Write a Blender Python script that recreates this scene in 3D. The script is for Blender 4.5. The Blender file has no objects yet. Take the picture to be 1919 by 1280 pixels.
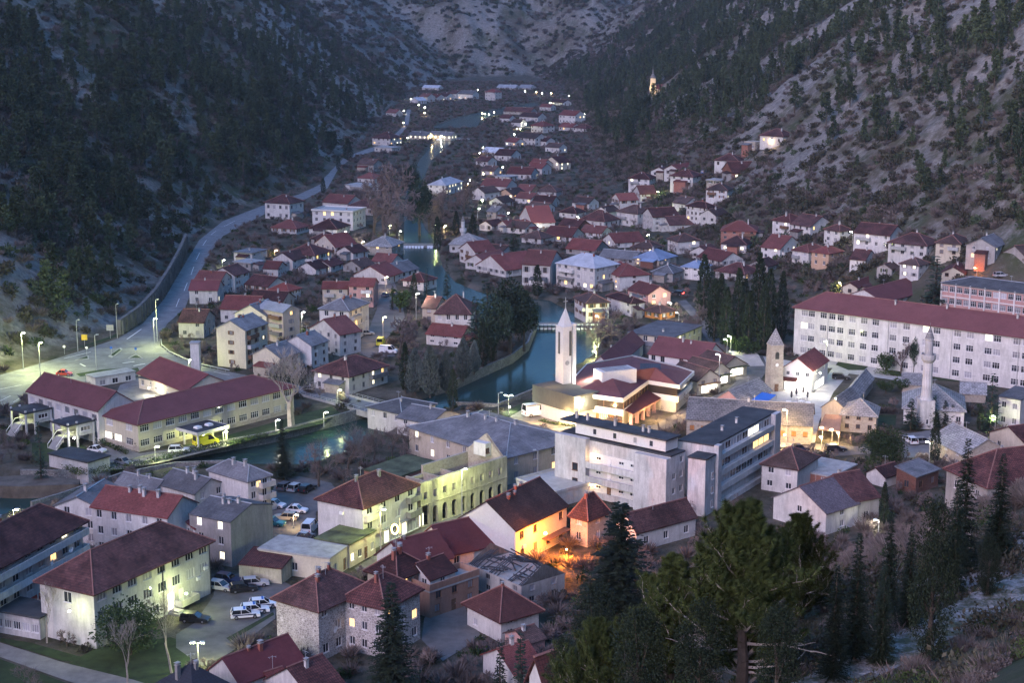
import bpy, math, random
import numpy as np
from mathutils import Vector, Matrix
random.seed(7)
SC = bpy.context.scene
COL = SC.collection
R = math.radians
PI = math.pi
# ------------------------------------------------------------------ camera
F, CZ = 3000.0, 93.0                      # focal length in photo pixels, camera height over the valley floor
PITCH = math.atan(640 / 3000)
CP, SP = math.cos(PITCH), math.sin(PITCH)
cam_d = bpy.data.cameras.new('camera'); cam_d.sensor_width = 36; cam_d.lens = 36 * F / 1919
cam_d.clip_end = 9000; cam_d.clip_start = 0.5
cam = bpy.data.objects.new('camera', cam_d); COL.objects.link(cam)
cam.location = (0, 0, CZ); cam.rotation_euler = (PI / 2 - PITCH, 0, 0)
SC.camera = cam
# ------------------------------------------------------------------ dusk sky, last light and exposure
SUN_EL, SUN_AZ = R(8), R(215)             # last glow in the sky behind the camera, to the left
world = bpy.data.worlds.new('World'); SC.world = world; world.use_nodes = True
wn = world.node_tree.nodes; wl = world.node_tree.links
bg = wn['Background']
sky = wn.new('ShaderNodeTexSky'); sky.sky_type = 'NISHITA'; sky.sun_disc = False
sky.sun_elevation = SUN_EL; sky.sun_rotation = SUN_AZ; sky.air_density = 1.0; sky.dust_density = 0.6; sky.ozone_density = 5.0
wl.new(sky.outputs[0], bg.inputs[0]); bg.inputs[1].default_value = 0.15
sun_d = bpy.data.lights.new('sun', 'SUN'); sun_d.energy = 0.68; sun_d.angle = R(40); sun_d.color = (1.0, 0.70, 0.80)
sun = bpy.data.objects.new('sun', sun_d); COL.objects.link(sun)
_sd = Vector((math.sin(SUN_AZ) * math.cos(R(28)), math.cos(SUN_AZ) * math.cos(R(28)), math.sin(R(28))))
sun.rotation_euler = _sd.to_track_quat('Z', 'Y').to_euler()
vs = SC.view_settings
vs.view_transform = 'Standard'; vs.look = 'None'; vs.exposure = 2.15; vs.gamma = 1.0; vs.use_curve_mapping = False
cy = SC.cycles
cy.use_denoising = True
cy.use_light_tree = True
cy.max_bounces = 4; cy.diffuse_bounces = 2; cy.glossy_bounces = 2; cy.transmission_bounces = 2; cy.volume_bounces = 0; cy.transparent_max_bounces = 4
cy.caustics_reflective = False; cy.caustics_refractive = False
cy.sample_clamp_indirect = 3.0; cy.sample_clamp_direct = 0
cy.use_adaptive_sampling = True; cy.adaptive_threshold = 0.014

# ------------------------------------------------------------------ places: a point of the photograph to a place in the valley
def ray(px, py):
    u, v = px - 959.5, py - 640.0
    return u, F * CP - v * SP, -(F * SP + v * CP)
def at(px, py, z=0.0):
    a, b, c = ray(px, py); t = (z - CZ) / c
    return Vector((a * t, b * t, z))
def px_of(x, y, z):
    dz = z - CZ
    d = y * CP - dz * SP
    return 959.5 + F * x / d, 640 + F * (-y * SP - dz * CP) / d, d

# ------------------------------------------------------------------ noise and terrain
def _h(ix, iy, s):
    n = (ix.astype(np.int64) * 374761393 + iy.astype(np.int64) * 668265263 + s * 974634271) & 0xffffffff
    n = ((n ^ (n >> 13)) * 1274126177) & 0xffffffff
    n = n ^ (n >> 16)
    return (n & 0xffffff) / float(0xffffff)
def vn(x, y, s=0):
    ix, iy = np.floor(x), np.floor(y); fx, fy = x - ix, y - iy
    fx = fx * fx * (3 - 2 * fx); fy = fy * fy * (3 - 2 * fy)
    a, b, c, d = _h(ix, iy, s), _h(ix + 1, iy, s), _h(ix, iy + 1, s), _h(ix + 1, iy + 1, s)
    return (a + (b - a) * fx) * (1 - fy) + (c + (d - c) * fx) * fy
def fbm(x, y, o=4, s=0):
    r = 0.0; a = 0.5
    for i in range(o):
        r = r + a * (vn(x, y, s + i * 17) - 0.5); x = x * 2.03 + 11.3; y = y * 2.03 - 7.1; a *= 0.52
    return r
def sst(e0, e1, x):
    t = np.clip((x - e0) / (e1 - e0), 0, 1); return t * t * (3 - 2 * t)
_lt = [at(*p) for p in ((-60, 745), (0, 698), (100, 668), (215, 628), (265, 600), (310, 555), (345, 498), (375, 448), (420, 412), (490, 384), (600, 342), (645, 296), (690, 262), (735, 205), (780, 165))]
LTY = np.array([v.y for v in _lt] + [1960, 2150, 2600]); LTX = np.array([v.x for v in _lt] + [-62, -40, -90])
RTY = np.array([0, 405, 440, 470, 520, 570, 656, 800, 985, 1530, 1800, 2000, 2600.]); RTX = np.array([185, 178, 140, 104, 88, 78, 58, 48, 44, 50, 52, 18, 50.])
def ltoe(y): return np.interp(y, LTY, LTX)
def rtoe(y): return np.interp(y, RTY, RTX)
def fgd(x, y): return -0.7 * (x - 21.9) + 0.714 * (y - 73.3)
def terr(x, y, detail=True):
    x = np.asarray(x, float); y = np.asarray(y, float)
    dl = np.maximum(ltoe(y) - x, 0); dr = np.maximum(x - rtoe(y), 0)
    big = fbm(x / 130, y / 130, 3, 5)
    el = 0.78 * (dl - 7 * (1 - np.exp(-dl / 7))) * (1 + 0.55 * big)
    er = 0.74 * (dr - 25 * (1 - np.exp(-dr / 25))) * (1 + 0.5 * big)
    if detail:
        el = el + sst(4, 40, dl) * (16 * fbm(x / 46, y / 46, 4, 2) + 5.0 * fbm(x / 9, y / 9, 3, 9))
        er = er + sst(40, 110, dr) * (14 * fbm(x / 46, y / 46, 4, 3)) + sst(20, 80, dr) * 4.5 * fbm(x / 9, y / 9, 3, 8)
    dc = np.maximum(y - 2010 - 0.2 * np.abs(x) + 160 * fbm(x / 110, y / 900, 3, 27), 0)
    ef = 0.40 * dc * (1 + 0.7 * fbm(x / 260, y / 260, 4, 21)) + sst(0, 120, dc) * (50 * fbm(x / 120, y / 120, 4, 22) + 34 * (0.5 - np.abs(2 * fbm(x / 75 + y / 300, y / 160, 3, 28))))
    d = fgd(x, y)
    eg = np.where(d < 0, 63.7 + 0.35 * np.minimum(-d, 8) + 0.8 * np.maximum(-8 - d, 0), np.where(d < 9, 63.7 - 0.3 * d, 61.0 - 0.63 * (d - 9)))
    trk = np.exp(-(d / 1.6) ** 2)
    eg = eg * (1 - trk) + 63.5 * trk
    if detail:
        eg = eg + (1 - trk) * (3.0 * fbm(x / 14, y / 14, 3, 31)) * sst(0, 12, eg) * sst(1.5, 14, np.abs(d))
    eg = np.where(y < 300, eg, 0)
    z = np.maximum(np.maximum(el, er), np.maximum(ef, 0))
    return np.maximum(z, np.maximum(eg, 0))
_T = np.concatenate([np.arange(20, 900, 3.0), np.arange(900, 3200, 12.0)])
def on(px, py):
    """where the line of sight through a photo point meets the ground"""
    a, b, c = ray(px, py); n = math.sqrt(a * a + b * b + c * c); a, b, c = a / n, b / n, c / n
    zt = CZ + _T * c; g = terr(_T * a, _T * b, True)
    k = np.nonzero(zt <= g)[0]
    if len(k) == 0: return at(px, py, 0)
    i = int(k[0]); lo, hi = (_T[i - 1] if i else 0.), _T[i]
    for _ in range(14):
        m = (lo + hi) / 2
        if CZ + m * c <= float(terr(m * a, m * b)): hi = m
        else: lo = m
    return Vector((hi * a, hi * b, float(terr(hi * a, hi * b))))
def gz(x, y): return float(terr(x, y))

# ------------------------------------------------------------------ materials
MATS = {}
def _nt(name):
    m = bpy.data.materials.new(name); m.use_nodes = True
    nt = m.node_tree; p = nt.nodes['Principled BSDF']
    return m, nt, p
def N(nt, t, **kw):
    n = nt.nodes.new(t)
    for k, v in kw.items():
        if k.startswith('i_'):
            key = k[2:]; n.inputs[int(key) if key.isdigit() else key].default_value = v
        else: setattr(n, k, v)
    return n
def c4(c): return (c[0], c[1], c[2], 1)
def mul(c, f): return tuple(min(1, x * f) for x in c)
def mixc(nt, fac, a, b, mode='MIX'):
    n = nt.nodes.new('ShaderNodeMix'); n.data_type = 'RGBA'; n.blend_type = mode
    for s, v in ((n.inputs[0], fac), (n.inputs[6], a), (n.inputs[7], b)):
        if isinstance(v, (float, int)): s.default_value = v
        elif isinstance(v, tuple): s.default_value = c4(v)
        else: nt.links.new(v, s)
    return n.outputs[2]
def ramp(nt, fac, stops):
    n = nt.nodes.new('ShaderNodeValToRGB'); e = n.color_ramp.elements
    while len(e) < len(stops): e.new(0.5)
    for i, (p, c) in enumerate(stops):
        e[i].position = p; e[i].color = c4(c) if isinstance(c, tuple) else (c, c, c, 1)
    nt.links.new(fac, n.inputs[0]); return n.outputs[0]
def noise(nt, vec, scale, detail=3, rough=0.55):
    n = nt.nodes.new('ShaderNodeTexNoise'); n.inputs['Scale'].default_value = scale; n.inputs['Detail'].default_value = detail; n.inputs['Roughness'].default_value = rough
    if vec is not None: nt.links.new(vec, n.inputs['Vector'])
    return n.outputs[0]
def uvm(nt, sx=1, sy=1):
    t = nt.nodes.new('ShaderNodeUVMap'); m = nt.nodes.new('ShaderNodeMapping'); m.inputs['Scale'].default_value = (sx, sy, 1)
    o = nt.nodes.new('ShaderNodeObjectInfo'); nt.links.new(t.outputs[0], m.inputs[0])
    cb = nt.nodes.new('ShaderNodeVectorMath'); cb.operation = 'SCALE'; cb.inputs[3].default_value = 1
    v = nt.nodes.new('ShaderNodeCombineXYZ'); mm = nt.nodes.new('ShaderNodeMath'); mm.operation = 'MULTIPLY'; mm.inputs[1].default_value = 37.0
    nt.links.new(o.outputs['Random'], mm.inputs[0]); nt.links.new(mm.outputs[0], v.inputs[2])
    nt.links.new(v.outputs[0], m.inputs['Location']); return m.outputs[0]
def bump(nt, p, h, s=0.3, d=0.05):
    b = nt.nodes.new('ShaderNodeBump'); b.inputs['Strength'].default_value = s; b.inputs['Distance'].default_value = d
    nt.links.new(h, b.inputs['Height']); nt.links.new(b.outputs[0], p.inputs['Normal'])
def orand(nt): return nt.nodes.new('ShaderNodeObjectInfo').outputs['Random']
def plain(name, col, rough=0.7, var=0.2, scale=1.5, metal=0.0, spec=0.3):
    m, nt, p = _nt(name)
    g = nt.nodes.new('ShaderNodeTexCoord').outputs['Object']
    nt.links.new(mixc(nt, ramp(nt, noise(nt, g, scale, 7, 0.68), [(0.3, 0.0), (0.7, 1.0)]), mul(col, 1 - var), mul(col, 1 + var)), p.inputs['Base Color'])
    p.inputs['Roughness'].default_value = rough; p.inputs['Metallic'].default_value = metal; p.inputs['Specular IOR Level'].default_value = spec
    MATS[name] = m; return m
def plaster(name, col, dirt=0.3, streak=0.35):
    m, nt, p = _nt(name)
    v = uvm(nt)
    n1 = ramp(nt, noise(nt, v, 0.35, 5), [(0.3, 1 - dirt), (0.62, 1.0)])
    n2 = ramp(nt, noise(nt, uvm(nt, 1.5, 0.24), 1.0, 8, 0.78), [(0.36, 1 - streak), (0.58, 1.0)])
    r = ramp(nt, orand(nt), [(0, 0.80), (1, 1.0)])
    c = mixc(nt, 1.0, col, n1, 'MULTIPLY'); c = mixc(nt, 1.0, c, n2, 'MULTIPLY'); c = mixc(nt, 1.0, c, r, 'MULTIPLY')
    c = mixc(nt, 1.0, c, ramp(nt, noise(nt, v, 3.0, 3), [(0.25, 0.86), (0.75, 1.0)]), 'MULTIPLY')
    nt.links.new(c, p.inputs['Base Color']); p.inputs['Roughness'].default_value = 0.9; p.inputs['Specular IOR Level'].default_value = 0.15
    bump(nt, p, noise(nt, v, 9, 3), 0.25, 0.02)
    MATS[name] = m; return m
def tiles(name, c1, c2, cg, bw=0.28, bh=0.34, patch=0.35, mort=0.035, rnd=0.35, off=0.0):
    """roof covering laid in courses up the slope"""
    m, nt, p = _nt(name)
    v = uvm(nt)
    b = N(nt, 'ShaderNodeTexBrick', offset=off, i_3=c4(cg)); b.inputs['Color1'].default_value = c4(c1); b.inputs['Color2'].default_value = c4(c2)
    b.inputs['Scale'].default_value = 1.0; b.inputs['Mortar Size'].default_value = mort; b.inputs['Brick Width'].default_value = bw; b.inputs['Row Height'].default_value = bh; b.inputs['Bias'].default_value = -0.2; b.inputs['Mortar Smooth'].default_value = 0.6
    nt.links.new(v, b.inputs[0])
    pat = ramp(nt, noise(nt, v, 0.28, 5, 0.6), [(0.34, 1 - patch), (0.6, 1.05)])
    fine = ramp(nt, noise(nt, v, 2.4, 4, 0.7), [(0.3, 1 - rnd), (0.7, 1 + rnd * 0.4)])
    rr_ = orand(nt); r = ramp(nt, rr_, [(0, 0.55), (.5, 1.0), (1, 1.25)])
    wn_ = N(nt, 'ShaderNodeTexWhiteNoise', noise_dimensions='1D'); nt.links.new(rr_, wn_.inputs['W'])
    c = mixc(nt, ramp(nt, wn_.outputs[0], [(0.3, 0.0), (1.0, 0.55)]), b.outputs[0], mixc(nt, .5, b.outputs[0], (0.13, 0.105, 0.095)))
    for k in (pat, fine, r): c = mixc(nt, 1.0, c, k, 'MULTIPLY')
    nt.links.new(c, p.inputs['Base Color']); p.inputs['Roughness'].default_value = 0.8; p.inputs['Specular IOR Level'].default_value = 0.2
    w = N(nt, 'ShaderNodeTexWave', wave_type='BANDS', bands_direction='Y'); w.wave_profile = 'SAW'; w.inputs['Scale'].default_value = 1 / (bh * 2 * PI) * 2 * PI / 2; nt.links.new(v, w.inputs[0])
    bump(nt, p, b.outputs[1], 0.6, -0.04)
    MATS[name] = m; return m
def stones(name, c1, c2, cm, sc=2.4, mw=0.06):
    m, nt, p = _nt(name)
    v = uvm(nt, 1, 1.35)
    e = N(nt, 'ShaderNodeTexVoronoi', feature='DISTANCE_TO_EDGE'); e.inputs['Scale'].default_value = sc; nt.links.new(v, e.inputs[0])
    f = N(nt, 'ShaderNodeTexVoronoi'); f.inputs['Scale'].default_value = sc; nt.links.new(v, f.inputs[0])
    st = mixc(nt, f.outputs['Color'], c1, c2)
    st = mixc(nt, 1.0, st, ramp(nt, noise(nt, v, 0.3, 4), [(0.3, 0.7), (0.65, 1.0)]), 'MULTIPLY')
    nt.links.new(mixc(nt, ramp(nt, e.outputs[0], [(mw * 0.5, 0.0), (mw * 1.4, 1.0)]), cm, st), p.inputs['Base Color'])
    p.inputs['Roughness'].default_value = 0.9; p.inputs['Specular IOR Level'].default_value = 0.15
    bump(nt, p, e.outputs[0], 0.5, 0.06)
    MATS[name] = m; return m
def emit(name, col, s):
    m, nt, p = _nt(name); p.inputs['Base Color'].default_value = c4(col); p.inputs['Emission Color'].default_value = c4(col); p.inputs['Emission Strength'].default_value = s
    MATS[name] = m; return m
plaster('white', (0.76, 0.75, 0.72), 0.18, 0.24)
plaster('white_clean', (0.80, 0.79, 0.76), 0.06, 0.05)
plaster('dirty', (0.70, 0.69, 0.68), 0.2, 0.34)
plaster('cream', (0.72, 0.66, 0.52), 0.12, 0.15)
plaster('beige', (0.62, 0.55, 0.44), 0.15, 0.2)
plaster('grey', (0.46, 0.45, 0.43), 0.25, 0.25)
plaster('dark_grey', (0.24, 0.24, 0.23), 0.3, 0.5)
plaster('pink', (0.66, 0.40, 0.36), 0.1, 0.15)
plaster('peach', (0.72, 0.50, 0.34), 0.1, 0.15)
plaster('terra', (0.44, 0.27, 0.20), 0.12, 0.2)
plaster('mould', (0.60, 0.57, 0.42), 0.45, 0.38)
plaster('concrete', (0.30, 0.30, 0.29), 0.3, 0.3)
plaster('cladding', (0.13, 0.135, 0.125), 0.15, 0.1)
tiles('brick', (0.36, 0.13, 0.085), (0.26, 0.085, 0.06), (0.34, 0.3, 0.26), 0.3, 0.18, 0.2, 0.02, 0.2, 0.5)
tiles('red', (0.245, 0.075, 0.064), (0.18, 0.056, 0.05), (0.10, 0.034, 0.032), patch=0.22)
tiles('bright_red', (0.33, 0.085, 0.065), (0.27, 0.07, 0.055), (0.16, 0.045, 0.04), patch=0.12, rnd=0.15)
tiles('sheet_red', (0.185, 0.056, 0.060), (0.165, 0.050, 0.054), (0.12, 0.038, 0.04), 1.0, 0.45, 0.14, 0.012, 0.12)
tiles('dark_red', (0.165, 0.062, 0.055), (0.085, 0.038, 0.036), (0.04, 0.02, 0.02), patch=0.5, rnd=0.5, bw=0.36, bh=0.42, mort=0.05)
tiles('brown', (0.15, 0.088, 0.072), (0.095, 0.06, 0.05), (0.045, 0.03, 0.03), patch=0.4, rnd=0.4)
tiles('grey_sheet', (0.21, 0.215, 0.225), (0.17, 0.175, 0.185), (0.11, 0.11, 0.12), 0.9, 1.2, 0.35, 0.03, 0.3)
tiles('pale_sheet', (0.50, 0.53, 0.58), (0.44, 0.48, 0.54), (0.3, 0.33, 0.37), 0.9, 2.2, 0.2, 0.02, 0.15)
tiles('blue_sheet', (0.30, 0.40, 0.58), (0.26, 0.36, 0.52), (0.2, 0.26, 0.38), 0.9, 2.2, 0.2, 0.02, 0.15)
tiles('purple_tile', (0.20, 0.17, 0.20), (0.13, 0.11, 0.13), (0.06, 0.05, 0.06), patch=0.2)
tiles('stone_slab', (0.44, 0.43, 0.42), (0.28, 0.28, 0.28), (0.13, 0.13, 0.13), 0.75, 0.55, 0.3, 0.05, 0.4, 0.5)
tiles('slate', (0.045, 0.06, 0.085), (0.035, 0.05, 0.07), (0.02, 0.025, 0.035), 0.5, 0.4, 0.1, 0.03, 0.1)
plain('tar', (0.055, 0.058, 0.062), 0.9, 0.5, 0.25)
plain('moss_roof', (0.085, 0.10, 0.055), 0.95, 0.6, 0.35)
stones('rubble_wall', (0.50, 0.47, 0.43), (0.27, 0.25, 0.24), (0.62, 0.60, 0.58), 2.1, 0.055)
stones('old_stone', (0.52, 0.46, 0.37), (0.34, 0.30, 0.25), (0.40, 0.37, 0.32), 2.2, 0.05)
stones('quay_stone', (0.36, 0.35, 0.32), (0.18, 0.18, 0.17), (0.12, 0.12, 0.11), 1.8, 0.05)
plain('frame_white', (0.72, 0.72, 0.72), 0.5, 0.1)
plain('frame_brown', (0.16, 0.09, 0.055), 0.6, 0.2)
plain('frame_grey', (0.30, 0.30, 0.30), 0.6, 0.2)
plain('metal_dark', (0.05, 0.05, 0.055), 0.5, 0.2)
plain('metal_grey', (0.42, 0.43, 0.44), 0.45, 0.15, metal=0.4)
plain('wood', (0.17, 0.10, 0.06), 0.8, 0.4, 4)
plain('wood_orange', (0.46, 0.20, 0.06), 0.6, 0.25, 4)
plain('chimney_brick', (0.30, 0.11, 0.08), 0.9, 0.3, 4)
plain('white_paint', (0.78, 0.78, 0.76), 0.5, 0.06)
plain('red_door', (0.28, 0.02, 0.02), 0.6, 0.2)
plain('blue_tarp', (0.03, 0.16, 0.58), 0.5, 0.15)
plain('yellow_paint', (0.75, 0.52, 0.05), 0.5, 0.1)
plain('blue_paint', (0.03, 0.12, 0.45), 0.5, 0.1)
plain('asphalt', (0.17, 0.172, 0.178), 0.8, 0.35, 0.3)
plain('old_asphalt', (0.13, 0.125, 0.12), 0.9, 0.4, 0.22)
plain('paving', (0.20, 0.19, 0.175), 0.85, 0.3, 0.4)
plain('pale_paving', (0.42, 0.41, 0.39), 0.8, 0.2, 0.5)
plain('lawn', (0.028, 0.046, 0.016), 0.95, 0.5, 0.5)
plain('dirt', (0.12, 0.10, 0.08), 0.95, 0.5, 0.3)
plain('concrete_plain', (0.34, 0.34, 0.33), 0.9, 0.3, 0.6)
plain('road_paint', (0.70, 0.70, 0.68), 0.7, 0.25, 1.0)
plain('bark', (0.085, 0.068, 0.055), 0.95, 0.4, 3)
plain('pale_bark', (0.30, 0.27, 0.24), 0.9, 0.4, 1.5)
plain('twig', (0.17, 0.135, 0.125), 0.95, 0.3, 0.6)
plain('rock', (0.25, 0.242, 0.235), 0.95, 0.35, 0.9)
plain('rubber', (0.02, 0.02, 0.02), 0.8, 0.2)
plain('chrome', (0.5, 0.5, 0.52), 0.3, 0.1, metal=0.9)
for _k, _c in dict(white=(0.72, 0.73, 0.74), silver=(0.42, 0.43, 0.45), grey=(0.14, 0.15, 0.17), black=(0.015, 0.015, 0.018), teal=(0.03, 0.16, 0.17), navy=(0.02, 0.035, 0.09), red=(0.42, 0.05, 0.03), yellow=(0.72, 0.68, 0.04), beige=(0.40, 0.36, 0.28), blue=(0.05, 0.18, 0.42)).items():
    plain('paint_' + _k, _c, 0.28, 0.03, spec=0.5)
def glass(name, col, rough=0.08):
    m, nt, p = _nt(name); p.inputs['Base Color'].default_value = c4(col); p.inputs['Roughness'].default_value = rough; p.inputs['Specular IOR Level'].default_value = 0.6
    r = orand(nt); nt.links.new(mixc(nt, r, mul(col, 0.5), mul(col, 1.7)), p.inputs['Base Color'])
    MATS[name] = m
glass('pane', (0.030, 0.034, 0.042)); glass('car_glass', (0.012, 0.014, 0.018), 0.05); glass('tinted', (0.075, 0.06, 0.05), 0.12)
glass('pane_curtain', (0.26, 0.26, 0.28), 0.3)
emit('lit_warm', (1.0, 0.60, 0.22), 0.55); emit('lit_white', (1.0, 0.90, 0.62), 0.6); emit('lit_shop', (1.0, 0.93, 0.80), 1.0); emit('lit_orange', (1.0, 0.42, 0.08), 2.2)
emit('bulb_white', (1.0, 0.97, 0.80), 30); emit('bulb_green', (0.93, 1.0, 0.62), 30); emit('bulb_warm', (1.0, 0.76, 0.42), 30); emit('bulb_orange', (1.0, 0.5, 0.12), 30); emit('tail_red', (1.0, 0.05, 0.04), 6)
emit('star_glow', (1.0, 0.62, 0.12), 9)
def foliage(name, c1, c2, tr=0.25):
    m, nt, p = _nt(name)
    g = nt.nodes.new('ShaderNodeNewGeometry')
    r = mixc(nt, g.outputs['Random Per Island'], c1, c2)
    r = mixc(nt, 1.0, r, ramp(nt, orand(nt), [(0, 0.65), (1, 1.25)]), 'MULTIPLY')
    nt.links.new(r, p.inputs['Base Color']); p.inputs['Roughness'].default_value = 0.75; p.inputs['Specular IOR Level'].default_value = 0.12
    MATS[name] = m
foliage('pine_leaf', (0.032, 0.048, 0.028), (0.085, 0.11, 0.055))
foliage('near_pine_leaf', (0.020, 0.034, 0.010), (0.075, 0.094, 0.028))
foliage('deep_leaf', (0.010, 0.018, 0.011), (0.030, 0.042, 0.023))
foliage('fir_leaf', (0.018, 0.034, 0.024), (0.045, 0.070, 0.042))
foliage('cypress_leaf', (0.018, 0.030, 0.018), (0.042, 0.060, 0.034))
foliage('blue_leaf', (0.085, 0.11, 0.10), (0.17, 0.20, 0.185))
foliage('broad_leaf', (0.022, 0.042, 0.016), (0.055, 0.085, 0.03))
foliage('scrub_leaf', (0.050, 0.052, 0.034), (0.085, 0.078, 0.055))
foliage('bare_scrub', (0.10, 0.082, 0.074), (0.18, 0.15, 0.135))
foliage('hedge_leaf', (0.035, 0.058, 0.018), (0.075, 0.11, 0.035))

# ------------------------------------------------------------------ mesh building
class MB:
    def __init__(s): s.v = []; s.f = []; s.m = []
    def quad(s, *p, m=0):
        i = len(s.v); s.v += [tuple(q) for q in p]; s.f.append(tuple(range(i, i + len(p)))); s.m.append(m); return s
    def box(s, x0, y0, z0, x1, y1, z1, m=0, top=None):
        i = len(s.v); t = top or 0
        s.v += [(x0, y0, z0), (x1, y0, z0), (x1, y1, z0), (x0, y1, z0), (x0 + t, y0 + t, z1), (x1 - t, y0 + t, z1), (x1 - t, y1 - t, z1), (x0 + t, y1 - t, z1)]
        for q in ((0, 3, 2, 1), (4, 5, 6, 7), (0, 1, 5, 4), (1, 2, 6, 5), (2, 3, 7, 6), (3, 0, 4, 7)): s.f.append(tuple(i + k for k in q)); s.m.append(m)
        return s
    def beam(s, a, b, w, m=0, w2=None, n=4):
        a, b = Vector(a), Vector(b); d = (b - a).normalized(); u = d.orthogonal().normalized(); v = d.cross(u); i = len(s.v)
        for q, r in ((a, w / 2), (b, (w2 if w2 is not None else w) / 2)):
            for k in range(n):
                t = 2 * PI * (k + .5) / n; s.v.append(tuple(q + u * (r * 1.3 * math.cos(t)) + v * (r * 1.3 * math.sin(t))))
        for k in range(n):
            j = (k + 1) % n; s.f.append((i + k, i + j, i + n + j, i + n + k)); s.m.append(m)
        s.f.append(tuple(i + k for k in reversed(range(n)))); s.m.append(m); s.f.append(tuple(i + n + k for k in range(n))); s.m.append(m)
        return s
    def lathe(s, prof, n=12, m=0, c=(0, 0)):
        i = len(s.v)
        for r, z in prof:
            for k in range(n): s.v.append((c[0] + r * math.cos(2 * PI * k / n), c[1] + r * math.sin(2 * PI * k / n), z))
        for j in range(len(prof) - 1):
            for k in range(n):
                q = (k + 1) % n; s.f.append((i + j * n + k, i + j * n + q, i + (j + 1) * n + q, i + (j + 1) * n + k)); s.m.append(m)
        s.f.append(tuple(i + k for k in reversed(range(n)))); s.m.append(m); j = (len(prof) - 1) * n
        s.f.append(tuple(i + j + k for k in range(n))); s.m.append(m)
        return s
    def solid(s, faces, t=0.18, m=0, mside=None):
        """closed sheet under a set of top faces"""
        ed = {}
        key = lambda p: (round(p[0], 3), round(p[1], 3), round(p[2], 3))
        for f in faces:
            s.quad(*f, m=m); s.quad(*[(p[0], p[1], p[2] - t) for p in reversed(f)], m=m if mside is None else mside)
            for a, b in zip(f, f[1:] + f[:1]): ed[(key(a), key(b))] = (a, b)
        for (ka, kb), (a, b) in ed.items():
            if (kb, ka) not in ed: s.quad(a, (a[0], a[1], a[2] - t), (b[0], b[1], b[2] - t), b, m=m if mside is None else mside)
        return s
    def mesh(s, name, mats, smooth=False, uv=True):
        me = bpy.data.meshes.new(name); me.from_pydata(s.v, [], s.f)
        for k in mats: me.materials.append(MATS[k])
        if len(mats) > 1: me.polygons.foreach_set('material_index', s.m)
        if uv:
            me.update()
            l = me.uv_layers.new(name='UVMap'); nl = len(me.loops)
            vi = np.empty(nl, np.int32); me.loops.foreach_get('vertex_index', vi)
            co = np.array(s.v, float).reshape(-1, 3)
            np_ = len(me.polygons); nn = np.empty(np_ * 3, np.float32); me.polygons.foreach_get('normal', nn); nn = nn.reshape(-1, 3)
            tot = np.empty(np_, np.int32); me.polygons.foreach_get('loop_total', tot); ln = np.repeat(nn, tot, axis=0).astype(float)
            t = np.stack([-ln[:, 1], ln[:, 0], np.zeros(nl)], 1); L = np.linalg.norm(t, axis=1); flat = L < 0.05
            t[flat] = (1, 0, 0); L[flat] = 1; t /= L[:, None]
            b = np.cross(ln, t); b[flat] = (0, 1, 0)
            p = co[vi]; u = np.stack([(p * t).sum(1), (p * b).sum(1)], 1).astype(np.float32)
            l.data.foreach_set('uv', u.ravel())
        if smooth: me.polygons.foreach_set('use_smooth', [True] * len(me.polygons))
        return me
    def build(s, name, mats, parent=None, loc=(0, 0, 0), rz=0.0, smooth=False):
        return ob(name, s.mesh(name, mats if isinstance(mats, (list, tuple)) else [mats], smooth), parent, loc, rz)
def ob(name, me, parent=None, loc=(0, 0, 0), rz=0.0, sc=None):
    o = bpy.data.objects.new(name, me); COL.objects.link(o)
    o.location = loc; o.rotation_euler = (0, 0, rz)
    if sc is not None: o.scale = sc if isinstance(sc, (tuple, list)) else (sc, sc, sc)
    if parent is not None: o.parent = parent
    return o
def tag(o, label=None, cat=None, group=None, kind=None):
    for k, v in (('label', label), ('category', cat), ('group', group), ('kind', kind)):
        if v: o[k] = v
    return o
def root(name, label, cat, loc, rz=0.0, group=None):
    o = bpy.data.objects.new(name, None); COL.objects.link(o); o.location = loc; o.rotation_euler = (0, 0, rz); o.empty_display_size = 0.5
    return tag(o, label, cat, group)
FOOT = []          # circles kept free of shrubs: (x, y, radius)
# ================================================================== the setting: valley, river, roads
WZ = -2.2                                  # water level of the lower river
def wpts(l, z): return [(at(x, y, z).x, at(x, y, z).y) for x, y in l]
RIV = []                                   # (polygon, water level)
_up = [(-120, 892), (40, 903), (150, 905), (166, 899), (330, 863), (504, 831), (640, 795), (710, 775), (760, 757), (815, 741), (855, 729), (909, 704), (959, 681), (989, 657), (998, 634), (1006, 613)]
_lo = [(-120, 1015), (60, 964), (110, 949), (230, 908), (330, 888), (440, 884), (560, 886), (640, 862), (720, 822), (790, 792), (855, 772), (932, 776), (976, 757), (1030, 734), (1042, 712), (1077, 694), (1117, 667), (1128, 634), (1124, 613)]
RIV.append((wpts(_up + _lo[::-1], WZ), WZ))
_up2 = [(1005, 611), (960, 610), (900, 598), (820, 573), (775, 540), (750, 500), (756, 462)]
_lo2 = [(1124, 611), (1066, 583), (1030, 563), (960, 556), (900, 548), (852, 528), (829, 500), (821, 462)]
RIV.append((wpts(_up2 + _lo2[::-1], -1.0), -1.0))
_up3 = [(756, 461), (757, 400), (762, 350), (786, 300), (815, 262)]
_lo3 = [(821, 461), (795, 425), (784, 390), (786, 350), (810, 300), (852, 262)]
RIV.append((wpts(_up3 + _lo3[::-1], -0.4), -0.4))
RIV.append((wpts([(806, 240), (845, 224), (872, 216), (905, 209), (1000, 192), (1015, 196), (905, 222), (893, 238)], 0.2), 0.2))
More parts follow.
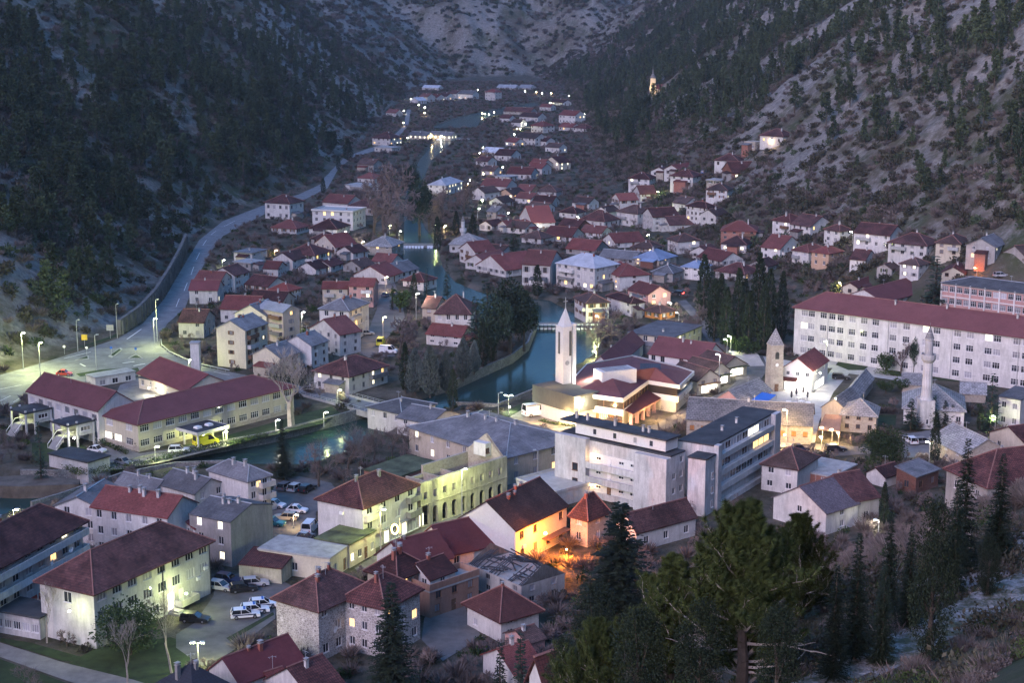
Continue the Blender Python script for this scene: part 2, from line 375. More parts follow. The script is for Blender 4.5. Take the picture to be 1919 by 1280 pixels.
def sdist(px, py, poly):
    """distance to the bank, positive inside the river"""
    best = np.full(px.shape, 1e9); ins = np.zeros(px.shape, bool)
    n = len(poly)
    for i in range(n):
        (x0, y0), (x1, y1) = poly[i], poly[(i + 1) % n]
        dx, dy = x1 - x0, y1 - y0; L = dx * dx + dy * dy + 1e-9
        t = np.clip(((px - x0) * dx + (py - y0) * dy) / L, 0, 1)
        best = np.minimum(best, np.hypot(px - x0 - t * dx, py - y0 - t * dy))
        c = ((y0 > py) != (y1 > py)) & (px < (x1 - x0) * (py - y0) / (y1 - y0 + 1e-12) + x0); ins ^= c
    return np.where(ins, best, -best)
def axis(segs):
    r = [segs[0][0]]
    for a, b, s0, s1 in segs:
        x = a
        while x < b - 1e-6:
            t = (x - a) / (b - a); x += s0 + (s1 - s0) * t; r.append(min(x, b))
    return np.array(sorted(set(round(v, 3) for v in r)))
gx = axis([(-1500, -400, 60, 10), (-400, -170, 8, 2.6), (-170, 200, 2.4, 2.4), (200, 420, 2.6, 9), (420, 1500, 10, 60)])
gy = axis([(-60, 20, 4, 2), (20, 560, 2.0, 2.2), (560, 1100, 2.5, 5), (1100, 2050, 6, 9), (2050, 2900, 8, 14), (2900, 3800, 20, 60)])
GX, GY = np.meshgrid(gx, gy)
Z = terr(GX, GY)
valley = Z <= 0.0
for poly, lv in RIV:
    s = sdist(GX, GY, poly)
    depth = np.clip(s / 1.1, -1, 1)          # the bank passes water level exactly on the polygon
    zc = np.where(depth < 0, lv + (0 - lv) * np.minimum(-depth * 1.0, 1), lv - 1.6 * depth)
    Z = np.where((s > -1.1) & (Z < 3), np.minimum(Z, zc), Z)
Z = Z + np.where(valley & (Z > -0.01), -0.06, 0)
ny, nx = Z.shape
co = np.stack([GX, GY, Z], 2).reshape(-1, 3)
idx = np.arange(nx * ny).reshape(ny, nx)
fc = np.stack([idx[:-1, :-1], idx[:-1, 1:], idx[1:, 1:], idx[1:, :-1]], 2).reshape(-1, 4)
me = bpy.data.meshes.new('terrain'); me.vertices.add(len(co)); me.vertices.foreach_set('co', co.ravel())
me.loops.add(fc.size); me.loops.foreach_set('vertex_index', fc.ravel()); me.polygons.add(len(fc))
me.polygons.foreach_set('loop_start', np.arange(0, fc.size, 4)); me.polygons.foreach_set('loop_total', np.full(len(fc), 4))
me.update(); me.polygons.foreach_set('use_smooth', np.ones(len(fc), bool))
# what covers the ground: bare limestone, thin grass, soil of the gardens
def rockiness(x, y):
    dl = ltoe(y) - x; dr = x - rtoe(y)
    n = fbm(x / 38, y / 38, 4, 41) + 0.6 * fbm(x / 11, y / 11, 3, 43)
    px, py, _ = px_of(x, y, terr(x, y))
    r = np.where(dl > 0, 0.42 + 1.1 * n, np.where(dr > 0, 0.52 + 1.25 * n, 0.0))
    r = np.where((dl > 0), r + 0.25 * sst(700, 1500, y) + 0.22 * sst(600, 440, y), r)
    r = np.where(dr > 0, r * sst(8, 60, dr) + 0.16 * sst(60, 140, dr), r)
    r = np.where(y > 1950, 0.52 + 1.2 * n, r)
    d = fgd(x, y)
    r = np.where((y < 300) & (terr(x, y) > 2), 0.05 + 0.7 * n + 0.16 * np.exp(-((d - 5.5) / 4.5) ** 2) * sst(-6, 6, .714 * (x - 21.9) + .7 * (y - 73.3)) + 0.4 * np.exp(-(d / 1.3) ** 2), r)
    return np.clip(r, 0, 1)
rk = rockiness(GX, GY).reshape(-1)
hill = ((Z > 1.0)).astype(float).reshape(-1)
a = me.attributes.new('rock', 'FLOAT', 'POINT'); a.data.foreach_set('value', rk.astype(np.float32))
a = me.attributes.new('hill', 'FLOAT', 'POINT'); a.data.foreach_set('value', hill.astype(np.float32))
m, nt, p = _nt('hillside')
g = nt.nodes.new('ShaderNodeTexCoord').outputs['Object']
ar = N(nt, 'ShaderNodeAttribute', attribute_name='rock').outputs['Fac']
ah = N(nt, 'ShaderNodeAttribute', attribute_name='hill').outputs['Fac']
stonec = mixc(nt, ramp(nt, noise(nt, g, 0.5, 6, 0.7), [(0.36, 0.0), (0.60, 1.0)]), (0.09, 0.085, 0.075), (0.32, 0.305, 0.28))
vor = N(nt, 'ShaderNodeTexVoronoi'); vor.inputs['Scale'].default_value = 0.55; nt.links.new(g, vor.inputs[0])
stonec = mixc(nt, 0.45, stonec, mixc(nt, vor.outputs['Color'], (0.12, 0.115, 0.105), (0.30, 0.288, 0.265)))
scrub = mixc(nt, noise(nt, g, 0.22, 5, 0.7), (0.050, 0.046, 0.034), (0.15, 0.132, 0.10))
scrub = mixc(nt, ramp(nt, noise(nt, g, 0.05, 3), [(0.45, 0.0), (0.62, 0.8)]), scrub, (0.055, 0.07, 0.03))
add = N(nt, 'ShaderNodeMath', operation='ADD'); nt.links.new(ar, add.inputs[0])
nn_ = N(nt, 'ShaderNodeMath', operation='MULTIPLY_ADD', i_1=1.5, i_2=-0.75); nt.links.new(noise(nt, g, 0.30, 6, 0.72), nn_.inputs[0]); nt.links.new(nn_.outputs[0], add.inputs[1])
hillc = mixc(nt, ramp(nt, add.outputs[0], [(0.30, 0.0), (0.75, 1.0)]), scrub, stonec)
soil = mixc(nt, ramp(nt, noise(nt, g, 0.10, 7, 0.7), [(0.35, 0.0), (0.65, 1.0)]), (0.024, 0.030, 0.014), (0.15, 0.13, 0.105))
nt.links.new(mixc(nt, ah, soil, hillc), p.inputs['Base Color']); p.inputs['Roughness'].default_value = 0.95; p.inputs['Specular IOR Level'].default_value = 0.1
bump(nt, p, noise(nt, g, 0.7, 6, 0.7), 0.9, 0.8)
me.materials.append(m); MATS['hillside'] = m
tag(ob('terrain', me), kind='structure')
# ------------------------------------------------------------------ water
m, nt, p = _nt('river_water')
g = nt.nodes.new('ShaderNodeTexCoord').outputs['Object']
nt.links.new(mixc(nt, noise(nt, g, 0.08, 4), (0.018, 0.042, 0.038), (0.028, 0.060, 0.052)), p.inputs['Base Color'])
p.inputs['Roughness'].default_value = 0.20; p.inputs['IOR'].default_value = 1.13
bump(nt, p, noise(nt, g, 0.55, 4, 0.6), 0.35, 0.12)
MATS['river_water'] = m
plain('foam', (0.62, 0.66, 0.68), 0.9, 0.3, 0.8)
from mathutils.geometry import tessellate_polygon
def sheet(name, poly, z, mat, kind='structure', parent=None, drape=False):
    """flat area of ground; poly in metres"""
    v = [Vector((x, y, z)) for x, y in poly]
    tri = tessellate_polygon([v]); b = MB(); b.v = [tuple(q) for q in v]
    for t in tri:
        t = list(t); q = [v[k] for k in t]
        if (q[1] - q[0]).cross(q[2] - q[0]).z < 0: t.reverse()
        b.f.append(tuple(t)); b.m.append(0)
    o = b.build(name, mat, parent)
    if kind: o['kind'] = kind
    return o
for i, (poly, lv) in enumerate(RIV):
    # widen a little so that the sheet runs into the banks
    cx = sum(q[0] for q in poly) / len(poly)
    sheet('river', poly, lv, 'river_water')
AREAS = []                                   # paved polygons in metres, kept free of shrubs
def area(name, pts, mat, z, kind='structure'):
    poly = wpts(pts, 0); AREAS.append(poly)
    return sheet(name, poly, z, mat, kind)
area('road', [(-60, 735), (0, 703), (80, 680), (160, 655), (222, 634), (268, 606), (308, 560), (343, 500), (373, 450), (418, 414), (490, 386), (560, 364), (603, 344), (616, 314), (645, 296),
              (654, 300), (634, 316), (614, 352), (572, 373), (502, 398), (418, 442), (395, 472), (368, 522), (347, 577), (313, 607), (300, 632), (300, 648), (330, 668), (385, 688), (470, 705), (560, 722), (572, 732), (556, 740), (470, 722), (380, 706), (300, 700), (250, 696), (170, 704), (90, 712), (0, 742), (-60, 765)], 'asphalt', 0.02)
area('road', [(655, 297), (700, 283), (725, 280), (745, 258), (765, 235), (770, 205), (762, 205), (757, 235), (735, 256), (716, 272), (690, 278), (652, 292)], 'asphalt', 0.03)
area('parking_lot', [(0, 738), (90, 708), (170, 701), (240, 696), (262, 702), (190, 720), (120, 720), (60, 740), (0, 770)], 'asphalt', 0.016)
area('street', [(694, 640), (718, 640), (760, 600), (752, 560), (735, 520), (720, 480), (700, 470), (702, 500), (708, 540), (706, 580), (690, 620), (660, 655), (690, 670), (740, 668), (740, 650)], 'old_asphalt', 0.02)
area('street', [(690, 1078), (735, 1048), (790, 1012), (850, 985), (910, 955), (960, 920), (1000, 885), (1052, 850), (1046, 822), (1000, 850), (940, 908), (880, 950), (790, 992), (720, 1030), (664, 1066)], 'old_asphalt', 0.02)
area('parking_lot', [(490, 1046), (506, 978), (500, 950), (518, 900), (560, 893), (620, 905), (640, 930), (592, 960), (592, 1000), (540, 1020)], 'old_asphalt', 0.018)
area('yard', [(365, 1168), (400, 1118), (405, 1085), (450, 1075), (520, 1085), (560, 1105), (518, 1118), (516, 1160), (430, 1225), (380, 1250), (330, 1215), (330, 1190)], 'old_asphalt', 0.022)
area('lawn', [(180, 1215), (320, 1195), (390, 1218), (360, 1262), (260, 1290), (120, 1250)], 'lawn', 0.014)
area('lawn', [(424, 1197), (512, 1148), (514, 1153), (432, 1203)], 'lawn', 0.034)
area('path', [(-40, 1198), (0, 1205), (120, 1243), (250, 1275), (330, 1300), (290, 1330), (120, 1275), (0, 1232), (-40, 1222)], 'paving', 0.02)
area('lawn', [(-40, 1226), (0, 1236), (150, 1290), (140, 1340), (-40, 1340)], 'lawn', 0.012)
area('lawn', [(-40, 1190), (60, 1206), (180, 1240), (120, 1240), (0, 1203), (-40, 1196)], 'lawn', 0.011)
area('yard', [(185, 845), (210, 830), (262, 850), (320, 842), (400, 828), (430, 826), (430, 836), (300, 868), (240, 878), (190, 884)], 'paving', 0.02)
area('lawn', [(330, 838), (430, 815), (560, 778), (620, 762), (640, 775), (600, 795), (430, 835)], 'lawn', 0.012)
area('lawn', [(60, 830), (150, 830), (180, 850), (110, 870), (60, 860)], 'lawn', 0.012)
area('courtyard', [(225, 722), (262, 705), (310, 728), (345, 735), (250, 752), (215, 744)], 'paving', 0.014)
area('church_square', [(935, 785), (1000, 748), (1042, 745), (1100, 800), (1190, 812), (1200, 830), (1130, 800), (1055, 822), (1010, 800)], 'paving', 0.02)
area('street', [(1170, 812), (1230, 795), (1290, 762), (1330, 745), (1356, 735), (1380, 715), (1372, 690), (1366, 672), (1330, 645), (1302, 600), (1270, 565), (1285, 562), (1320, 598), (1352, 640), (1386, 665), (1430, 668), (1440, 690), (1420, 720), (1386, 735), (1340, 760), (1285, 790), (1220, 815)], 'old_asphalt', 0.024)
area('square', [(1400, 738), (1436, 728), (1466, 731), (1526, 736), (1560, 690), (1600, 690), (1562, 735), (1535, 790), (1527, 830), (1440, 842), (1440, 760)], 'pale_paving', 0.03)
area('forecourt', [(1390, 664), (1436, 668), (1500, 680), (1545, 680), (1555, 662), (1600, 680), (1720, 708), (1700, 716), (1590, 700), (1560, 690), (1480, 690), (1400, 690)], 'pale_paving', 0.016)
area('lane', [(1425, 846), (1530, 832), (1620, 838), (1640, 850), (1560, 856), (1500, 850)], 'old_asphalt', 0.02)
area('parking_lot', [(1690, 815), (1745, 806), (1745, 858), (1695, 858)], 'asphalt', 0.02)
area('lawn', [(1566, 684), (1580, 668), (1632, 682), (1620, 694), (1590, 694)], 'lawn', 0.05)
area('lawn', [(1660, 694), (1740, 698), (1919, 714), (1919, 726), (1750, 712), (1670, 704)], 'lawn', 0.02)
area('lawn', [(1640, 778), (1680, 778), (1678, 798), (1645, 800)], 'lawn', 0.02)
area('lawn', [(940, 775), (985, 752), (1030, 738), (1030, 746), (985, 764), (950, 785)], 'lawn', 0.036)
area('yard', [(815, 1130), (868, 1128), (880, 1160), (900, 1190), (870, 1215), (830, 1240), (790, 1200), (795, 1160)], 'old_asphalt', 0.02)
# road markings and islands at the junction
def mark(p0, p1, w, z=0.05):
    a, b = at(*p0), at(*p1); d = (b - a); d.z = 0; d.normalize(); n = Vector((-d.y, d.x, 0)) * w / 2
    sheet('road_marking', [(q.x, q.y) for q in (a - n, b - n, b + n, a + n)], z, 'road_paint')
for q in (((238, 636), (265, 617), .35), ((330, 575), (336, 560), .2), ((345, 545), (351, 530), .2), ((358, 515), (363, 500), .2), ((368, 486), (374, 474), .2), ((380, 460), (387, 450), .2), ((395, 440), (405, 433), .2), ((420, 424), (440, 414), .2),
          ((0, 730), (40, 722), .2), ((60, 716), (90, 708), .2), ((120, 672), (170, 660), .3), ((230, 681), (252, 678), .5), ((250, 686), (272, 682), .5), ((150, 682), (160, 687), .4), ((0, 752), (20, 742), .15), ((25, 754), (45, 742), .15), ((50, 750), (68, 738), .15), ((75, 742), (92, 730), .15), ((400, 697), (430, 703), .2), ((450, 707), (480, 713), .2), ((500, 717), (530, 722), .2)): mark(*q)
for pts in ([(203, 668), (226, 652), (230, 655), (210, 671)], [(238, 673), (255, 664), (270, 673)], [(140, 676), (166, 667), (167, 673)]):
    poly = wpts(pts, 0); c = (sum(q[0] for q in poly) / len(poly), sum(q[1] for q in poly) / len(poly))
    b = MB(); top = [(x, y, 0.14) for x, y in poly]; b.solid([top], 0.13)
    o = b.build('traffic_island', 'concrete_plain'); tag(o, kind='structure')
    sheet('lawn', [(c[0] + (x - c[0]) * .72, c[1] + (y - c[1]) * .72) for x, y in poly], 0.16, 'lawn')
# ------------------------------------------------------------------ quay walls, retaining wall, bridge, weirs
def wallstrip(name, label, cat, pts, z0, z1, th, mat, zp=0.0, top=None):
    """a wall that follows a line; pts in photo points at height zp"""
    P = [at(x, y, zp) for x, y in pts]; b = MB(); c = P[0]
    L, Rr = [], []
    for i, q in enumerate(P):
        d = (P[min(i + 1, len(P) - 1)] - P[max(i - 1, 0)]); d.z = 0; d.normalize(); n = Vector((-d.y, d.x, 0)) * th / 2
        L.append(q + n - c); Rr.append(q - n - c)
    for i in range(len(P) - 1):
        f = lambda v, z: (v.x, v.y, z)
        b.quad(f(Rr[i], z0), f(Rr[i + 1], z0), f(Rr[i + 1], z1), f(Rr[i], z1)); b.quad(f(L[i + 1], z0), f(L[i], z0), f(L[i], z1), f(L[i + 1], z1))
        b.quad(f(Rr[i], z1), f(Rr[i + 1], z1), f(L[i + 1], z1), f(L[i], z1))
    for i, s in ((0, 1), (len(P) - 1, -1)):
        q = [(Rr[i].x, Rr[i].y, z0), (Rr[i].x, Rr[i].y, z1), (L[i].x, L[i].y, z1), (L[i].x, L[i].y, z0)]; b.quad(*(q if s > 0 else q[::-1]))
    o = b.build(name, mat, None, (c.x, c.y, 0)); return tag(o, label, cat)
wallstrip('quay_wall', 'stone quay wall along the river below the clinic', 'wall', _up[3:8], -3.6, 0.35, 0.6, 'quay_stone', WZ)
wallstrip('quay_wall', 'stone quay wall along the wooded river bend by the cypresses', 'wall', _up[9:], -3.6, 0.3, 0.6, 'quay_stone', WZ)
wallstrip('quay_wall', 'low stone quay wall beside the church square', 'wall', _lo[10:14], -3.6, 0.3, 0.6, 'quay_stone', WZ)
wallstrip('quay_wall', 'stone quay wall behind the riverside terrace houses', 'wall', _lo[1:6], -3.6, 0.3, 0.6, 'quay_stone', WZ)
wallstrip('quay_wall', 'short curved quay wall at the boat terrace', 'wall', _up[1:4], -3.6, 0.4, 0.5, 'quay_stone', WZ)
# tall retaining wall with buttresses beside the road
rw = [(224, 627), (262, 602), (292, 572), (318, 533), (338, 497), (350, 470)]
P = [at(*q) for q in rw]; c = P[0]; r_ = root('retaining_wall', 'dark concrete retaining wall with buttresses along the curving hill road', 'wall', c)
b = MB()
for i in range(len(P) - 1):
    p0, p1 = P[i] - c, P[i + 1] - c; d = (p1 - p0).normalized(); n = Vector((-d.y, d.x, 0)) * 0.5
    z0, z1 = (4.2 + 0.5 * i, 4.7 + 0.5 * i)
    q = [p0 - n, p1 - n, p1 + n, p0 + n]; h = [z0, z1, z1, z0]
    b.quad(*[(v.x, v.y, k) for v, k in zip(q, h)])
    for j in range(4):
        a0, a1, k0, k1 = q[j], q[(j + 1) % 4], h[j], h[(j + 1) % 4]; b.quad((a0.x, a0.y, -1), (a1.x, a1.y, -1), (a1.x, a1.y, k1), (a0.x, a0.y, k0))
b.build('wall', 'dark_grey', r_)
for i in range(len(P) - 1):
    p0, p1 = P[i] - c, P[i + 1] - c; L = (p1 - p0).length; d = (p1 - p0) / L; n = Vector((d.y, -d.x, 0))
    for k in range(int(L / 4.2)):
        o_ = MB().box(-0.35, -0.3, -0.5, 0.35, 0.55, 3.9 + 0.5 * i, top=0.04).build('buttress', 'dark_grey', r_, tuple(p0 + d * (k * 4.2 + 1) + n * 0.7), math.atan2(d.y, d.x))
# road bridge
bp0, bp1 = at(556, 728), at(756, 782); d = bp1 - bp0; L = d.length; rz = math.atan2(d.y, d.x)
r_ = root('road_bridge', 'low concrete road bridge over the river beside the clinic', 'bridge', bp0, rz)
MB().box(0, -4, -0.9, L, 4, 0.12).build('deck', 'concrete_plain', r_)
MB().box(0.2, -3.0, 0.1, L - .2, 3.0, 0.16).build('roadway', 'asphalt', r_)
for s in (-1, 1):
    MB().box(0, 3.86 * s - .1, 0.1, L, 3.86 * s + .1, 0.5).build('kerb', 'concrete_plain', r_)
    for k in range(int(L / 2)): MB().box(k * 2 + .3, 3.86 * s - .03, .5, k * 2 + .36, 3.86 * s + .03, 1.15).build('railing_post', 'metal_grey', r_)
    MB().box(0, 3.86 * s - .03, 1.15, L, 3.86 * s + .03, 1.22).box(0, 3.86 * s - .02, .8, L, 3.86 * s + .02, .85).build('railing', 'metal_grey', r_)
for k in (L * .33, L * .66): MB().box(k - .6, -3.4, -4, k + .6, 3.4, -0.85).build('pier', 'concrete_plain', r_)
# weirs
def weir(label, a, b_, zl, zh, w):
    A, B = at(*a, z=zl), at(*b_, z=zl); dd = B - A; L = dd.length; r = root('weir', label, 'weir', A, math.atan2(dd.y, dd.x))
    MB().box(-1, -0.2, -1.6, L + 1, w, zh - zl + 0.25).build('sill', 'quay_stone', r)
    q = MB()
    for k in range(int(L / 1.2)):
        if random.random() < .8: x = k * 1.2; q.quad((x, -0.25, zh - zl + .2), (x + .1, -1.2 - random.random(), .03), (x + 1.0, -1.2 - random.random(), .03), (x + 1.1, -0.25, zh - zl + .2))
    tag(q.build('falling_water', 'foam', r), kind='stuff')
weir('stone weir across the river upstream of the white bell tower', (1004, 616), (1128, 616), WZ, -1.0, 2.5)
weir('old stone weir at the head of the turquoise mill pool', (754, 464), (824, 464), -1.0, -0.4, 6)
weir('far white waterfall ledge crossing the upper river', (818, 262), (890, 262), -0.4, 0.2, 6)

# gravel track on the near slope, following the contour
b = MB(); L_ = []
for k in range(60):
    t = -14 + k * 1.6; w_ = []
    for dd in (-1.5, -.5, .5, 1.5):
        x_, y_ = 21.9 - .7 * dd + .714 * t, 73.3 + .714 * dd + .7 * t
        w_.append((x_, y_, gz(x_, y_) + .12 + .06 * math.sin(k * 1.7 + dd)))
    L_.append(w_)
for a0, a1 in zip(L_, L_[1:]):
    for j in range(3): b.quad(a0[j], a1[j], a1[j + 1], a0[j + 1])
m, nt, p = _nt('gravel'); g = nt.nodes.new('ShaderNodeTexCoord').outputs['Object']
vo = N(nt, 'ShaderNodeTexVoronoi'); vo.inputs['Scale'].default_value = 7; nt.links.new(g, vo.inputs[0])
c_ = mixc(nt, vo.outputs['Color'], (0.16, 0.15, 0.145), (0.44, 0.43, 0.42)); c_ = mixc(nt, ramp(nt, noise(nt, g, 0.9, 5, .7), [(.42, 0.), (.6, 1.)]), (0.06, 0.07, 0.035), c_)
nt.links.new(c_, p.inputs['Base Color']); p.inputs['Roughness'].default_value = .95; bump(nt, p, vo.outputs['Distance'], .8, .1); MATS['gravel'] = m
tag(b.build('path', 'gravel'), kind='structure')

area('lawn', [(142, 701), (190, 693), (232, 690), (250, 693), (190, 701), (150, 706)], 'lawn', 0.06)
area('lawn', [(232, 696), (258, 689), (262, 696), (244, 703)], 'lawn', 0.064)
area('lawn', [(-20, 700), (60, 678), (140, 655), (206, 636), (222, 630), (215, 624), (120, 648), (40, 672), (-20, 690)], 'lawn', 0.008)
# ================================================================== how a house is put together
WIN = {}
def window_mesh(w, h, mull, pane, frame, tr=False):
    k = (round(w, 1), round(h, 1), mull, pane, frame, tr)
    if k in WIN: return WIN[k]
    w, h = k[0], k[1]; b = MB(); t = 0.075; d = 0.13
    for x0, x1, z0, z1 in ((0, t, 0, h), (w - t, w, 0, h), (t, w - t, 0, t), (t, w - t, h - t, h)): b.box(x0, d - .05, z0, x1, d + .02, z1)
    for i in range(mull):
        x = w * (i + 1) / (mull + 1); b.box(x - .035, d - .045, t, x + .035, d + .01, h - t)
    if tr: b.box(t, d - .04, h * .66 - .03, w - t, d + .008, h * .66 + .03)
    b.box(-0.06, -0.07, -0.07, w + .06, d - .052, -0.004)
    f = b.mesh('window', [frame])
    p = MB().quad((t * .5, d - .005, t * .5), (w - t * .5, d - .005, t * .5), (w - t * .5, d - .005, h - t * .5), (t * .5, d - .005, h - t * .5)).mesh('pane', [pane])
    WIN[k] = (f, p); return f, p
SHUT = {}
def put_window(par, loc, rz, w, h, mull=1, pane='pane', frame='frame_white', tr=False, shut=None):
    f, p = window_mesh(w, h, mull, pane, frame, tr)
    o = ob('window', f, par, loc, rz); ob('pane', p, o)
    if shut:
        k = (round(w, 1), round(h, 1), shut)
        if k not in SHUT: SHUT[k] = MB().box(0, -.06, 0, k[0] * .48, -.012, k[1]).mesh('shutter', [shut])
        ob('shutter', SHUT[k], o, (-k[0] * .5, 0, 0)); ob('shutter', SHUT[k], o, (k[0] * 1.02, 0, 0))
    return o
DOOR = {}
def put_door(par, loc, rz, w, h, mat='wood'):
    k = (round(w, 1), round(h, 1), mat)
    if k not in DOOR:
        w, h = k[0], k[1]
        DOOR[k] = (MB().box(0, .1, 0, w, .16, h).box(.12, .07, .2, w - .12, .1, h * .45).box(.12, .07, h * .55, w - .12, .1, h - .15).mesh('door', [mat]), MB().box(w - .2, .02, .95, w - .1, .098, 1.1).mesh('handle', ['metal_grey']))
    o = ob('door', DOOR[k][0], par, loc, rz); ob('handle', DOOR[k][1], o); return o
def wall_face(b, O, U, L, zb, h, op, m=0, rev=0.2, top=None):
    """one wall with real openings; op = [(u0, v0, w, h, arch)]"""
    O, U = Vector(O), Vector(U); Nn = Vector((U.y, -U.x, 0)); Zv = Vector((0, 0, 1))
    us = sorted({0., L} | {q for o in op for q in (o[0], o[0] + o[2])}); vs_ = sorted({zb, h} | {q for o in op for q in (o[1], o[1] + o[3])})
    P = lambda u, v, d=0.0: tuple(O + U * u + Zv * v - Nn * d)
    for j in range(len(vs_) - 1):
        run = None
        for i in range(len(us) - 1):
            uc, vc = (us[i] + us[i + 1]) / 2, (vs_[j] + vs_[j + 1]) / 2
            hole = any(o[0] < uc < o[0] + o[2] and o[1] < vc < o[1] + o[3] for o in op)
            if not hole: run = us[i] if run is None else run
            if run is not None and (hole or i == len(us) - 2):
                e = us[i] if hole else us[i + 1]
                b.quad(P(run, vs_[j]), P(e, vs_[j]), P(e, vs_[j + 1]), P(run, vs_[j + 1]), m=m); run = None
    for o in op:
        u0, v0, u1, v1 = o[0], o[1], o[0] + o[2], o[1] + o[3]
        b.quad(P(u0, v0), P(u0, v1), P(u0, v1, rev), P(u0, v0, rev), m=m); b.quad(P(u1, v1), P(u1, v0), P(u1, v0, rev), P(u1, v1, rev), m=m)
        b.quad(P(u0, v1), P(u1, v1), P(u1, v1, rev), P(u0, v1, rev), m=m); b.quad(P(u1, v0), P(u0, v0), P(u0, v0, rev), P(u1, v0, rev), m=m)
        if len(o) > 4 and o[4]:
            r = o[2] / 2; n = 6
            for sgn, cu in ((-1, u0), (1, u1)):
                arc = [(u0 + r + sgn * r * math.cos(t * PI / 2 / n), v1 - r + r * math.sin(t * PI / 2 / n)) for t in range(n + 1)]
                pts = [(cu, v1)] + arc; pts = pts if sgn > 0 else pts[::-1]
                b.quad(*[P(u, v) for u, v in reversed(pts)], m=m)
def roof_faces(kind, la, lb, h, rh, ridge, o, og):
    """top faces of a roof over X 0..lb, Y 0..la"""
    if kind == 'hipgable': kind = 'hip'
    if ridge == 'b': A, B, sw = lb, la, False      # ridge along X
    else: A, B, sw = la, lb, True
    ov = rh * o / (B / 2 + 1e-6)
    e = h - ov
    if kind == 'gable':
        x0, x1 = -og, A + og
        f = [[(x0, -o, e), (x1, -o, e), (x1, B / 2, h + rh), (x0, B / 2, h + rh)], [(x1, B + o, e), (x0, B + o, e), (x0, B / 2, h + rh), (x1, B / 2, h + rh)]]
    elif kind == 'hip':
        k = min(B / 2, A / 2)
        r0, r1 = (k, A - k); B2 = B / 2
        if A < B: r0 = r1 = A / 2
        f = [[(-o, -o, e), (A + o, -o, e), (r1, B2, h + rh), (r0, B2, h + rh)], [(A + o, B + o, e), (-o, B + o, e), (r0, B2, h + rh), (r1, B2, h + rh)],
             [(-o, B + o, e), (-o, -o, e), (r0, B2, h + rh)], [(A + o, -o, e), (A + o, B + o, e), (r1, B2, h + rh)]]
        if abs(r1 - r0) < 0.05: f[0] = f[0][:3]; f[1] = f[1][:3]
    elif kind == 'shed':
        f = [[(-o, -o, h), (A + o, -o, h), (A + o, B + o, h + rh), (-o, B + o, h + rh)]]
    else:
        f = [[(-o, -o, h + .15), (A + o, -o, h + .15), (A + o, B + o, h + .15), (-o, B + o, h + .15)]]
    if sw: f = [[(y, x, z) for x, y, z in reversed(q)] for q in f]
    return f
def foot(Lp, Np, Rp, yb, o=0.4):
    base = on(Np[0], yb); a_, b_, c_ = ray(*Np); t = base.y / b_; ze = CZ + c_ * t; h = ze - base.z
    if isinstance(Lp, (int, float)):
        bv = at(*Rp, z=ze) - at(*Np, z=ze); bv.z = 0; av = Vector((-bv.y, bv.x, 0)).normalized() * Lp
    elif isinstance(Rp, (int, float)):
        av = at(*Lp, z=ze) - at(*Np, z=ze); av.z = 0; bv = Vector((av.y, -av.x, 0)).normalized() * Rp
    else: av, bv = at(*Lp, z=ze) - at(*Np, z=ze), at(*Rp, z=ze) - at(*Np, z=ze)
    la, lb = av.length, bv.length
    ta, tb = math.atan2(av.y, av.x), math.atan2(bv.y, bv.x)
    err = (ta - tb - PI / 2 + PI) % (2 * PI) - PI
    rz = tb + err * la / (la + lb)
    c, s = math.cos(rz), math.sin(rz); Nw = at(*Np, z=ze)
    loc = Vector((Nw.x + c * o - s * o, Nw.y + s * o + c * o, base.z))
    return loc, rz, max(la - 2 * o, 1.5), max(lb - 2 * o, 1.5), h, math.degrees(err)
CHIM = {}
def chimney_mesh(kind):
    if kind not in CHIM:
        mt = {'brick': ['chimney_brick', 'concrete_plain'], 'white': ['white', 'concrete_plain'], 'grey': ['concrete', 'concrete_plain']}[kind]
        CHIM[kind] = MB().box(-.32, -.28, -1.6, .32, .28, 1.1).box(-.4, -.36, 1.1, .4, .36, 1.2, m=1).box(-.3, -.05, 1.2, .3, .05, 1.5, m=1).box(-.05, -.26, 1.2, .05, .26, 1.5, m=1).box(-.42, -.38, 1.5, .42, .38, 1.58, m=1).mesh('chimney', mt)
    return CHIM[kind]
DISH = None
def dish(par, loc, rz, s=0.45):
    global DISH
    if DISH is None:
        b = MB(); n = 10
        for k in range(n):
            a0, a1 = 2 * PI * k / n, 2 * PI * (k + 1) / n; b.quad((0, 0, 0), (math.cos(a0), -.22, math.sin(a0)), (math.cos(a1), -.22, math.sin(a1)))
        DISH = b.beam((0, 0, 0), (0, .4, -.3), .08).beam((0, 0, -.9), (0, -.7, 0), .06).mesh('satellite_dish', ['white_paint'])
    ob('satellite_dish', DISH, par, loc, rz, s)
AERIAL = None
WARN = []
RIDGE = dict(red='ridge_red', dark_red='ridge_red', bright_red='ridge_red', sheet_red='ridge_red', brown='ridge_red', stone_slab='concrete_plain', grey_sheet='metal_grey', purple_tile='ridge_red')
plain('ridge_red', (0.24, 0.12, 0.10), 0.8, 0.3)
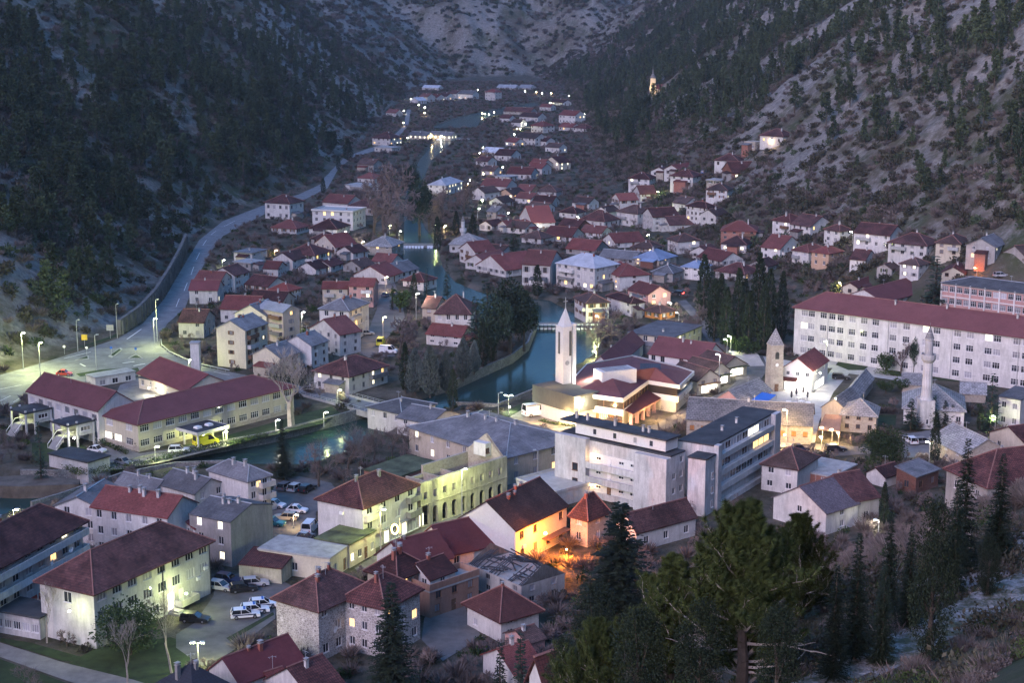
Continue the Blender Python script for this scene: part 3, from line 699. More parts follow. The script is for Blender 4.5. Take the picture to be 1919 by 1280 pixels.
def house(label, L, Np, Rp, yb, roof='hip', rm='red', wm='white', rh=None, ridge=None, nf=None, A=None, B=None, o=0.4, og=0.3, lit=0.03, frame='frame_white', chim=1, chk='white', cat='house', name='house', group=None, zb=-3.0, hh=None,
          wsz=(1.1, 1.35), mull=1, litmat=None, skip=(), base=None, doors=(), sill=0.95, dishes=0, parapet=0, pane=None, C=True, tr=False, cols=None, shut=None):
    loc, rz, la, lb, h, err = foot(L, Np, Rp, yb, o)
    if hh: h = hh
    if h < 2.0 or h > 16 or la > 90 or lb > 90 or abs(err) > 30: WARN.append((label[:40], round(h, 1), round(la, 1), round(lb, 1), round(err)))
    h = max(h, 2.2)
    if ridge is None: ridge = 'b' if lb >= la else 'a'
    sp_ = la if ridge == 'b' else lb
    if rh is None: rh = 0.26 * sp_ if roof != 'flat' else 0
    rh = min(rh, 5.5)
    rnd = random.Random(sum(ord(ch) * (i + 3) for i, ch in enumerate(label)))
    r = root(name, label, cat, loc, rz, group)
    c, s = math.cos(rz), math.sin(rz); FOOT.append((loc.x + c * lb / 2 - s * la / 2, loc.y + s * lb / 2 + c * la / 2, 0.5 * math.hypot(la, lb) * 0.92))
    nf = nf or max(1, round(h / 2.85)); fh = h / nf
    w = MB(); ops = []
    sides = (('A', (0, la), (0, -1), la, A), ('B', (0, 0), (1, 0), lb, B), ('C', (lb, 0), (0, 1), la, None), ('D', (lb, la), (-1, 0), lb, None))
    todo = []
    for key, O, U, LL, spec in sides:
        op = []
        if key in 'AB' and spec != 0:
            n = spec if isinstance(spec, int) else (spec[0] if spec else max(1, int(LL / 3.1)))
            ww, wh = (spec[1], spec[2]) if isinstance(spec, tuple) and len(spec) > 2 else wsz
            wh = min(wh, fh - 0.9)
            if LL < 2.2: n = 0
            ww = min(ww, LL / max(n, 1) * .8)
            if cols and key == 'A': n = len(cols)
            for j in range(nf):
                if (key, j) in skip: continue
                for i in range(n):
                    u = LL * (i + .5) / n - ww / 2 + (rnd.uniform(-.15, .15) if n < 6 else 0)
                    if cols and key == 'A': u = LL * cols[i] - ww / 2
                    if rnd.random() < (0.06 if n < 8 else 0): continue
                    dr = (key, j, i) in doors or (j == 0 and i == n // 2 and key == 'B' and nf < 3 and not isinstance(spec, tuple) and rnd.random() < .6 and n > 1)
                    v = j * fh + (min(sill, fh - wh - .25))
                    if dr: op.append((u, 0.02, 1.0, min(2.1, fh - .3), 0)); todo.append(('d', O, U, u, .02, 1.0, min(2.1, fh - .3)))
                    else: op.append((u, v, ww, wh, 0)); todo.append(('w', O, U, u, v, ww, wh))
        wall_face(w, (O[0], O[1], 0), (U[0], U[1], 0), LL, zb, h, op)
    w.quad((0, 0, h), (lb, 0, h), (lb, la, h), (0, la, h))
    if roof in ('gable', 'shed'):
        if roof == 'gable':
            if ridge == 'b': w.quad((0, la, h), (0, 0, h), (0, la / 2, h + rh - .1)); w.quad((lb, 0, h), (lb, la, h), (lb, la / 2, h + rh - .1))
            else: w.quad((0, 0, h), (lb, 0, h), (lb / 2, 0, h + rh - .1)); w.quad((lb, la, h), (0, la, h), (lb / 2, la, h + rh - .1))
        else:
            if ridge == 'b': w.quad((0, la, h), (0, 0, h), (0, la, h + rh)); w.quad((lb, 0, h), (lb, la, h), (lb, la, h + rh)); w.quad((lb, la, h), (0, la, h), (0, la, h + rh), (lb, la, h + rh))
    w.build('wall', wm, r)
    if base: MB().box(-.05, -.05, zb, lb + .05, la + .05, base[1]).build('base_course', base[0], r)
    for kd, O, U, u, v, ww, wh in todo:
        p = (O[0] + U[0] * u, O[1] + U[1] * u, v); a = math.atan2(U[1], U[0])
        if kd == 'd': put_door(r, p, a, ww, wh)
        else:
            l_ = rnd.random() < lit
            pn = (litmat or rnd.choice(('lit_warm', 'lit_white'))) if l_ else (pane or ('pane_curtain' if rnd.random() < .34 else 'pane'))
            put_window(r, p, a, ww, wh, mull, pn, frame, tr, shut)
    rf = None
    if roof != 'none':
        q = MB().solid(roof_faces(roof, la, lb, h, rh, ridge, o, og), 0.2 if roof != 'flat' else 0.3)
        rf = q.build('roof', rm, r)
        if roof in ('gable', 'hip') and rm in RIDGE:
            q = MB(); AA, BB = (lb, la) if ridge == 'b' else (la, lb); k_ = min(BB / 2, AA / 2) if roof == 'hip' else -og; zz = h + rh + .03; ez = h - rh * o / (BB / 2) + .03
            ln = [((k_, BB / 2, zz), (AA - k_, BB / 2, zz))] if AA - 2 * k_ > .3 else []
            if roof == 'hip': ln += [((-o, -o, ez), (k_, BB / 2, zz)), ((-o, BB + o, ez), (k_, BB / 2, zz)), ((AA + o, -o, ez), (AA - k_, BB / 2, zz)), ((AA + o, BB + o, ez), (AA - k_, BB / 2, zz))]
            for p0, p1 in ln:
                if ridge != 'b': p0, p1 = (p0[1], p0[0], p0[2]), (p1[1], p1[0], p1[2])
                q.beam(p0, p1, .2)
            q.build('ridge_tile', RIDGE[rm], rf)
        if parapet:
            for x0, y0, x1, y1 in ((-o, -o, lb + o, -o + .2), (-o, la + o - .2, lb + o, la + o), (-o, -o + .2, -o + .2, la + o - .2), (lb + o - .2, -o + .2, lb + o, la + o - .2)): MB().box(x0, y0, h + .152, x1, y1, h + .15 + parapet).build('parapet', wm, r)
        for k in range(chim):
            if ridge == 'b': x, y = lb * (0.25 + 0.5 * (k + rnd.random() * .6) / max(chim, 1)), la * rnd.uniform(.38, .56)
            else: x, y = lb * rnd.uniform(.38, .56), la * (0.25 + 0.5 * (k + rnd.random() * .6) / max(chim, 1))
            dd = abs((y / la if ridge == 'b' else x / lb) - .5) * 2
            zt = h + (rh * (1 - dd) if roof in ('gable', 'hip') else .1)
            ob('chimney', chimney_mesh(chk), rf, (x, y, zt + rnd.uniform(-.4, .1)), 0, rnd.uniform(.55, .9))
    if rf is not None and roof in ('gable', 'hip') and loc.y < 480 and rnd.random() < .6:
        global AERIAL
        if AERIAL is None: AERIAL = MB().beam((0, 0, -.5), (0, 0, 2.2), .06).beam((-.6, 0, 2.0), (.6, 0, 2.0), .04).beam((-.45, .3, 1.9), (-.45, -.3, 1.9), .04).beam((0, .4, 1.9), (0, -.4, 1.9), .04).beam((.45, .25, 1.9), (.45, -.25, 1.9), .04).mesh('aerial', ['metal_grey'])
        ob('aerial', AERIAL, rf, (lb * rnd.uniform(.4, .6), la * rnd.uniform(.4, .6), h + rh * .8), rnd.uniform(0, 3))
    for k in range(dishes): dish(r, (lb * rnd.uniform(.2, .8), -.35, h * rnd.uniform(.5, .8)), rnd.uniform(-.3, .3))
    return r, la, lb, h, rh
def local_pt(r, x, y, z):
    c, s = math.cos(r.rotation_euler.z), math.sin(r.rotation_euler.z)
    return Vector((r.location.x + c * x - s * y, r.location.y + s * x + c * y, r.location.z + z))
def balcony(r, side, u0, u1, z, d, la, lb, mat='white', ph=1.0):
    """slab with solid parapet on wall A or B; u from its left end seen from outside"""
    b = MB()
    if side == 'B': b.box(u0, -d, z - .15, u1, -.01, z); b.box(u0, -d, z, u1, -d + .12, z + ph); b.box(u0, -d + .12, z, u0 + .1, -.01, z + ph); b.box(u1 - .1, -d + .12, z, u1, -.01, z + ph)
    else: b.box(-d, la - u1, z - .15, -.01, la - u0, z); b.box(-d, la - u1, z, -d + .12, la - u0, z + ph); b.box(-d + .12, la - u1, z, -.01, la - u1 + .1, z + ph); b.box(-d + .12, la - u0 - .1, z, -.01, la - u0, z + ph)
    return b.build('balcony', mat, r)
# ------------------------------------------------------------------ lamps
PW = 0.62
LC = {'white': (1.0, 0.95, 0.74), 'green': (0.90, 1.0, 0.40), 'warm': (1.0, 0.64, 0.27), 'orange': (1.0, 0.27, 0.025)}
LAMPM = {}
def point(par, loc, col, w, r=0.12):
    d = bpy.data.lights.new('bulb_light', 'POINT'); d.energy = w * PW; d.color = LC[col]; d.shadow_soft_size = r; d.use_custom_distance = False
    o = bpy.data.objects.new('bulb_light', d); COL.objects.link(o); o.location = loc; o.parent = par; return o
def street_lamp(label, head, yb, col='white', w=900, lit=True, arm=0.9, group=None, far=False, double=False):
    b = on(head[0], yb); a_, b_, c_ = ray(*head); H = CZ + c_ * (b.y / b_) - b.z
    H = min(max(H, 2.5), 14)
    r = root('street_lamp', label, 'street lamp', b, 0, group)
    ax = -arm if head[0] > 960 else arm
    if far:
        MB().beam((0, 0, -.5), (0, 0, H), .16, n=4).build('pole', 'metal_grey', r)
        if lit: MB().lathe([(.02, H - .3), (.32, H - .1), (.32, H + .15), (.02, H + .3)], 6).build('lamp_head', 'bulb_' + col, r)
    else:
        MB().beam((0, 0, -.5), (0, 0, H), .18, w2=.1, n=6).build('pole', 'metal_grey', r)
        for s in ((1, -1) if double else (1,)):
            MB().beam((0, 0, H - .1), (ax * .8 * s, -.1, H + .12), .07).build('arm', 'metal_grey', r)
            hd = MB().box(ax * .75 * s - .32, -.28, H + .1, ax * .75 * s + .32, .08, H + .26).build('lamp_head', 'metal_grey', r)
            if lit: MB().box(ax * .75 * s - .27, -.24, H - .04, ax * .75 * s + .27, .04, H + .098).build('bulb', 'bulb_' + col, hd)
    if lit and w: point(r, (ax * .7 if not far else 0, -.1, H - .35), col, w)
    return r
def wall_lamp(label, p, yb, col, w, out=0.0, name='wall_lamp', size=.16):
    b = on(p[0], yb); a_, b_, c_ = ray(*p); t = b.y / b_; q = Vector((a_ * t, b.y, CZ + c_ * t))
    r = root(name, label, 'lamp', q); MB().lathe([(.02, -size), (size, -size * .5), (size, size * .5), (.02, size)], 8).build('bulb', 'bulb_' + col, r)
    MB().box(-.05, 0, size, .05, .5, size + .08).build('bracket', 'metal_dark', r)
    point(r, (0, -.25, -.3), col, w); return r
# ================================================================== large buildings near the camera
# --- office with the dark tiled hip roof, lower left
r, la, lb, h, rh = house('white three-storey office with dark red hip roof behind the police cars', (64, 1083), (175, 1111), (401, 1008), 1222, 'hip', 'dark_red', 'white', 3.6, 'b', 3, A=0, B=(8, 1.9, 1.6), o=.7, chim=0, cat='office', name='office_building', lit=0, mull=2, frame='frame_white', skip=(('B', 0),))
for u, z, ww, wh in ((la * .45, 6.3, 1.6, 1.7),): put_window(r, (0.0 - .16, la - u, z), -PI / 2, ww, wh, 1)
balcony(r, 'B', lb * .66, lb * .82, .9, 1.6, la, lb, 'concrete_plain', .9)
MB().box(lb * .60, -2.2, -1, lb * .66, -.02, .3).box(lb * .61, -1.8, .3, lb * .66, -.02, .6).build('entrance_steps', 'concrete_plain', r)
put_door(r, (lb * .60, -.17, .6), 0, 1.3, 2.6, 'lit_shop'); put_door(r, (lb * .70, -.17, .95), 0, 1.1, 2.2, 'frame_white')
for u in (.08, .2, .32, .44): put_window(r, (lb * u, -.16, 1.0), 0, 2.2, 1.5, 2)
MB().box(lb * .565, -.12, 0, lb * .565 + .14, -.01, h).box(lb * .99, -.12, 0, lb * .99 + .14, -.01, h).build('drainpipe', 'metal_dark', r)
ac = MB().box(0, -.3, 0, .8, -.02, .55).mesh('air_conditioner', ['white_paint'])
for u, z in ((.86, 3.2), (.93, 4.4)): ob('air_conditioner', ac, r, (lb * u, -.02, z))
wall_lamp('bright lamp over the office door beside the police cars', (349, 1113), 1156, 'green', 520)
wall_lamp('small lamp above the side door of the white office', (130, 1146), 1222, 'green', 160)
house('low flat-roofed annex with wide windows against the white office', (-70, 1135), (74, 1160), 6, 1202, 'flat', 'tar', 'dirty', nf=1, A=(8, 2.0, 1.3), B=0, chim=0, cat='annex', name='annex', lit=0, mull=2)
# --- left edge: block with white balcony bands
r, la, lb, h, rh = house('long block with white balcony bands and dark red roof at the left edge', 11, (-60, 1090), (168, 969), 1222, 'hip', 'dark_red', 'dirty', 3.4, 'b', 4, A=0, B=(9, 1.6, 1.5), o=.9, chim=1, chk='brick', cat='apartment block', name='apartment_block', lit=.04)
for z in (5.6, 8.4): balcony(r, 'B', 0.2, lb, z, 1.3, la, lb, 'white', 1.0)
for k in range(4): MB().box(lb * .2 + k * 3.6, -.1, .02, lb * .2 + k * 3.6 + 3.1, -.01, 2.5).build('garage_door', 'red_door', r)
dish(r, (lb * .62, -1.6, 7.2), .3, .6); dish(r, (lb * .8, -1.6, 7.6), -.2, .5)
# --- riverside terrace
house('white end house with curved gable and grey roof by the river', (114, 939), (190, 953), (216, 918), 1025, 'gable', 'grey_sheet', 'white', 1.8, 'b', 3, A=2, B=0, chim=1, o=.25)
r, la, lb, h, rh = house('white terrace house with bright red roof and many chimneys by the river', (183, 942), (314, 970), (352, 938), 1062, 'gable', 'red', 'white', 2.4, 'a', 3, A=5, B=0, chim=4, o=.3, lit=0)
house('grey-roofed river house behind the bright red terrace roof', (222, 905), (285, 925), (316, 908), 955, 'gable', 'grey_sheet', 'white', 1.8, 'a', 2, chim=3, o=.25, A=0, B=0)
house('grey-roofed river house with a pale side wall and two chimneys', (309, 902), (364, 926), (413, 903), 968, 'gable', 'grey_sheet', 'white', 2.0, 'a', 2, chim=3, o=.25, A=0, B=2)
r, la, lb, h, rh = house('pink-white house with stacked balconies and one lit window over the parking lot', (383, 880), (464, 902), (514, 889), 968, 'hip', 'grey_sheet', 'white', 1.8, 'a', 3, A=0, B=2, chim=2, o=.35, lit=0)
for z in (.3, 2.6, 4.9): balcony(r, 'B', lb * .45, lb + .3, z, 1.2, la, lb, 'white', .9)
put_window(r, (lb * .35, -.16, h - 1.8), 0, 1.1, 1.2, 1, 'lit_warm')
r, la, lb, h, rh = house('tall grey-roofed house with a blank weathered wall beside the parking lot', (366, 958), (432, 979), (497, 942), 1064, 'gable', 'grey_sheet', 'grey', 1.6, 'a', 3, A=2, B=0, chim=4, o=.15, og=.1, lit=.5, litmat='lit_white')
house('small white outbuilding with a plum-red roof below the bright red terrace', (330, 984), (364, 992), (408, 985), 1050, 'shed', 'sheet_red', 'white', 1.0, 'b', 2, chim=0, o=.2, lit=.3)
# --- clinic
r, la, lb, h, rh = house('long two-storey cream clinic wing with plum-red roof along the river', (185, 773), (257, 795), (553, 722), 849, 'hip', 'sheet_red', 'cream', 2.7, 'b', 2, A=(2, 2.3, 1.5), B=(13, 2.3, 1.5), o=.6, chim=0, cat='clinic', name='clinic_building', lit=0, mull=3, base=('old_stone', 1.1), tr=True)
for k in range(2): put_window(r, (-.2, la - 1.6 - k * 3.4, 1.2), -PI / 2, 2.4, 1.4, 3, 'lit_white')
cl = r
r2 = root('entrance_canopy', 'flat dark entrance canopy on white columns in front of the clinic', 'canopy', local_pt(cl, lb * .22, -7.5, 0), cl.rotation_euler.z)
MB().box(0, 0, 3.0, 8.5, 7.2, 3.35).build('roof', 'tar', r2); MB().box(-.1, -.1, 2.8, 8.6, 0, 3.45).box(-.1, 0, 2.8, 0, 7.2, 3.45).box(8.5, 0, 2.8, 8.6, 7.2, 3.45).build('fascia', 'white', r2)
for x in (.4, 8.1):
    for y in (.4, 5): MB().box(x - .15, y - .15, -.5, x + .15, y + .15, 2.98).build('column', 'white', r2)
for x in (2, 5): MB().box(x, 2.5, 3.36, x + 1.4, 3.9, 3.8, top=.1).build('skylight', 'white_paint', r2)
point(r2, (4, 3, 2.5), 'green', 700)
r, la, lb, h, rh = house('rear clinic wing with plum-red gable roof behind the courtyard', (254, 697), (346, 733), 13, 760, 'gable', 'sheet_red', 'cream', 3.0, 'a', 2, A=4, B=0, o=.5, chim=0, cat='clinic', name='clinic_building', lit=.1, mull=3)
r, la, lb, h, rh = house('left clinic wing with plum-red gable roof and stair towers', (49, 730), (183, 769), (255, 752), 833, 'gable', 'sheet_red', 'white', 3.2, 'a', 2, A=(8, 1.8, 1.5), B=1, o=.45, chim=0, cat='clinic', name='clinic_building', lit=0, mull=3)
lw, lwa, lwh = r, la, h
def stair_tower(label, y0):
    t = root('stair_tower', label, 'stair tower', local_pt(lw, -7.0, y0, 0), lw.rotation_euler.z)
    MB().box(-.3, -.2, 4.9, 6.6, 6.2, 5.3).build('roof', 'tar', t)
    MB().box(2.0, 0, 2.4, 6.6, .2, 4.88).box(2.0, 5.8, 2.4, 6.6, 6.0, 4.88).box(6.4, .2, 2.4, 6.6, 5.8, 4.88).box(2.0, .2, 2.3, 6.4, 5.8, 2.5).build('wall', 'white', t)
    for x in (0, 2.2, 6.2):
        for y in (0, 5.7): MB().box(x - .18, y - .18, -1, x + .18, y + .18, 5.7).build('column', 'white', t)
    s = MB()
    for k in range(12): s.box(-.2 + k * .18 - 2.2, 1.2, k * .2, -.2 + k * .18 + .25 - 2.2, 4.2, k * .2 + .2)
    s.box(-.1, 1.2, 2.2, 2.1, 4.2, 2.4).build('stairs', 'concrete_plain', t)
    for y in (1.1, 4.3): MB().beam((-2.4, y, .9), (0, y, 3.3), .1).beam((0, y, 3.3), (2, y, 3.3), .1).beam((-2.4, y, 0), (-2.4, y, .9), .07).beam((-1.2, y, 1.2), (-1.2, y, 2.1), .07).build('railing', 'white_paint', t)
    put_window(t, (3, -.16, 3.3), 0, 2.4, 1.0, 2); point(t, (.8, 3, 4.3), 'green', 130)
stair_tower('open white stair tower nearest the car park garage', 1.0)
stair_tower('open white stair tower at the far end of the left clinic wing', 17.0)
house('white garage with a dark flat roof in the clinic yard', (107, 846), (164, 868), (190, 852), 892, 'flat', 'tar', 'white', nf=1, A=0, B=0, chim=0, o=.25, cat='garage', name='garage')
house('low garage row with flat roof behind the clinic courtyard', (180, 724), (256, 702), 5, 712, 'flat', 'concrete_plain', 'white', nf=1, A=0, B=0, chim=0, o=.2, cat='garage', name='garage', hh=3.0) if False else None
house('small flat-roofed block with a bright lamp in the clinic courtyard', (263, 706), (306, 717), (314, 713), 738, 'flat', 'tar', 'cream', nf=1, A=3, B=0, chim=0, o=.2, cat='outbuilding', name='outbuilding', mull=2, lit=0)
house('long low garage wall with dark doors behind the left clinic wing', (178, 709), (255, 696), 5, 712, 'flat', 'concrete_plain', 'white', nf=1, A=(3, 1.6, 1.8), B=0, chim=0, o=.15, cat='garage', name='garage', lit=0, sill=.1)
b0 = on(368, 697); r = root('boiler_chimney', 'square white boiler chimney behind the clinic roof', 'chimney', b0)
MB().box(-1.1, -1.1, -1, 1.1, 1.1, 7.6).build('shaft', 'white', r); MB().box(-1.3, -1.3, 7.6, 1.3, 1.3, 7.9).build('cap', 'concrete_plain', r)
# --- stone apartment house in the foreground, two offset wings
r, la, lb, h, rh = house('large rubble-stone apartment house with dark red roof, left wing', (507, 1116), (597, 1143), (702, 1094), 1246, 'hip', 'dark_red', 'rubble_wall', 2.9, 'b', 3, A=0, B=(4, 1.2, 1.4), o=.65, chim=3, chk='brick', cat='apartment house', name='apartment_house', lit=0)
dish(r, (lb * .25, -.5, h * .5), .2, .55)
r, la, lb, h, rh = house('right wing of the rubble-stone apartment house behind the fir tree', (640, 1115), (722, 1139), (789, 1097), 1240, 'hip', 'dark_red', 'rubble_wall', 2.7, 'b', 3, A=(3, 1.0, 1.3), B=(3, 1.3, 1.4), o=.6, chim=1, chk='brick', cat='apartment house', name='apartment_house', lit=.06)
house('dark red tiled roof house joined behind the rubble-stone apartment house', (690, 1062), (745, 1085), (800, 1056), 1160, 'hip', 'dark_red', 'beige', 2.6, 'b', 3, A=1, B=2, o=.5, chim=3, chk='brick', lit=.3)
house('low house with plum-red sheet roof at the foot of the stone building', (394, 1250), (448, 1282), (567, 1230), 1322, 'gable', 'sheet_red', 'white', 2.6, 'b', 1, A=0, B=3, o=.4, chim=2, chk='brick', lit=0)
house('house with dark slate roof at the bottom edge', (268, 1290), (362, 1332), (452, 1288), 1395, 'hip', 'slate', 'white', 3.6, 'b', 2, A=2, B=2, o=.4, chim=2, chk='grey', lit=0)
house('red-tiled cottage with white verge at the bottom edge', (500, 1268), (585, 1312), (646, 1280), 1348, 'gable', 'dark_red', 'white', 3.0, 'b', 1, A=1, B=2, o=.4, chim=1, lit=0)
house('small red lean-to roof in front of the plum-red cottage', (484, 1262), (512, 1283), (542, 1270), 1312, 'gable', 'red', 'white', 1.0, 'b', 1, A=0, B=0, o=.25, chim=0)
r, la, lb, h, rh = house('white villa with red hip roof and raised ground floor', (866, 1125), (937, 1163), (1020, 1138), 1210, 'hip', 'red', 'white', 3.0, 'b', 2, A=2, B=2, o=.7, chim=1, chk='brick', lit=0)
ob('air_conditioner', ac, r, (-.02, la * .6, 3.2), -PI / 2)
house('small white cottage with red roof between the two little firs', (900, 1224), (962, 1264), (1023, 1246), 1300, 'gable', 'red', 'white', 2.2, 'b', 1, A=1, B=2, o=.4, chim=1, lit=0)
house('pink shed with a sloping tiled roof above the little firs', (946, 1190), (990, 1214), (1022, 1200), 1234, 'gable', 'brown', 'pink', 1.2, 'b', 1, A=0, B=0, o=.3, chim=1)
house('red-roofed outhouse at the bottom edge below the white cottage', (985, 1290), (1020, 1310), (1060, 1292), 1335, 'gable', 'red', 'white', 1.6, 'b', 1, A=0, B=0, o=.3, chim=0)
r, la, lb, h, rh = house('terracotta block with roof terrace beside the stone apartment house', (770, 1096), (805, 1111), (897, 1079), 1160, 'flat', 'concrete_plain', 'terra', nf=2, A=0, B=3, o=.1, chim=0, parapet=1.0, lit=0, frame='frame_brown')
house('white gabled house with dark red roof above the terracotta block', (765, 1066), (806, 1087), (846, 1064), 1150, 'gable', 'dark_red', 'white', 1.9, 'b', 3, A=2, B=1, o=.3, chim=1, chk='brick', lit=0)
house('plum-red roofed row house nearest the stone apartment house', (722, 1032), (764, 1066), (836, 1034), 1112, 'gable', 'sheet_red', 'white', 3.2, 'b', 2, A=0, B=2, o=.5, chim=1, chk='grey', lit=0)
house('plum-red roofed row house with pale roof seams above the burnt-out house', (800, 1004), (838, 1040), (952, 1002), 1074, 'gable', 'sheet_red', 'white', 3.6, 'b', 1, A=0, B=4, o=.5, chim=0, lit=.2, litmat='lit_white')
r, la, lb, h, rh = house('white house with dark brown roof, its front lit orange', (860, 968), (967, 994), (1061, 944), 1062, 'gable', 'brown', 'white_clean', 4.0, 'b', 2, A=0, B=(4, 1.2, 1.4), o=.35, chim=4, chk='brick', frame='frame_brown', lit=0)
ob('air_conditioner', ac, r, (lb * .13, -.02, 2.4)); MB().box(lb * .5, -1.6, 2.3, lb * .95, -.02, 2.45).build('porch_roof', 'wood', r)
wall_lamp('strong orange lamp on the white house front', (1022, 1000), 1052, 'orange', 3000, size=.25); wall_lamp('orange lamp glow at the yard of the orange-lit house', (1062, 1030), 1060, 'orange', 3000, size=.12)
r, la, lb, h, rh = house('burnt-out house with collapsed roof timbers', (886, 1055), (977, 1100), (1052, 1072), 1142, 'none', 'tar', 'grey', 0, 'a', 2, A=(4, 1.1, 1.3), B=2, o=.1, chim=0, lit=0, frame='frame_grey', cat='ruined house', name='ruined_house')
MB().quad((0, 0, h), (lb, 0, h), (lb / 2, 0, h + 2.6)).build('gable', 'dark_grey', r); MB().quad((lb, la, h), (0, la, h), (lb / 2, la, h + 2.6)).build('gable', 'dark_grey', r)
bm_ = MB().beam((0, 0, 0), (0, 1, 0), .16).mesh('roof_beam', ['metal_dark'])
for k in range(34):
    y = la * (k + .5) / 34; s = random.choice((-1, 1)); x0 = lb / 2 + s * lb / 2
    if random.random() < .85:
        p0 = Vector((x0, y, h)); p1 = Vector((lb / 2 - s * random.uniform(-1, .3), y + random.uniform(-.8, .8), h + random.uniform(1.2, 2.6))); dv = p1 - p0
        o_ = ob('roof_beam', bm_, r, p0); o_.rotation_mode = 'QUATERNION'; o_.rotation_quaternion = dv.to_track_quat('Y', 'Z'); o_.scale = (1, dv.length, 1)
for k in range(26):
    p0 = Vector((random.uniform(.3, lb - .6), random.uniform(.5, la - 3), h + random.uniform(-.3, 1.5))); dv = Vector((random.uniform(-1, 1), random.uniform(1.5, 4), random.uniform(-.5, .5)))
    o_ = ob('roof_beam', bm_, r, p0); o_.rotation_mode = 'QUATERNION'; o_.rotation_quaternion = dv.to_track_quat('Y', 'Z'); o_.scale = (1.3, dv.length, 1.3)
MB().box(.2, .2, h - .9, lb - .2, la - .2, h - .6).build('fallen_ceiling', 'tar', r)
# --- street with the yellow-lit facade
r, la, lb, h, rh = house('three-storey house with dark red hip roof and shopfront on the yellow-lit street', (589, 932), (681, 952), (787, 905), 1040, 'hip', 'dark_red', 'white', 3.0, 'b', 3, A=0, B=(4, 1.5, 1.5), o=.5, chim=2, chk='grey', lit=0, skip=(('B', 0),))
for k in range(7): put_window(r, (lb * .36 + k * 1.75, -.16, .1), 0, 1.5, 2.3, 1, 'pane_curtain' if k % 3 else 'lit_white')
MB().box(lb * .34, -.7, 2.55, lb, -.01, 2.75).build('shop_awning', 'concrete_plain', r)
for z in (h * .36, h * .68):
    balcony(r, 'B', lb * .78, lb, z, 1.1, la, lb, 'concrete', .9); balcony(r, 'B', .1, lb * .26, z, .9, la, lb, 'cream', .9)
ob('air_conditioner', ac, r, (-.02, la * .5, h - 2.2), -PI / 2); ob('air_conditioner', ac, r, (lb * .28, -.02, h - 1.6))
def ruin():
    loc, rz, la, lb, h, err = foot((722, 884), (788, 907), (942, 853), 990, .05)
    r = root('ruined_facade', 'roofless arcaded ruin with eight arches lit yellow by a street lamp', 'ruin', loc, rz)
    FOOT.append((local_pt(r, lb / 2, la / 2, 0).x, local_pt(r, lb / 2, la / 2, 0).y, 14))
    op = []; n = 8; fh = h * .5
    for i in range(n):
        u = lb * (.105 + .86 * (i + .5) / n); op.append((u - .65, .05, 1.3, fh * .78, 1))
        op.append((u - .45, fh + .9, .9, 1.35, 0))
    op.append((lb * .015, .05, 1.9, fh * .95, 0)); op.append((lb * .035, fh + .9, .9, 1.35, 0))
    b = MB(); wall_face(b, (0, 0, 0), (1, 0, 0), lb, -1, h, op, rev=.6)
    b.quad((0, 0, h), (lb, 0, h), (lb, .6, h), (0, .6, h))
    b.build('facade', 'mould', r)
    MB().box(0, -.12, fh - .12, lb, -.005, fh + .08).build('string_course', 'mould', r)
    b = MB(); b.box(0, .61, -1, .5, la, h * .8).box(lb - .5, .61, -1, lb, la, h * .95)
    b.box(.5, la - .5, -1, lb * .45, la, h * .7); b.quad((lb - .5, la, h * .95), (lb - .5, 0.7, h * .95), (lb - .5, la * .5, h + 3.6)); b.quad((lb, .7, h * .95), (lb, la, h * .95), (lb, la * .5, h + 3.6)); b.box(lb * .45, la - .5, -1, lb - .5, la, h * .9)
    b.build('rear_wall', 'old_stone', r)
    for k in range(3): MB().box(lb * (.25 + .2 * k), .61, -1, lb * (.25 + .2 * k) + .35, la - .5, h * random.uniform(.55, .8)).build('partition_wall', 'old_stone', r)
    MB().box(.5, .61, h * .42, lb - .5, la - .51, h * .46).build('rubble_floor', 'dirt', r)
    MB().box(lb - 2.2, la * .35, h * .96, lb - .55, la * .65, h + 2.2).build('dormer', 'white', r); put_window(r, (lb - 2.2, la * .35 - .14, h * .96 + .6), 0, 1.0, 1.0, 1, 'pane', 'frame_brown')
ruin()
street_lamp('tall lamp in front of the arcaded ruin', (866, 879), 984, 'green', 2200)
street_lamp('lamp before the three-storey shop house on the yellow-lit street', (714, 955), 1050, 'green', 1300)
b0 = at(739, 1052); r = root('star_ornament', 'glowing orange ring ornament hung on a street pole', 'ornament', at(741, 1056), 0)
hz = CZ + ray(741, 988)[2] * (b0.y / ray(741, 988)[1])
MB().beam((.9, 0, -.5), (.9, 0, hz + 2), .14).build('pole', 'metal_grey', r)
q = MB()
for k in range(14):
    a0, a1 = 2 * PI * k / 14, 2 * PI * (k + 1) / 14; q.beam((.55 * math.cos(a0), -.1, hz + .85 * math.sin(a0)), (.55 * math.cos(a1), -.1, hz + .85 * math.sin(a1)), .16)
q.build('ring', 'star_glow', r); point(r, (0, -.8, hz), 'warm', 180)
house('low building with mossy flat roof on the yellow-lit street', (588, 1010), (655, 1022), (706, 994), 1066, 'flat', 'moss_roof', 'cream', nf=1, A=0, B=4, o=.2, chim=0, lit=.2)
house('long low workshop with grey flat roof behind the yard cars', (478, 1032), (618, 1048), (664, 1022), 1090, 'flat', 'concrete_plain', 'cream', nf=1, A=3, B=2, o=.15, chim=0, lit=0)
house('crumbling shed with a rusty red roof beside the yard cars', (450, 1054), (528, 1066), (548, 1042), 1096, 'shed', 'dark_red', 'mould', 1.0, 'a', 1, A=0, B=0, o=.15, chim=0)
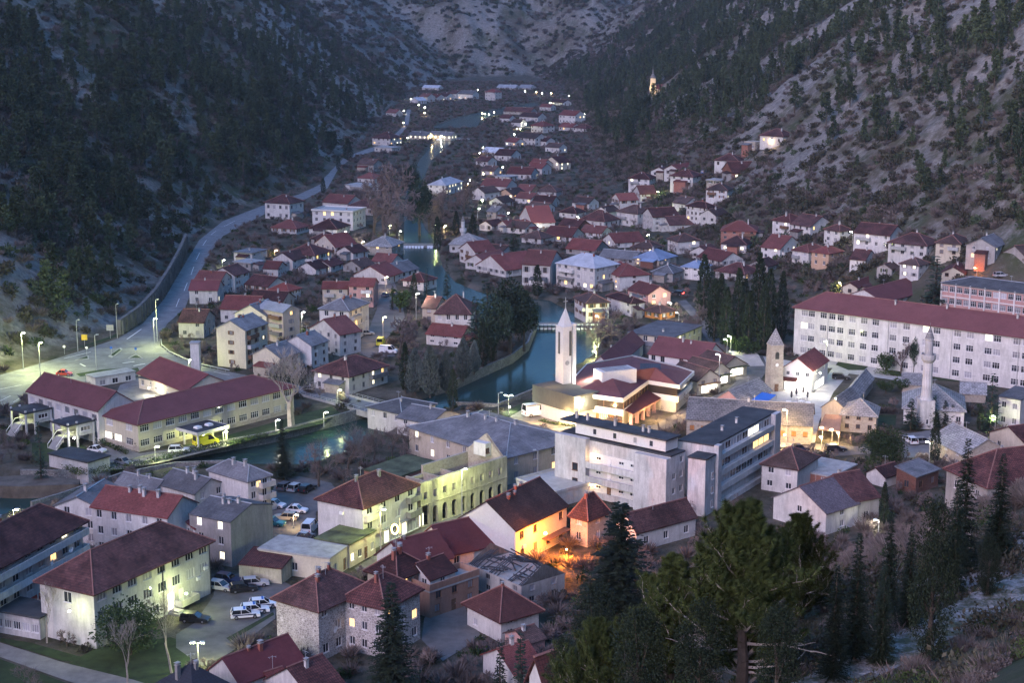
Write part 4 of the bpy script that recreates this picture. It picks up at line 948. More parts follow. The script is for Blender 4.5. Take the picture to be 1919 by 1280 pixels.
# --- grey roofs around the bridge head
r, la, lb, h, rh = house('big building with broad grey hip roof between the river and the yellow-lit street', (806, 790), (949, 858), (1051, 812), 912, 'hip', 'grey_sheet', 'beige', 3.0, 'a', 2, A=6, B=4, o=.5, chim=4, lit=.15)
house('white house with grey roof at the bridge head', (711, 756), (753, 776), (792, 752), 800, 'hip', 'grey_sheet', 'white', 1.6, 'b', 1, o=.4, chim=1)
house('house with grey two-pitched roof next to the bridge head', (765, 776), (806, 794), (838, 770), 826, 'gable', 'grey_sheet', 'white', 1.8, 'a', 2, o=.3, chim=1)
house('brick-walled shed with mossy roof beside the arcaded ruin', (712, 874), (746, 896), (794, 862), 916, 'flat', 'moss_roof', 'brick', nf=1, A=0, B=0, o=.1, chim=0)
house('low white building with flat roof against the concrete slab block', (1006, 894), (1042, 926), (1108, 890), 952, 'flat', 'pale_paving', 'white', nf=1, A=0, B=0, o=.1, chim=0, parapet=.4)
# --- concrete slab blocks in the centre
r, la, lb, h, rh = house('stained white slab block with open access galleries', (1044, 812), (1257, 856), (1288, 846), 966, 'flat', 'tar', 'dirty', nf=4, A=0, B=(2, 1.0, 1.2), o=.05, chim=0, cat='apartment block', name='apartment_block', lit=.1)
fh = h / 4
for j in range(3):                       # gallery decks and parapets on the long left wall
    z = .5 + j * fh
    u0, u1 = la * .29, la * .72
    MB().box(-.1, la - u1, z - .1, -.008, la - u0, z + fh - .15).build('gallery_back', 'white_clean', r)
    MB().box(-1.3, la - u1, z - .2, -.105, la - u0, z).box(-1.3, la - u1, z, -1.15, la - u0, z + 1.05).build('gallery', 'dirty', r)
    for k in range(4):
        u = u0 + (u1 - u0) * (k + .6) / 4.2
        if k == 1: put_door(r, (-.27, la - u, z), -PI / 2, .95, 2.1, 'frame_white' if j else 'frame_brown')
        else: put_window(r, (-.24, la - u, z + 1.5), -PI / 2, 1.2, .6, 1)
    if j in (0, 2): put_window(r, (-.24, la - u0 - .4, z + 1.4), -PI / 2, 1.0, .8, 0, 'lit_warm'); point(r, (-.8, la - u0 - 1.5, z + 2.1), 'warm', 60)
MB().box(-1.35, la * .71, -3, -.01, la * .995, h + .3).build('stair_shaft', 'dirty', r)
for z in (2, 5): put_window(r, (-1.5, la * .83, z), -PI / 2, 1.3, 1.5, 0, 'pane', 'frame_brown')
MB().box(-1.35, .01, -3, -.01, la * .28, h - .3).build('end_bay', 'dirty', r)
t = MB().box(0.6, la * .06, h + .46, lb - .2, la * .86, h + 2.6).build('penthouse', 'white_clean', r)
MB().box(0.1, la * .04, h + 2.605, lb, la * .99, h + 2.9).build('roof_slab', 'tar', r)
for u in (.2, .34, .52, .7): put_window(r, (.46, la * u, h + .9), -PI / 2, .9, 1.2, 0, 'pane' if u != .34 else 'pane_curtain')
for u in (.25, .3, .55, .8, .9): ob('chimney', chimney_mesh('white'), r, (lb * .5, la * u, h + 3.0), 0, .75)
r, la, lb, h, rh = house('white slab block with long glazed balconies and lit corner flat', (1276, 823), (1338, 836), (1446, 770), 956, 'flat', 'tar', 'dirty', nf=4, A=0, B=0, o=.05, chim=2, cat='apartment block', name='apartment_block', lit=0)
fh = h / 4
for j in range(4):
    z = j * fh
    MB().box(lb * .06, -.9, z + fh * .02, lb * .9, -.01, z + fh * .36).build('balcony_band', 'white', r)
    for k in range(9):
        u = lb * (.08 + .80 * k / 9)
        pn = 'lit_warm' if (j == 2 and k >= 6) else ('lit_white' if (j == 3 and k in (5, 6)) else ('pane' if random.random() < .5 else 'pane_curtain'))
        if j: put_window(r, (u, -.14, z + fh * .38), 0, lb * .8 / 9 * .93, fh * .5, 1, pn, 'frame_white')
MB().box(lb * .905, -1.0, -3, lb + .1, -.01, h + .1).build('end_wall', 'dirty', r)
MB().box(lb * .0, -1.0, -3, lb * .055, -.01, h + .1).build('end_wall', 'dirty', r)
for k, (x, hh_) in enumerate(((-.5, 1.4), (-3.6, .2))): pass
tw = MB().box(-4.5, -.5, -3, -.5, 3.0, h - 1.6).build('stair_tower', 'dirty', r); MB().box(-4.7, -.7, h - 1.598, -.4, 3.1, h - 1.3).build('stair_tower_roof', 'tar', r)
for z in (1, 3.7, 6.4): put_window(r, (-1.8, -.64, z), 0, .9, 1.4, 1)
# --- small houses around the slab blocks
house('little dark red roofed house squeezed beside the orange-lit house', (1060, 962), (1102, 971), (1151, 955), 1028, 'hip', 'dark_red', 'old_stone', 3.2, 'b', 2, A=1, B=1, o=.4, chim=1, chk='brick', lit=0)
house('white ruined outbuilding with weathered red roof below the slab block', (1168, 978), (1193, 998), (1292, 962), 1036, 'gable', 'dark_red', 'white', 2.6, 'b', 1, A=0, B=3, o=.3, chim=0, lit=0)
house('white house with dark brown hip roof right of the slab blocks', (1427, 866), (1497, 880), (1530, 852), 930, 'hip', 'brown', 'white', 2.6, 'a', 2, A=(2, 1.2, 1.2), B=0, o=.4, chim=0, lit=0)
house('unplastered brick building with grey flat roof beside the brown hip roof', (1500, 878), (1560, 895), (1592, 868), 920, 'flat', 'concrete_plain', 'brick', nf=1, A=2, B=0, o=.1, chim=0, lit=0)
house('pale house with purple-grey tiled roof right of the big pine', (1456, 927), (1549, 962), (1600, 938), 1005, 'gable', 'purple_tile', 'white', 3.4, 'b', 2, A=1, B=1, o=.4, chim=0, lit=0)
house('house with weathered red roof joined to the purple-grey roof', (1522, 906), (1601, 940), (1649, 928), 985, 'gable', 'dark_red', 'grey', 3.4, 'b', 2, A=0, B=1, o=.35, chim=1, lit=0)
house('small dark red roof behind the red and purple roofs', (1625, 885), (1660, 897), (1690, 884), 915, 'gable', 'dark_red', 'white', 1.4, 'b', 1, A=0, B=0, o=.3, chim=0)
house('brick cottage with grey sheet roof below the round evergreen', (1672, 886), (1718, 895), (1770, 880), 928, 'shed', 'grey_sheet', 'brick', 1.2, 'b', 1, A=1, B=2, o=.35, chim=0, lit=0, frame='frame_brown')
house('stone house with slab roof beside the tall cypress at the right', (1762, 818), (1804, 852), (1880, 838), 880, 'gable', 'stone_slab', 'old_stone', 2.8, 'a', 2, A=3, B=0, o=.35, chim=0, lit=.2)
house('large dark red roof at the right edge behind the dark firs', (1800, 872), (1850, 912), (2010, 880), 955, 'hip', 'dark_red', 'grey', 4.2, 'b', 1, A=2, B=4, o=.5, chim=1, lit=0)
house('house with orange-lit wall at the right edge', (1886, 806), (1926, 836), (2000, 812), 868, 'gable', 'dark_red', 'beige', 2.6, 'b', 1, A=2, B=2, o=.4, chim=0, lit=0)
wall_lamp('orange lamp beside the wall at the right edge', (1893, 835), 848, 'orange', 420)
house('white house with grey roof right of the minaret', (1870, 742), (1914, 750), 8, 806, 'shed', 'grey_sheet', 'white', 1.0, 'a', 2, A=2, B=0, o=.2, chim=0)
# --- church
def church():
    ze, zr = 6.4, 9.6
    ev = [(1072, 736), (1168, 749), (1215, 715), (1273, 724), (1300, 698), (1270, 688), (1185, 668), (1100, 684), (1077, 708)]
    c = at(1168, 795); r = root('church', 'modern church with plum-red folded roof and white fascia', 'church', c)
    E = [at(x, y, ze) - c for x, y in ev]
    for e in E: e.z = ze
    P1 = at(1143, 700, zr) - c; P2 = at(1228, 689, zr) - c; P1.z = P2.z = zr
    t = lambda v: (v.x, v.y, v.z)
    fs = [[E[0], E[1], P1], [E[1], E[2], P2, P1], [E[2], E[3], P2], [E[3], E[4], P2], [E[4], E[5], P2], [E[5], E[6], P1, P2], [E[6], E[7], P1], [E[7], E[8], P1], [E[8], E[0], P1]]
    rf = MB().solid([[t(v) for v in f] for f in fs], .25).build('roof', 'sheet_red', r)
    b, g, wl_, gd = MB(), MB(), MB(), MB()
    n = len(E); cen = sum(E, Vector()) / n
    for i in range(n):
        a0, a1 = E[i], E[(i + 1) % n]
        def strip(bb, k0, k1, z0, z1):
            q0, q1 = cen + (a0 - cen) * k0, cen + (a1 - cen) * k0; q2, q3 = cen + (a0 - cen) * k1, cen + (a1 - cen) * k1
            bb.quad((q0.x, q0.y, z0), (q1.x, q1.y, z0), (q3.x, q3.y, z1), (q2.x, q2.y, z1))
        strip(b, 1.012, 1.012, ze - .65, ze + .3); strip(b, .97, 1.012, ze - .65, ze - .65); strip(b, 1.012, .99, ze + .3, ze + .3)
        strip(g, .955, .955, 3.9, ze - .3)
        strip(wl_, .985, .985, 2.5, 3.9); strip(wl_, .94, .985, 2.5, 2.5); strip(wl_, .985, .95, 3.9, 3.9)
        strip(gd, .935, .935, -1, 2.6)
    b.build('fascia', 'white_clean', r); g.build('window_band', 'tinted', r); wl_.build('parapet_band', 'white_clean', r); gd.build('ground_wall', 'cream', r)
    a0, a1 = cen + (E[0] - cen) * .945, cen + (E[1] - cen) * .945; d = a1 - a0; rz = math.atan2(d.y, d.x)
    for k in range(5): put_window(r, (a0.x + d.x * (.2 + .16 * k), a0.y + d.y * (.2 + .16 * k), .4), rz, 1.5, 1.9, 2, 'lit_warm' if k in (0, 2) else 'wood_orange', 'frame_brown')
    for i in (0, 1):
        a0, a1 = cen + (E[i] - cen) * .957, cen + (E[i + 1] - cen) * .957; d = a1 - a0; rz = math.atan2(d.y, d.x); k = int(d.length / 2.2)
        for j in range(k + 1): MB().box(-.06, -.05, 3.9, .06, .02, ze - .3).build('mullion', 'frame_brown', r, (a0.x + d.x * j / k, a0.y + d.y * j / k, 0), rz)
    for px_, py_, w_ in ((1100, 806, 1000), (1140, 810, 1000), (1060, 800, 800), (1180, 812, 1200), (1230, 790, 800), (1000, 795, 600), (1270, 780, 600)):  # warm lights added without lamp bodies, brightening the church front and square
        q_ = at(px_, py_) - c; point(r, (q_.x, q_.y, 2.6), 'warm', w_)
    # lantern over the altar and solar panel
    q = P1; rz = -.38
    lt = MB(); lt.box(-4.4, -2.2, -2.2, 4.4, 2.2, 1.0); lt.build('skylight', 'white_clean', rf, (q.x + 1.2, q.y + .5, zr), .42)
    MB().box(-3.4, -1.9, 1.005, 3.6, 1.6, 1.15).build('skylight_roof', 'concrete_plain', rf, (q.x + 1.2, q.y + .5, zr), .42)
    MB().box(-2.4, -1, 0, 2.4, 1, .1).build('solar_panel', 'slate', rf, (P2.x - 1.0, P2.y + 1.5, zr - .1), -.1).rotation_euler[0] = .5
    # arcade with terracotta posts beside the street, sloping aisle roof
    A0, A1 = at(1186, 800) - c, at(1284, 742) - c; d = A1 - A0; L = d.length; rz = math.atan2(d.y, d.x)
    MB().solid([[(0, 0, 3.0), (L, 0, 3.0), (L, 4.4, 4.6), (0, 4.4, 4.6)]], .2).build('aisle_roof', 'sheet_red', r, tuple(A0), rz)
    for k in range(10): MB().box(k * L / 9.6, .2, -1, k * L / 9.6 + .6, .9, 2.85).build('arcade_pier', 'pink', r, tuple(A0), rz)
    MB().box(0, .3, 2.3, L, .8, 2.82).build('arcade_beam', 'pink', r, tuple(A0), rz); MB().box(0, 3.0, -1, L, 3.3, 3.6).build('arcade_back', 'terra', r, tuple(A0), rz)
    FOOT.append((c.x + cen.x, c.y + cen.y, 20))
    # dark clad block under the tower
    loc, rz, la, lb, h, e = foot((1032, 716), (1076, 742), (1090, 728), 800, .05)
    s = root('clad_block', 'dark clad block with lit white base beside the church tower', 'church annex', loc, rz)
    MB().box(-.5, -.5, 3.2, lb, la, h).build('cladding', 'cladding', s); MB().box(0, 0, -1, lb - .3, la - .3, 3.19).build('base', 'white_clean', s)
church()
def bell_tower():
    b = on(1060, 772); k = b.y / ray(1060, 600)[1]
    r = root('bell_tower', 'slender white church bell tower with pointed spire and cross', 'bell tower', b, R(28))
    top = CZ + ray(1060, 610)[2] * k; w = 1.75
    # two tall shafts with a dark slot between
    MB().box(-w, -w, -1, w * .25, w, top).build('shaft', 'white_clean', r)
    MB().box(w * .45, -w * .9, -1, w, w, top + .5).build('shaft', 'white_clean', r)
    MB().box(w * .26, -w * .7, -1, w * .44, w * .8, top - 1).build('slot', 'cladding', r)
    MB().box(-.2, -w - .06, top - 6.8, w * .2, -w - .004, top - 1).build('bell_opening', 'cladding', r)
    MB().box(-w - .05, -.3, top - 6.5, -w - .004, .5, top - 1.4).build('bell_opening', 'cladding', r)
    c = MB()
    n = 16
    c.v = [(-.75, 0, top - 8.2)] ; c.v = []
    for i in range(n): c.v.append((.55 * math.cos(2 * PI * i / n) - .7, -w - .03, .55 * math.sin(2 * PI * i / n) + top - 8.4))
    c.f.append(tuple(range(n))); c.m.append(0); c.build('clock_face', 'frame_grey', r)
    ap = CZ + ray(1062, 574)[2] * k
    q = MB(); s = w * .82
    q.quad((-s, -s, top + .01), (s * .5, -s, top + .01), (-.2, 0, ap)); q.quad((s * .5, -s, top + .01), (s * .5, s, top + .01), (-.2, 0, ap)); q.quad((s * .5, s, top + .01), (-s, s, top + .01), (-.2, 0, ap)); q.quad((-s, s, top + .01), (-s, -s, top + .01), (-.2, 0, ap))
    q.build('spire', 'white_clean', r)
    point(r, (w + 2.2, -2.6, 9), 'white', 900); point(r, (-w - 3.5, -3, 10), 'warm', 260)  # white light added without a fixture to brighten the tower's right face
    MB().box(-.27, -.07, ap - .4, -.13, .07, ap + 2.2).box(-.75, -.06, ap + 1.2, .35, .06, ap + 1.36).build('cross', 'metal_grey', r)
bell_tower()
# --- ring building behind the church, shop row
house('courtyard building with plum-red roof behind the church, left wing', (1098, 688), (1150, 690), (1216, 640), 716, 'gable', 'sheet_red', 'white', 2.8, 'b', 1, A=0, B=0, o=.4, chim=1, cat='community hall', name='community_hall')
house('white courtyard wing with tall dark windows and plum-red roof behind the church', (1212, 661), (1322, 676), 12, 700, 'gable', 'sheet_red', 'white_clean', 3.4, 'a', 1, A=(6, 1.2, 2.4), B=0, o=.4, chim=2, cat='community hall', name='community_hall', lit=0, frame='frame_grey', sill=.6)
for i, (Lq, Nq, Rq, yq) in enumerate((((1278, 694), (1307, 714), (1330, 702), 742), ((1296, 686), (1331, 702), (1352, 690), 727), ((1316, 670), (1352, 690), (1374, 676), 712))):
    r, la, lb, h, rh = house(['shop with brown stepped roof next to the church', 'middle shop of the brown stepped-roof row', 'last shop of the brown stepped-roof row, nearest the steps'][i], Lq, Nq, Rq, yq, 'gable', 'brown', 'cream', 2.4, 'a', 2, A=0, B=2, o=.3, chim=0, lit=.1, cat='shop', name='shop_house', frame='frame_brown')
    MB().box(.2, -1.3, 2.5, lb - .2, -.01, 2.7).build('awning', 'moss_roof' if i else 'wood', r); put_window(r, (lb * .15, -.16, .3), 0, lb * .7, 2.0, 3, 'lit_shop', 'frame_brown')
    point(r, (lb * .5, -.9, 2.2), 'white', 100)
# --- square: clock tower, shop house, bazaar
b0 = on(1450, 731); k = b0.y / ray(1450, 640)[1]; r = root('clock_tower', 'old square stone clock tower with pyramid top on the square', 'clock tower', b0, R(12))
zt = CZ + ray(1450, 647)[2] * k; za = CZ + ray(1450, 613)[2] * k; w = 1.75
MB().box(-w, -w, -1, w, w, zt, top=.22).build('shaft', 'old_stone', r)
MB().box(-w + .1, -w + .1, zt, w - .1, w - .1, zt + .25).build('cornice', 'old_stone', r)
q = MB(); s = w - .15; zz = zt + .25
for p0, p1 in (((-s, -s), (s, -s)), ((s, -s), (s, s)), ((s, s), (-s, s)), ((-s, s), (-s, -s))): q.quad((*p0, zz), (*p1, zz), (0, 0, za))
q.build('roof', 'stone_slab', r); MB().beam((0, 0, za - .2), (0, 0, za + 1.0), .08).build('finial', 'metal_dark', r)
q = MB()
n = 8
pts = [(-.5, zt - 3.2), (.5, zt - 3.2), (.5, zt - 1.9)] + [(.5 * math.cos(PI * j / n), zt - 1.9 + .5 * math.sin(PI * j / n)) for j in range(1, n)] + [(-.5, zt - 1.9)]
for dy, rr in ((-1, 0), (1, 1)):
    q.quad(*[(x, -w + .16, z) for x, z in pts])
q.build('belfry_opening', 'cladding', r)
q = MB()
for j in range(14): pass
q.v = [(.42 * math.cos(2 * PI * j / 14), -w + .12, zt - 4.6 + .42 * math.sin(2 * PI * j / 14)) for j in range(14)]; q.f = [tuple(range(14))]; q.m = [0]; q.build('clock_face', 'white_paint', r)
put_door(r, (-.5, -w - .13, .02), 0, 1.0, 1.9, 'wood')
r, la, lb, h, rh = house('white shop house with red gable roof and brightly lit ground floor beside the clock tower', (1470, 685), (1524, 694), (1542, 672), 737, 'gable', 'red', 'white_clean', 2.6, 'b', 2, A=(3, .9, 1.0), B=2, o=.35, chim=0, lit=0, cat='shop', name='shop_house', skip=(('A', 0), ('B', 0)))
for k in range(2): put_window(r, (-.2, la - .5 - k * la * .48, .15), -PI / 2, la * .42, 2.0, 2, 'lit_shop')
put_window(r, (lb * .2, -.16, .2), 0, lb * .55, 1.9, 2, 'lit_shop'); MB().solid([[(-1.4, la, 2.7), (-1.4, la * .48, 2.7), (-.02, la * .48, 3.3), (-.02, la, 3.3)]], .12).build('awning', 'red', r)
point(r, (-1.2, la * .4, 2.4), 'white', 220)
wall_lamp('white floodlight on the corner of the shop house by the clock tower', (1537, 699), 742, 'white', 900)
house('pink-lit bazaar house with slab roof beside the blue awning', (1346, 745), (1391, 756), (1436, 730), 772, 'gable', 'stone_slab', 'pink', 2.4, 'b', 1, A=1, B=0, o=.25, chim=0, lit=0)
t0 = [at(1398, 757, 2.6), at(1425, 763, 2.4), at(1455, 740, 2.7), at(1428, 735, 3.0)]; c = at(1425, 770)
r = root('awning', 'blue tarpaulin awning on posts over the bazaar stalls', 'awning', c); q = MB().solid([[tuple(v - c) for v in t0]], .05); q.build('tarpaulin', 'blue_tarp', r)
for v in t0: MB().beam((v.x - c.x, v.y - c.y, 0), (v.x - c.x, v.y - c.y, v.z), .1).build('post', 'metal_grey', r)
point(r, (-2.0, .5, 2.0), 'warm', 160)
house('long stone inn with pale slab roof behind the slab blocks', (1284, 784), (1523, 798), 11, 834, 'gable', 'stone_slab', 'old_stone', 3.4, 'a', 1, A=(11, 1.0, 1.1), B=0, o=.3, chim=1, lit=.0, cat='inn', name='stone_inn', frame='frame_brown', pane='wood_orange', sill=1.6)
house('square stone house with slab hip roof on the lane', (1573, 775), (1646, 780), 9, 814, 'hip', 'stone_slab', 'old_stone', 2.6, 'a', 2, A=(3, .9, 1.0), B=0, o=.4, chim=0, frame='frame_brown', lit=0)
house('stone house with slab roof and warm wall lamp above the brown awning', (1540, 760), (1588, 768), (1610, 745), 800, 'gable', 'stone_slab', 'beige', 2.2, 'b', 2, A=0, B=0, o=.3, chim=0)
house('narrow house with steep slab roof behind the stone houses', (1578, 742), (1608, 748), (1626, 706), 768, 'gable', 'stone_slab', 'old_stone', 2.0, 'b', 1, A=0, B=0, o=.3, chim=0)
c = at(1553, 812); r = root('brown_awning', 'sloping brown awning beside the square stone house', 'awning', c)
t0 = [at(1532, 806, 2.2), at(1574, 809, 2.2), at(1578, 778, 3.6), at(1546, 776, 3.6)]; MB().solid([[tuple(v - c) for v in t0]], .08).build('canvas', 'terra', r)
for v in t0[:2]: MB().beam((v.x - c.x, v.y - c.y, -.3), (v.x - c.x, v.y - c.y, v.z), .1).build('post', 'wood', r)
wall_lamp('warm lamp on the gable of the slab-roofed stone house', (1566, 747), 806, 'warm', 420)
# --- mosque with minaret
house('mosque with broad stone-slab hip roof behind the minaret', (1690, 763), (1812, 770), 15, 802, 'hip', 'stone_slab', 'white', 4.0, 'a', 1, A=5, B=0, o=.5, chim=0, cat='mosque', name='mosque', lit=.1)
def minaret(label, base_px, yb, ytop, ybal, ysq, rr):
    b = on(base_px, yb); f = lambda y: CZ + ray(base_px, y)[2] * (b.y / ray(base_px, y)[1]) - b.z
    r = root('minaret', label, 'minaret', b)
    zs, zb_, zt_ = f(ysq), f(ybal), f(ytop)
    MB().box(-rr * 1.4, -rr * 1.4, -1, rr * 1.4, rr * 1.4, zs, top=rr * .12).build('base', 'dirty', r)
    MB().lathe([(rr * 1.15, zs), (rr * .95, zs + (zb_ - zs) * .1), (rr * .82, zb_ - 1.0)], 12).build('shaft', 'dirty', r)
    MB().lathe([(rr * .84, zb_ - .99), (rr * 1.3, zb_ - .2), (rr * 1.34, zb_ + .9), (rr * 1.2, zb_ + .9), (rr * 1.2, zb_ - .1), (rr * .5, zb_ - .1)], 12).build('balcony', 'dirty', r)
    zc = zb_ + (zt_ - zb_) * .52
    MB().lathe([(rr * .72, zb_ - .05), (rr * .68, zc), (rr * .8, zc + .15), (rr * .8, zc + .35)], 12).build('upper_shaft', 'dirty', r)
    MB().lathe([(rr * .82, zc + .36), (rr * .4, zc + (zt_ - zc) * .5), (.04, zt_ - .5), (.03, zt_ + .6)], 12).build('spire', 'stone_slab', r)
    put_window(r, (-.3, -rr * 1.4 - .1, 1), 0, .6, 1.2, 0); return r
minaret('tall pale stone minaret in front of the mosque', 1733, 800, 606, 671, 748, 1.25)
for lb_, a1, a2, d_, yb in (('low slab roof outbuilding left behind the minaret', (1689, 724), (1728, 726), 9, 738), ('low slab roof outbuilding right behind the mosque', (1798, 738), (1850, 741), 8, 756)):
    house(lb_, a1, a2, d_, yb, 'gable', 'stone_slab', 'old_stone', 1.8, 'a', 1, A=0, B=0, o=.3, chim=0)
# --- schools on the right
r, la, lb, h, rh = house('long white school with four window rows and plum-red hip roof', (1484, 573), (2050, 648), 13, 752, 'hip', 'sheet_red', 'white', 3.6, 'a', 4, A=(24, 1.9, 1.6), B=0, o=.6, cols=(.037, .064, .108, .14, .171, .214, .256, .297, .36, .405, .473, .509, .578, .62, .68, .708, .77, .80, .86, .90, .95), chim=3, cat='school', name='school_building', lit=.05, litmat='lit_white', mull=2, tr=True)
for k in range(5): MB().box(-.14, la * k / 4.6 + .3, 0, -.01, la * k / 4.6 + .44, h - .3).build('drainpipe', 'metal_grey', r)
house('white school hall with plum-red roof and tall windows behind the long school', (1586, 553), (1657, 566), (1728, 541), 600, 'gable', 'sheet_red', 'white', 3.0, 'b', 2, A=0, B=(6, 2.0, 1.8), o=.5, chim=0, cat='school', name='school_building', lit=0, mull=2)
r, la, lb, h, rh = house('pink banded school with white pillars and grey roof at the right edge', (1762, 529), (2020, 562), 14, 632, 'hip', 'grey_sheet', 'pink', 1.6, 'a', 3, A=(18, 2.1, 1.7), B=0, o=.4, chim=0, cat='school', name='school_building', lit=0, mull=2, tr=True)
for k in range(10): MB().box(-.3, la * k / 9 - .2, -3, -.01, la * k / 9 + .2, h).build('pillar', 'white_clean', r)
for j in range(3): MB().box(-.12, 0, h / 3 * (j + 1) - .5, -.008, la, h / 3 * (j + 1) - .2).build('band', 'white_clean', r)
house('long shed with pale sheet roof in front of the pink banded school', (1880, 597), (1990, 618), 12, 640, 'gable', 'pale_sheet', 'white', 2.6, 'a', 1, A=0, B=0, o=.2, chim=0, cat='shed', name='shed')
# --- steps up to the school park
c = at(1433, 686); r = root('stone_steps', 'broad stone steps left of the clock tower', 'steps', c, R(5))
for k in range(9): MB().box(-7, k * .8, -.3, 0, k * .8 + 6, .16 * (k + 1)).build('step', 'pale_paving', r)
# --- church on the far hillside
b0 = on(1223, 176); k = b0.y / ray(1223, 150)[1]; f = lambda y: CZ + ray(1223, y)[2] * k - b0.z
r = root('hill_church', 'floodlit stone church tower with dome among the hillside trees', 'church', b0)
w = 2.2; z1, z2 = f(146), f(126)
MB().box(-w, -w, -4, w, w, z1 * .55).build('lower_stage', 'cream', r); MB().box(-w * .85, -w * .85, z1 * .55, w * .85, w * .85, z1).build('upper_stage', 'cream', r)
MB().lathe([(w * .95, z1), (w * 1.0, z1 + .6), (w * .7, z1 + 2.0), (w * .3, z1 + 3.2), (.15, z2), (.08, z2 + 1.5)], 10).build('dome', 'stone_slab', r)
put_window(r, (-.6, -w - .1, z1 * .25), 0, 1.2, 2.2, 0); put_window(r, (-.6, -w * .85 - .1, z1 * .65), 0, 1.2, 2.4, 0)
MB().box(w + .1, -1, -4, w + 12, 7, 4).build('nave', 'cream', r); MB().solid([[(w, -1.4, 4), (w + 12.4, -1.4, 4), (w + 12.4, 3, 7), (w, 3, 7)], [(w + 12.4, 7.4, 4), (w, 7.4, 4), (w, 3, 7), (w + 12.4, 3, 7)]], .2).build('nave_roof', 'red', r)
point(r, (-2, -7, 5.0), 'warm', 1300, .3); FOOT.extend([(b0.x, b0.y, 14), (b0.x - 1, b0.y - 22, 16), (b0.x - 3, b0.y - 45, 12)])
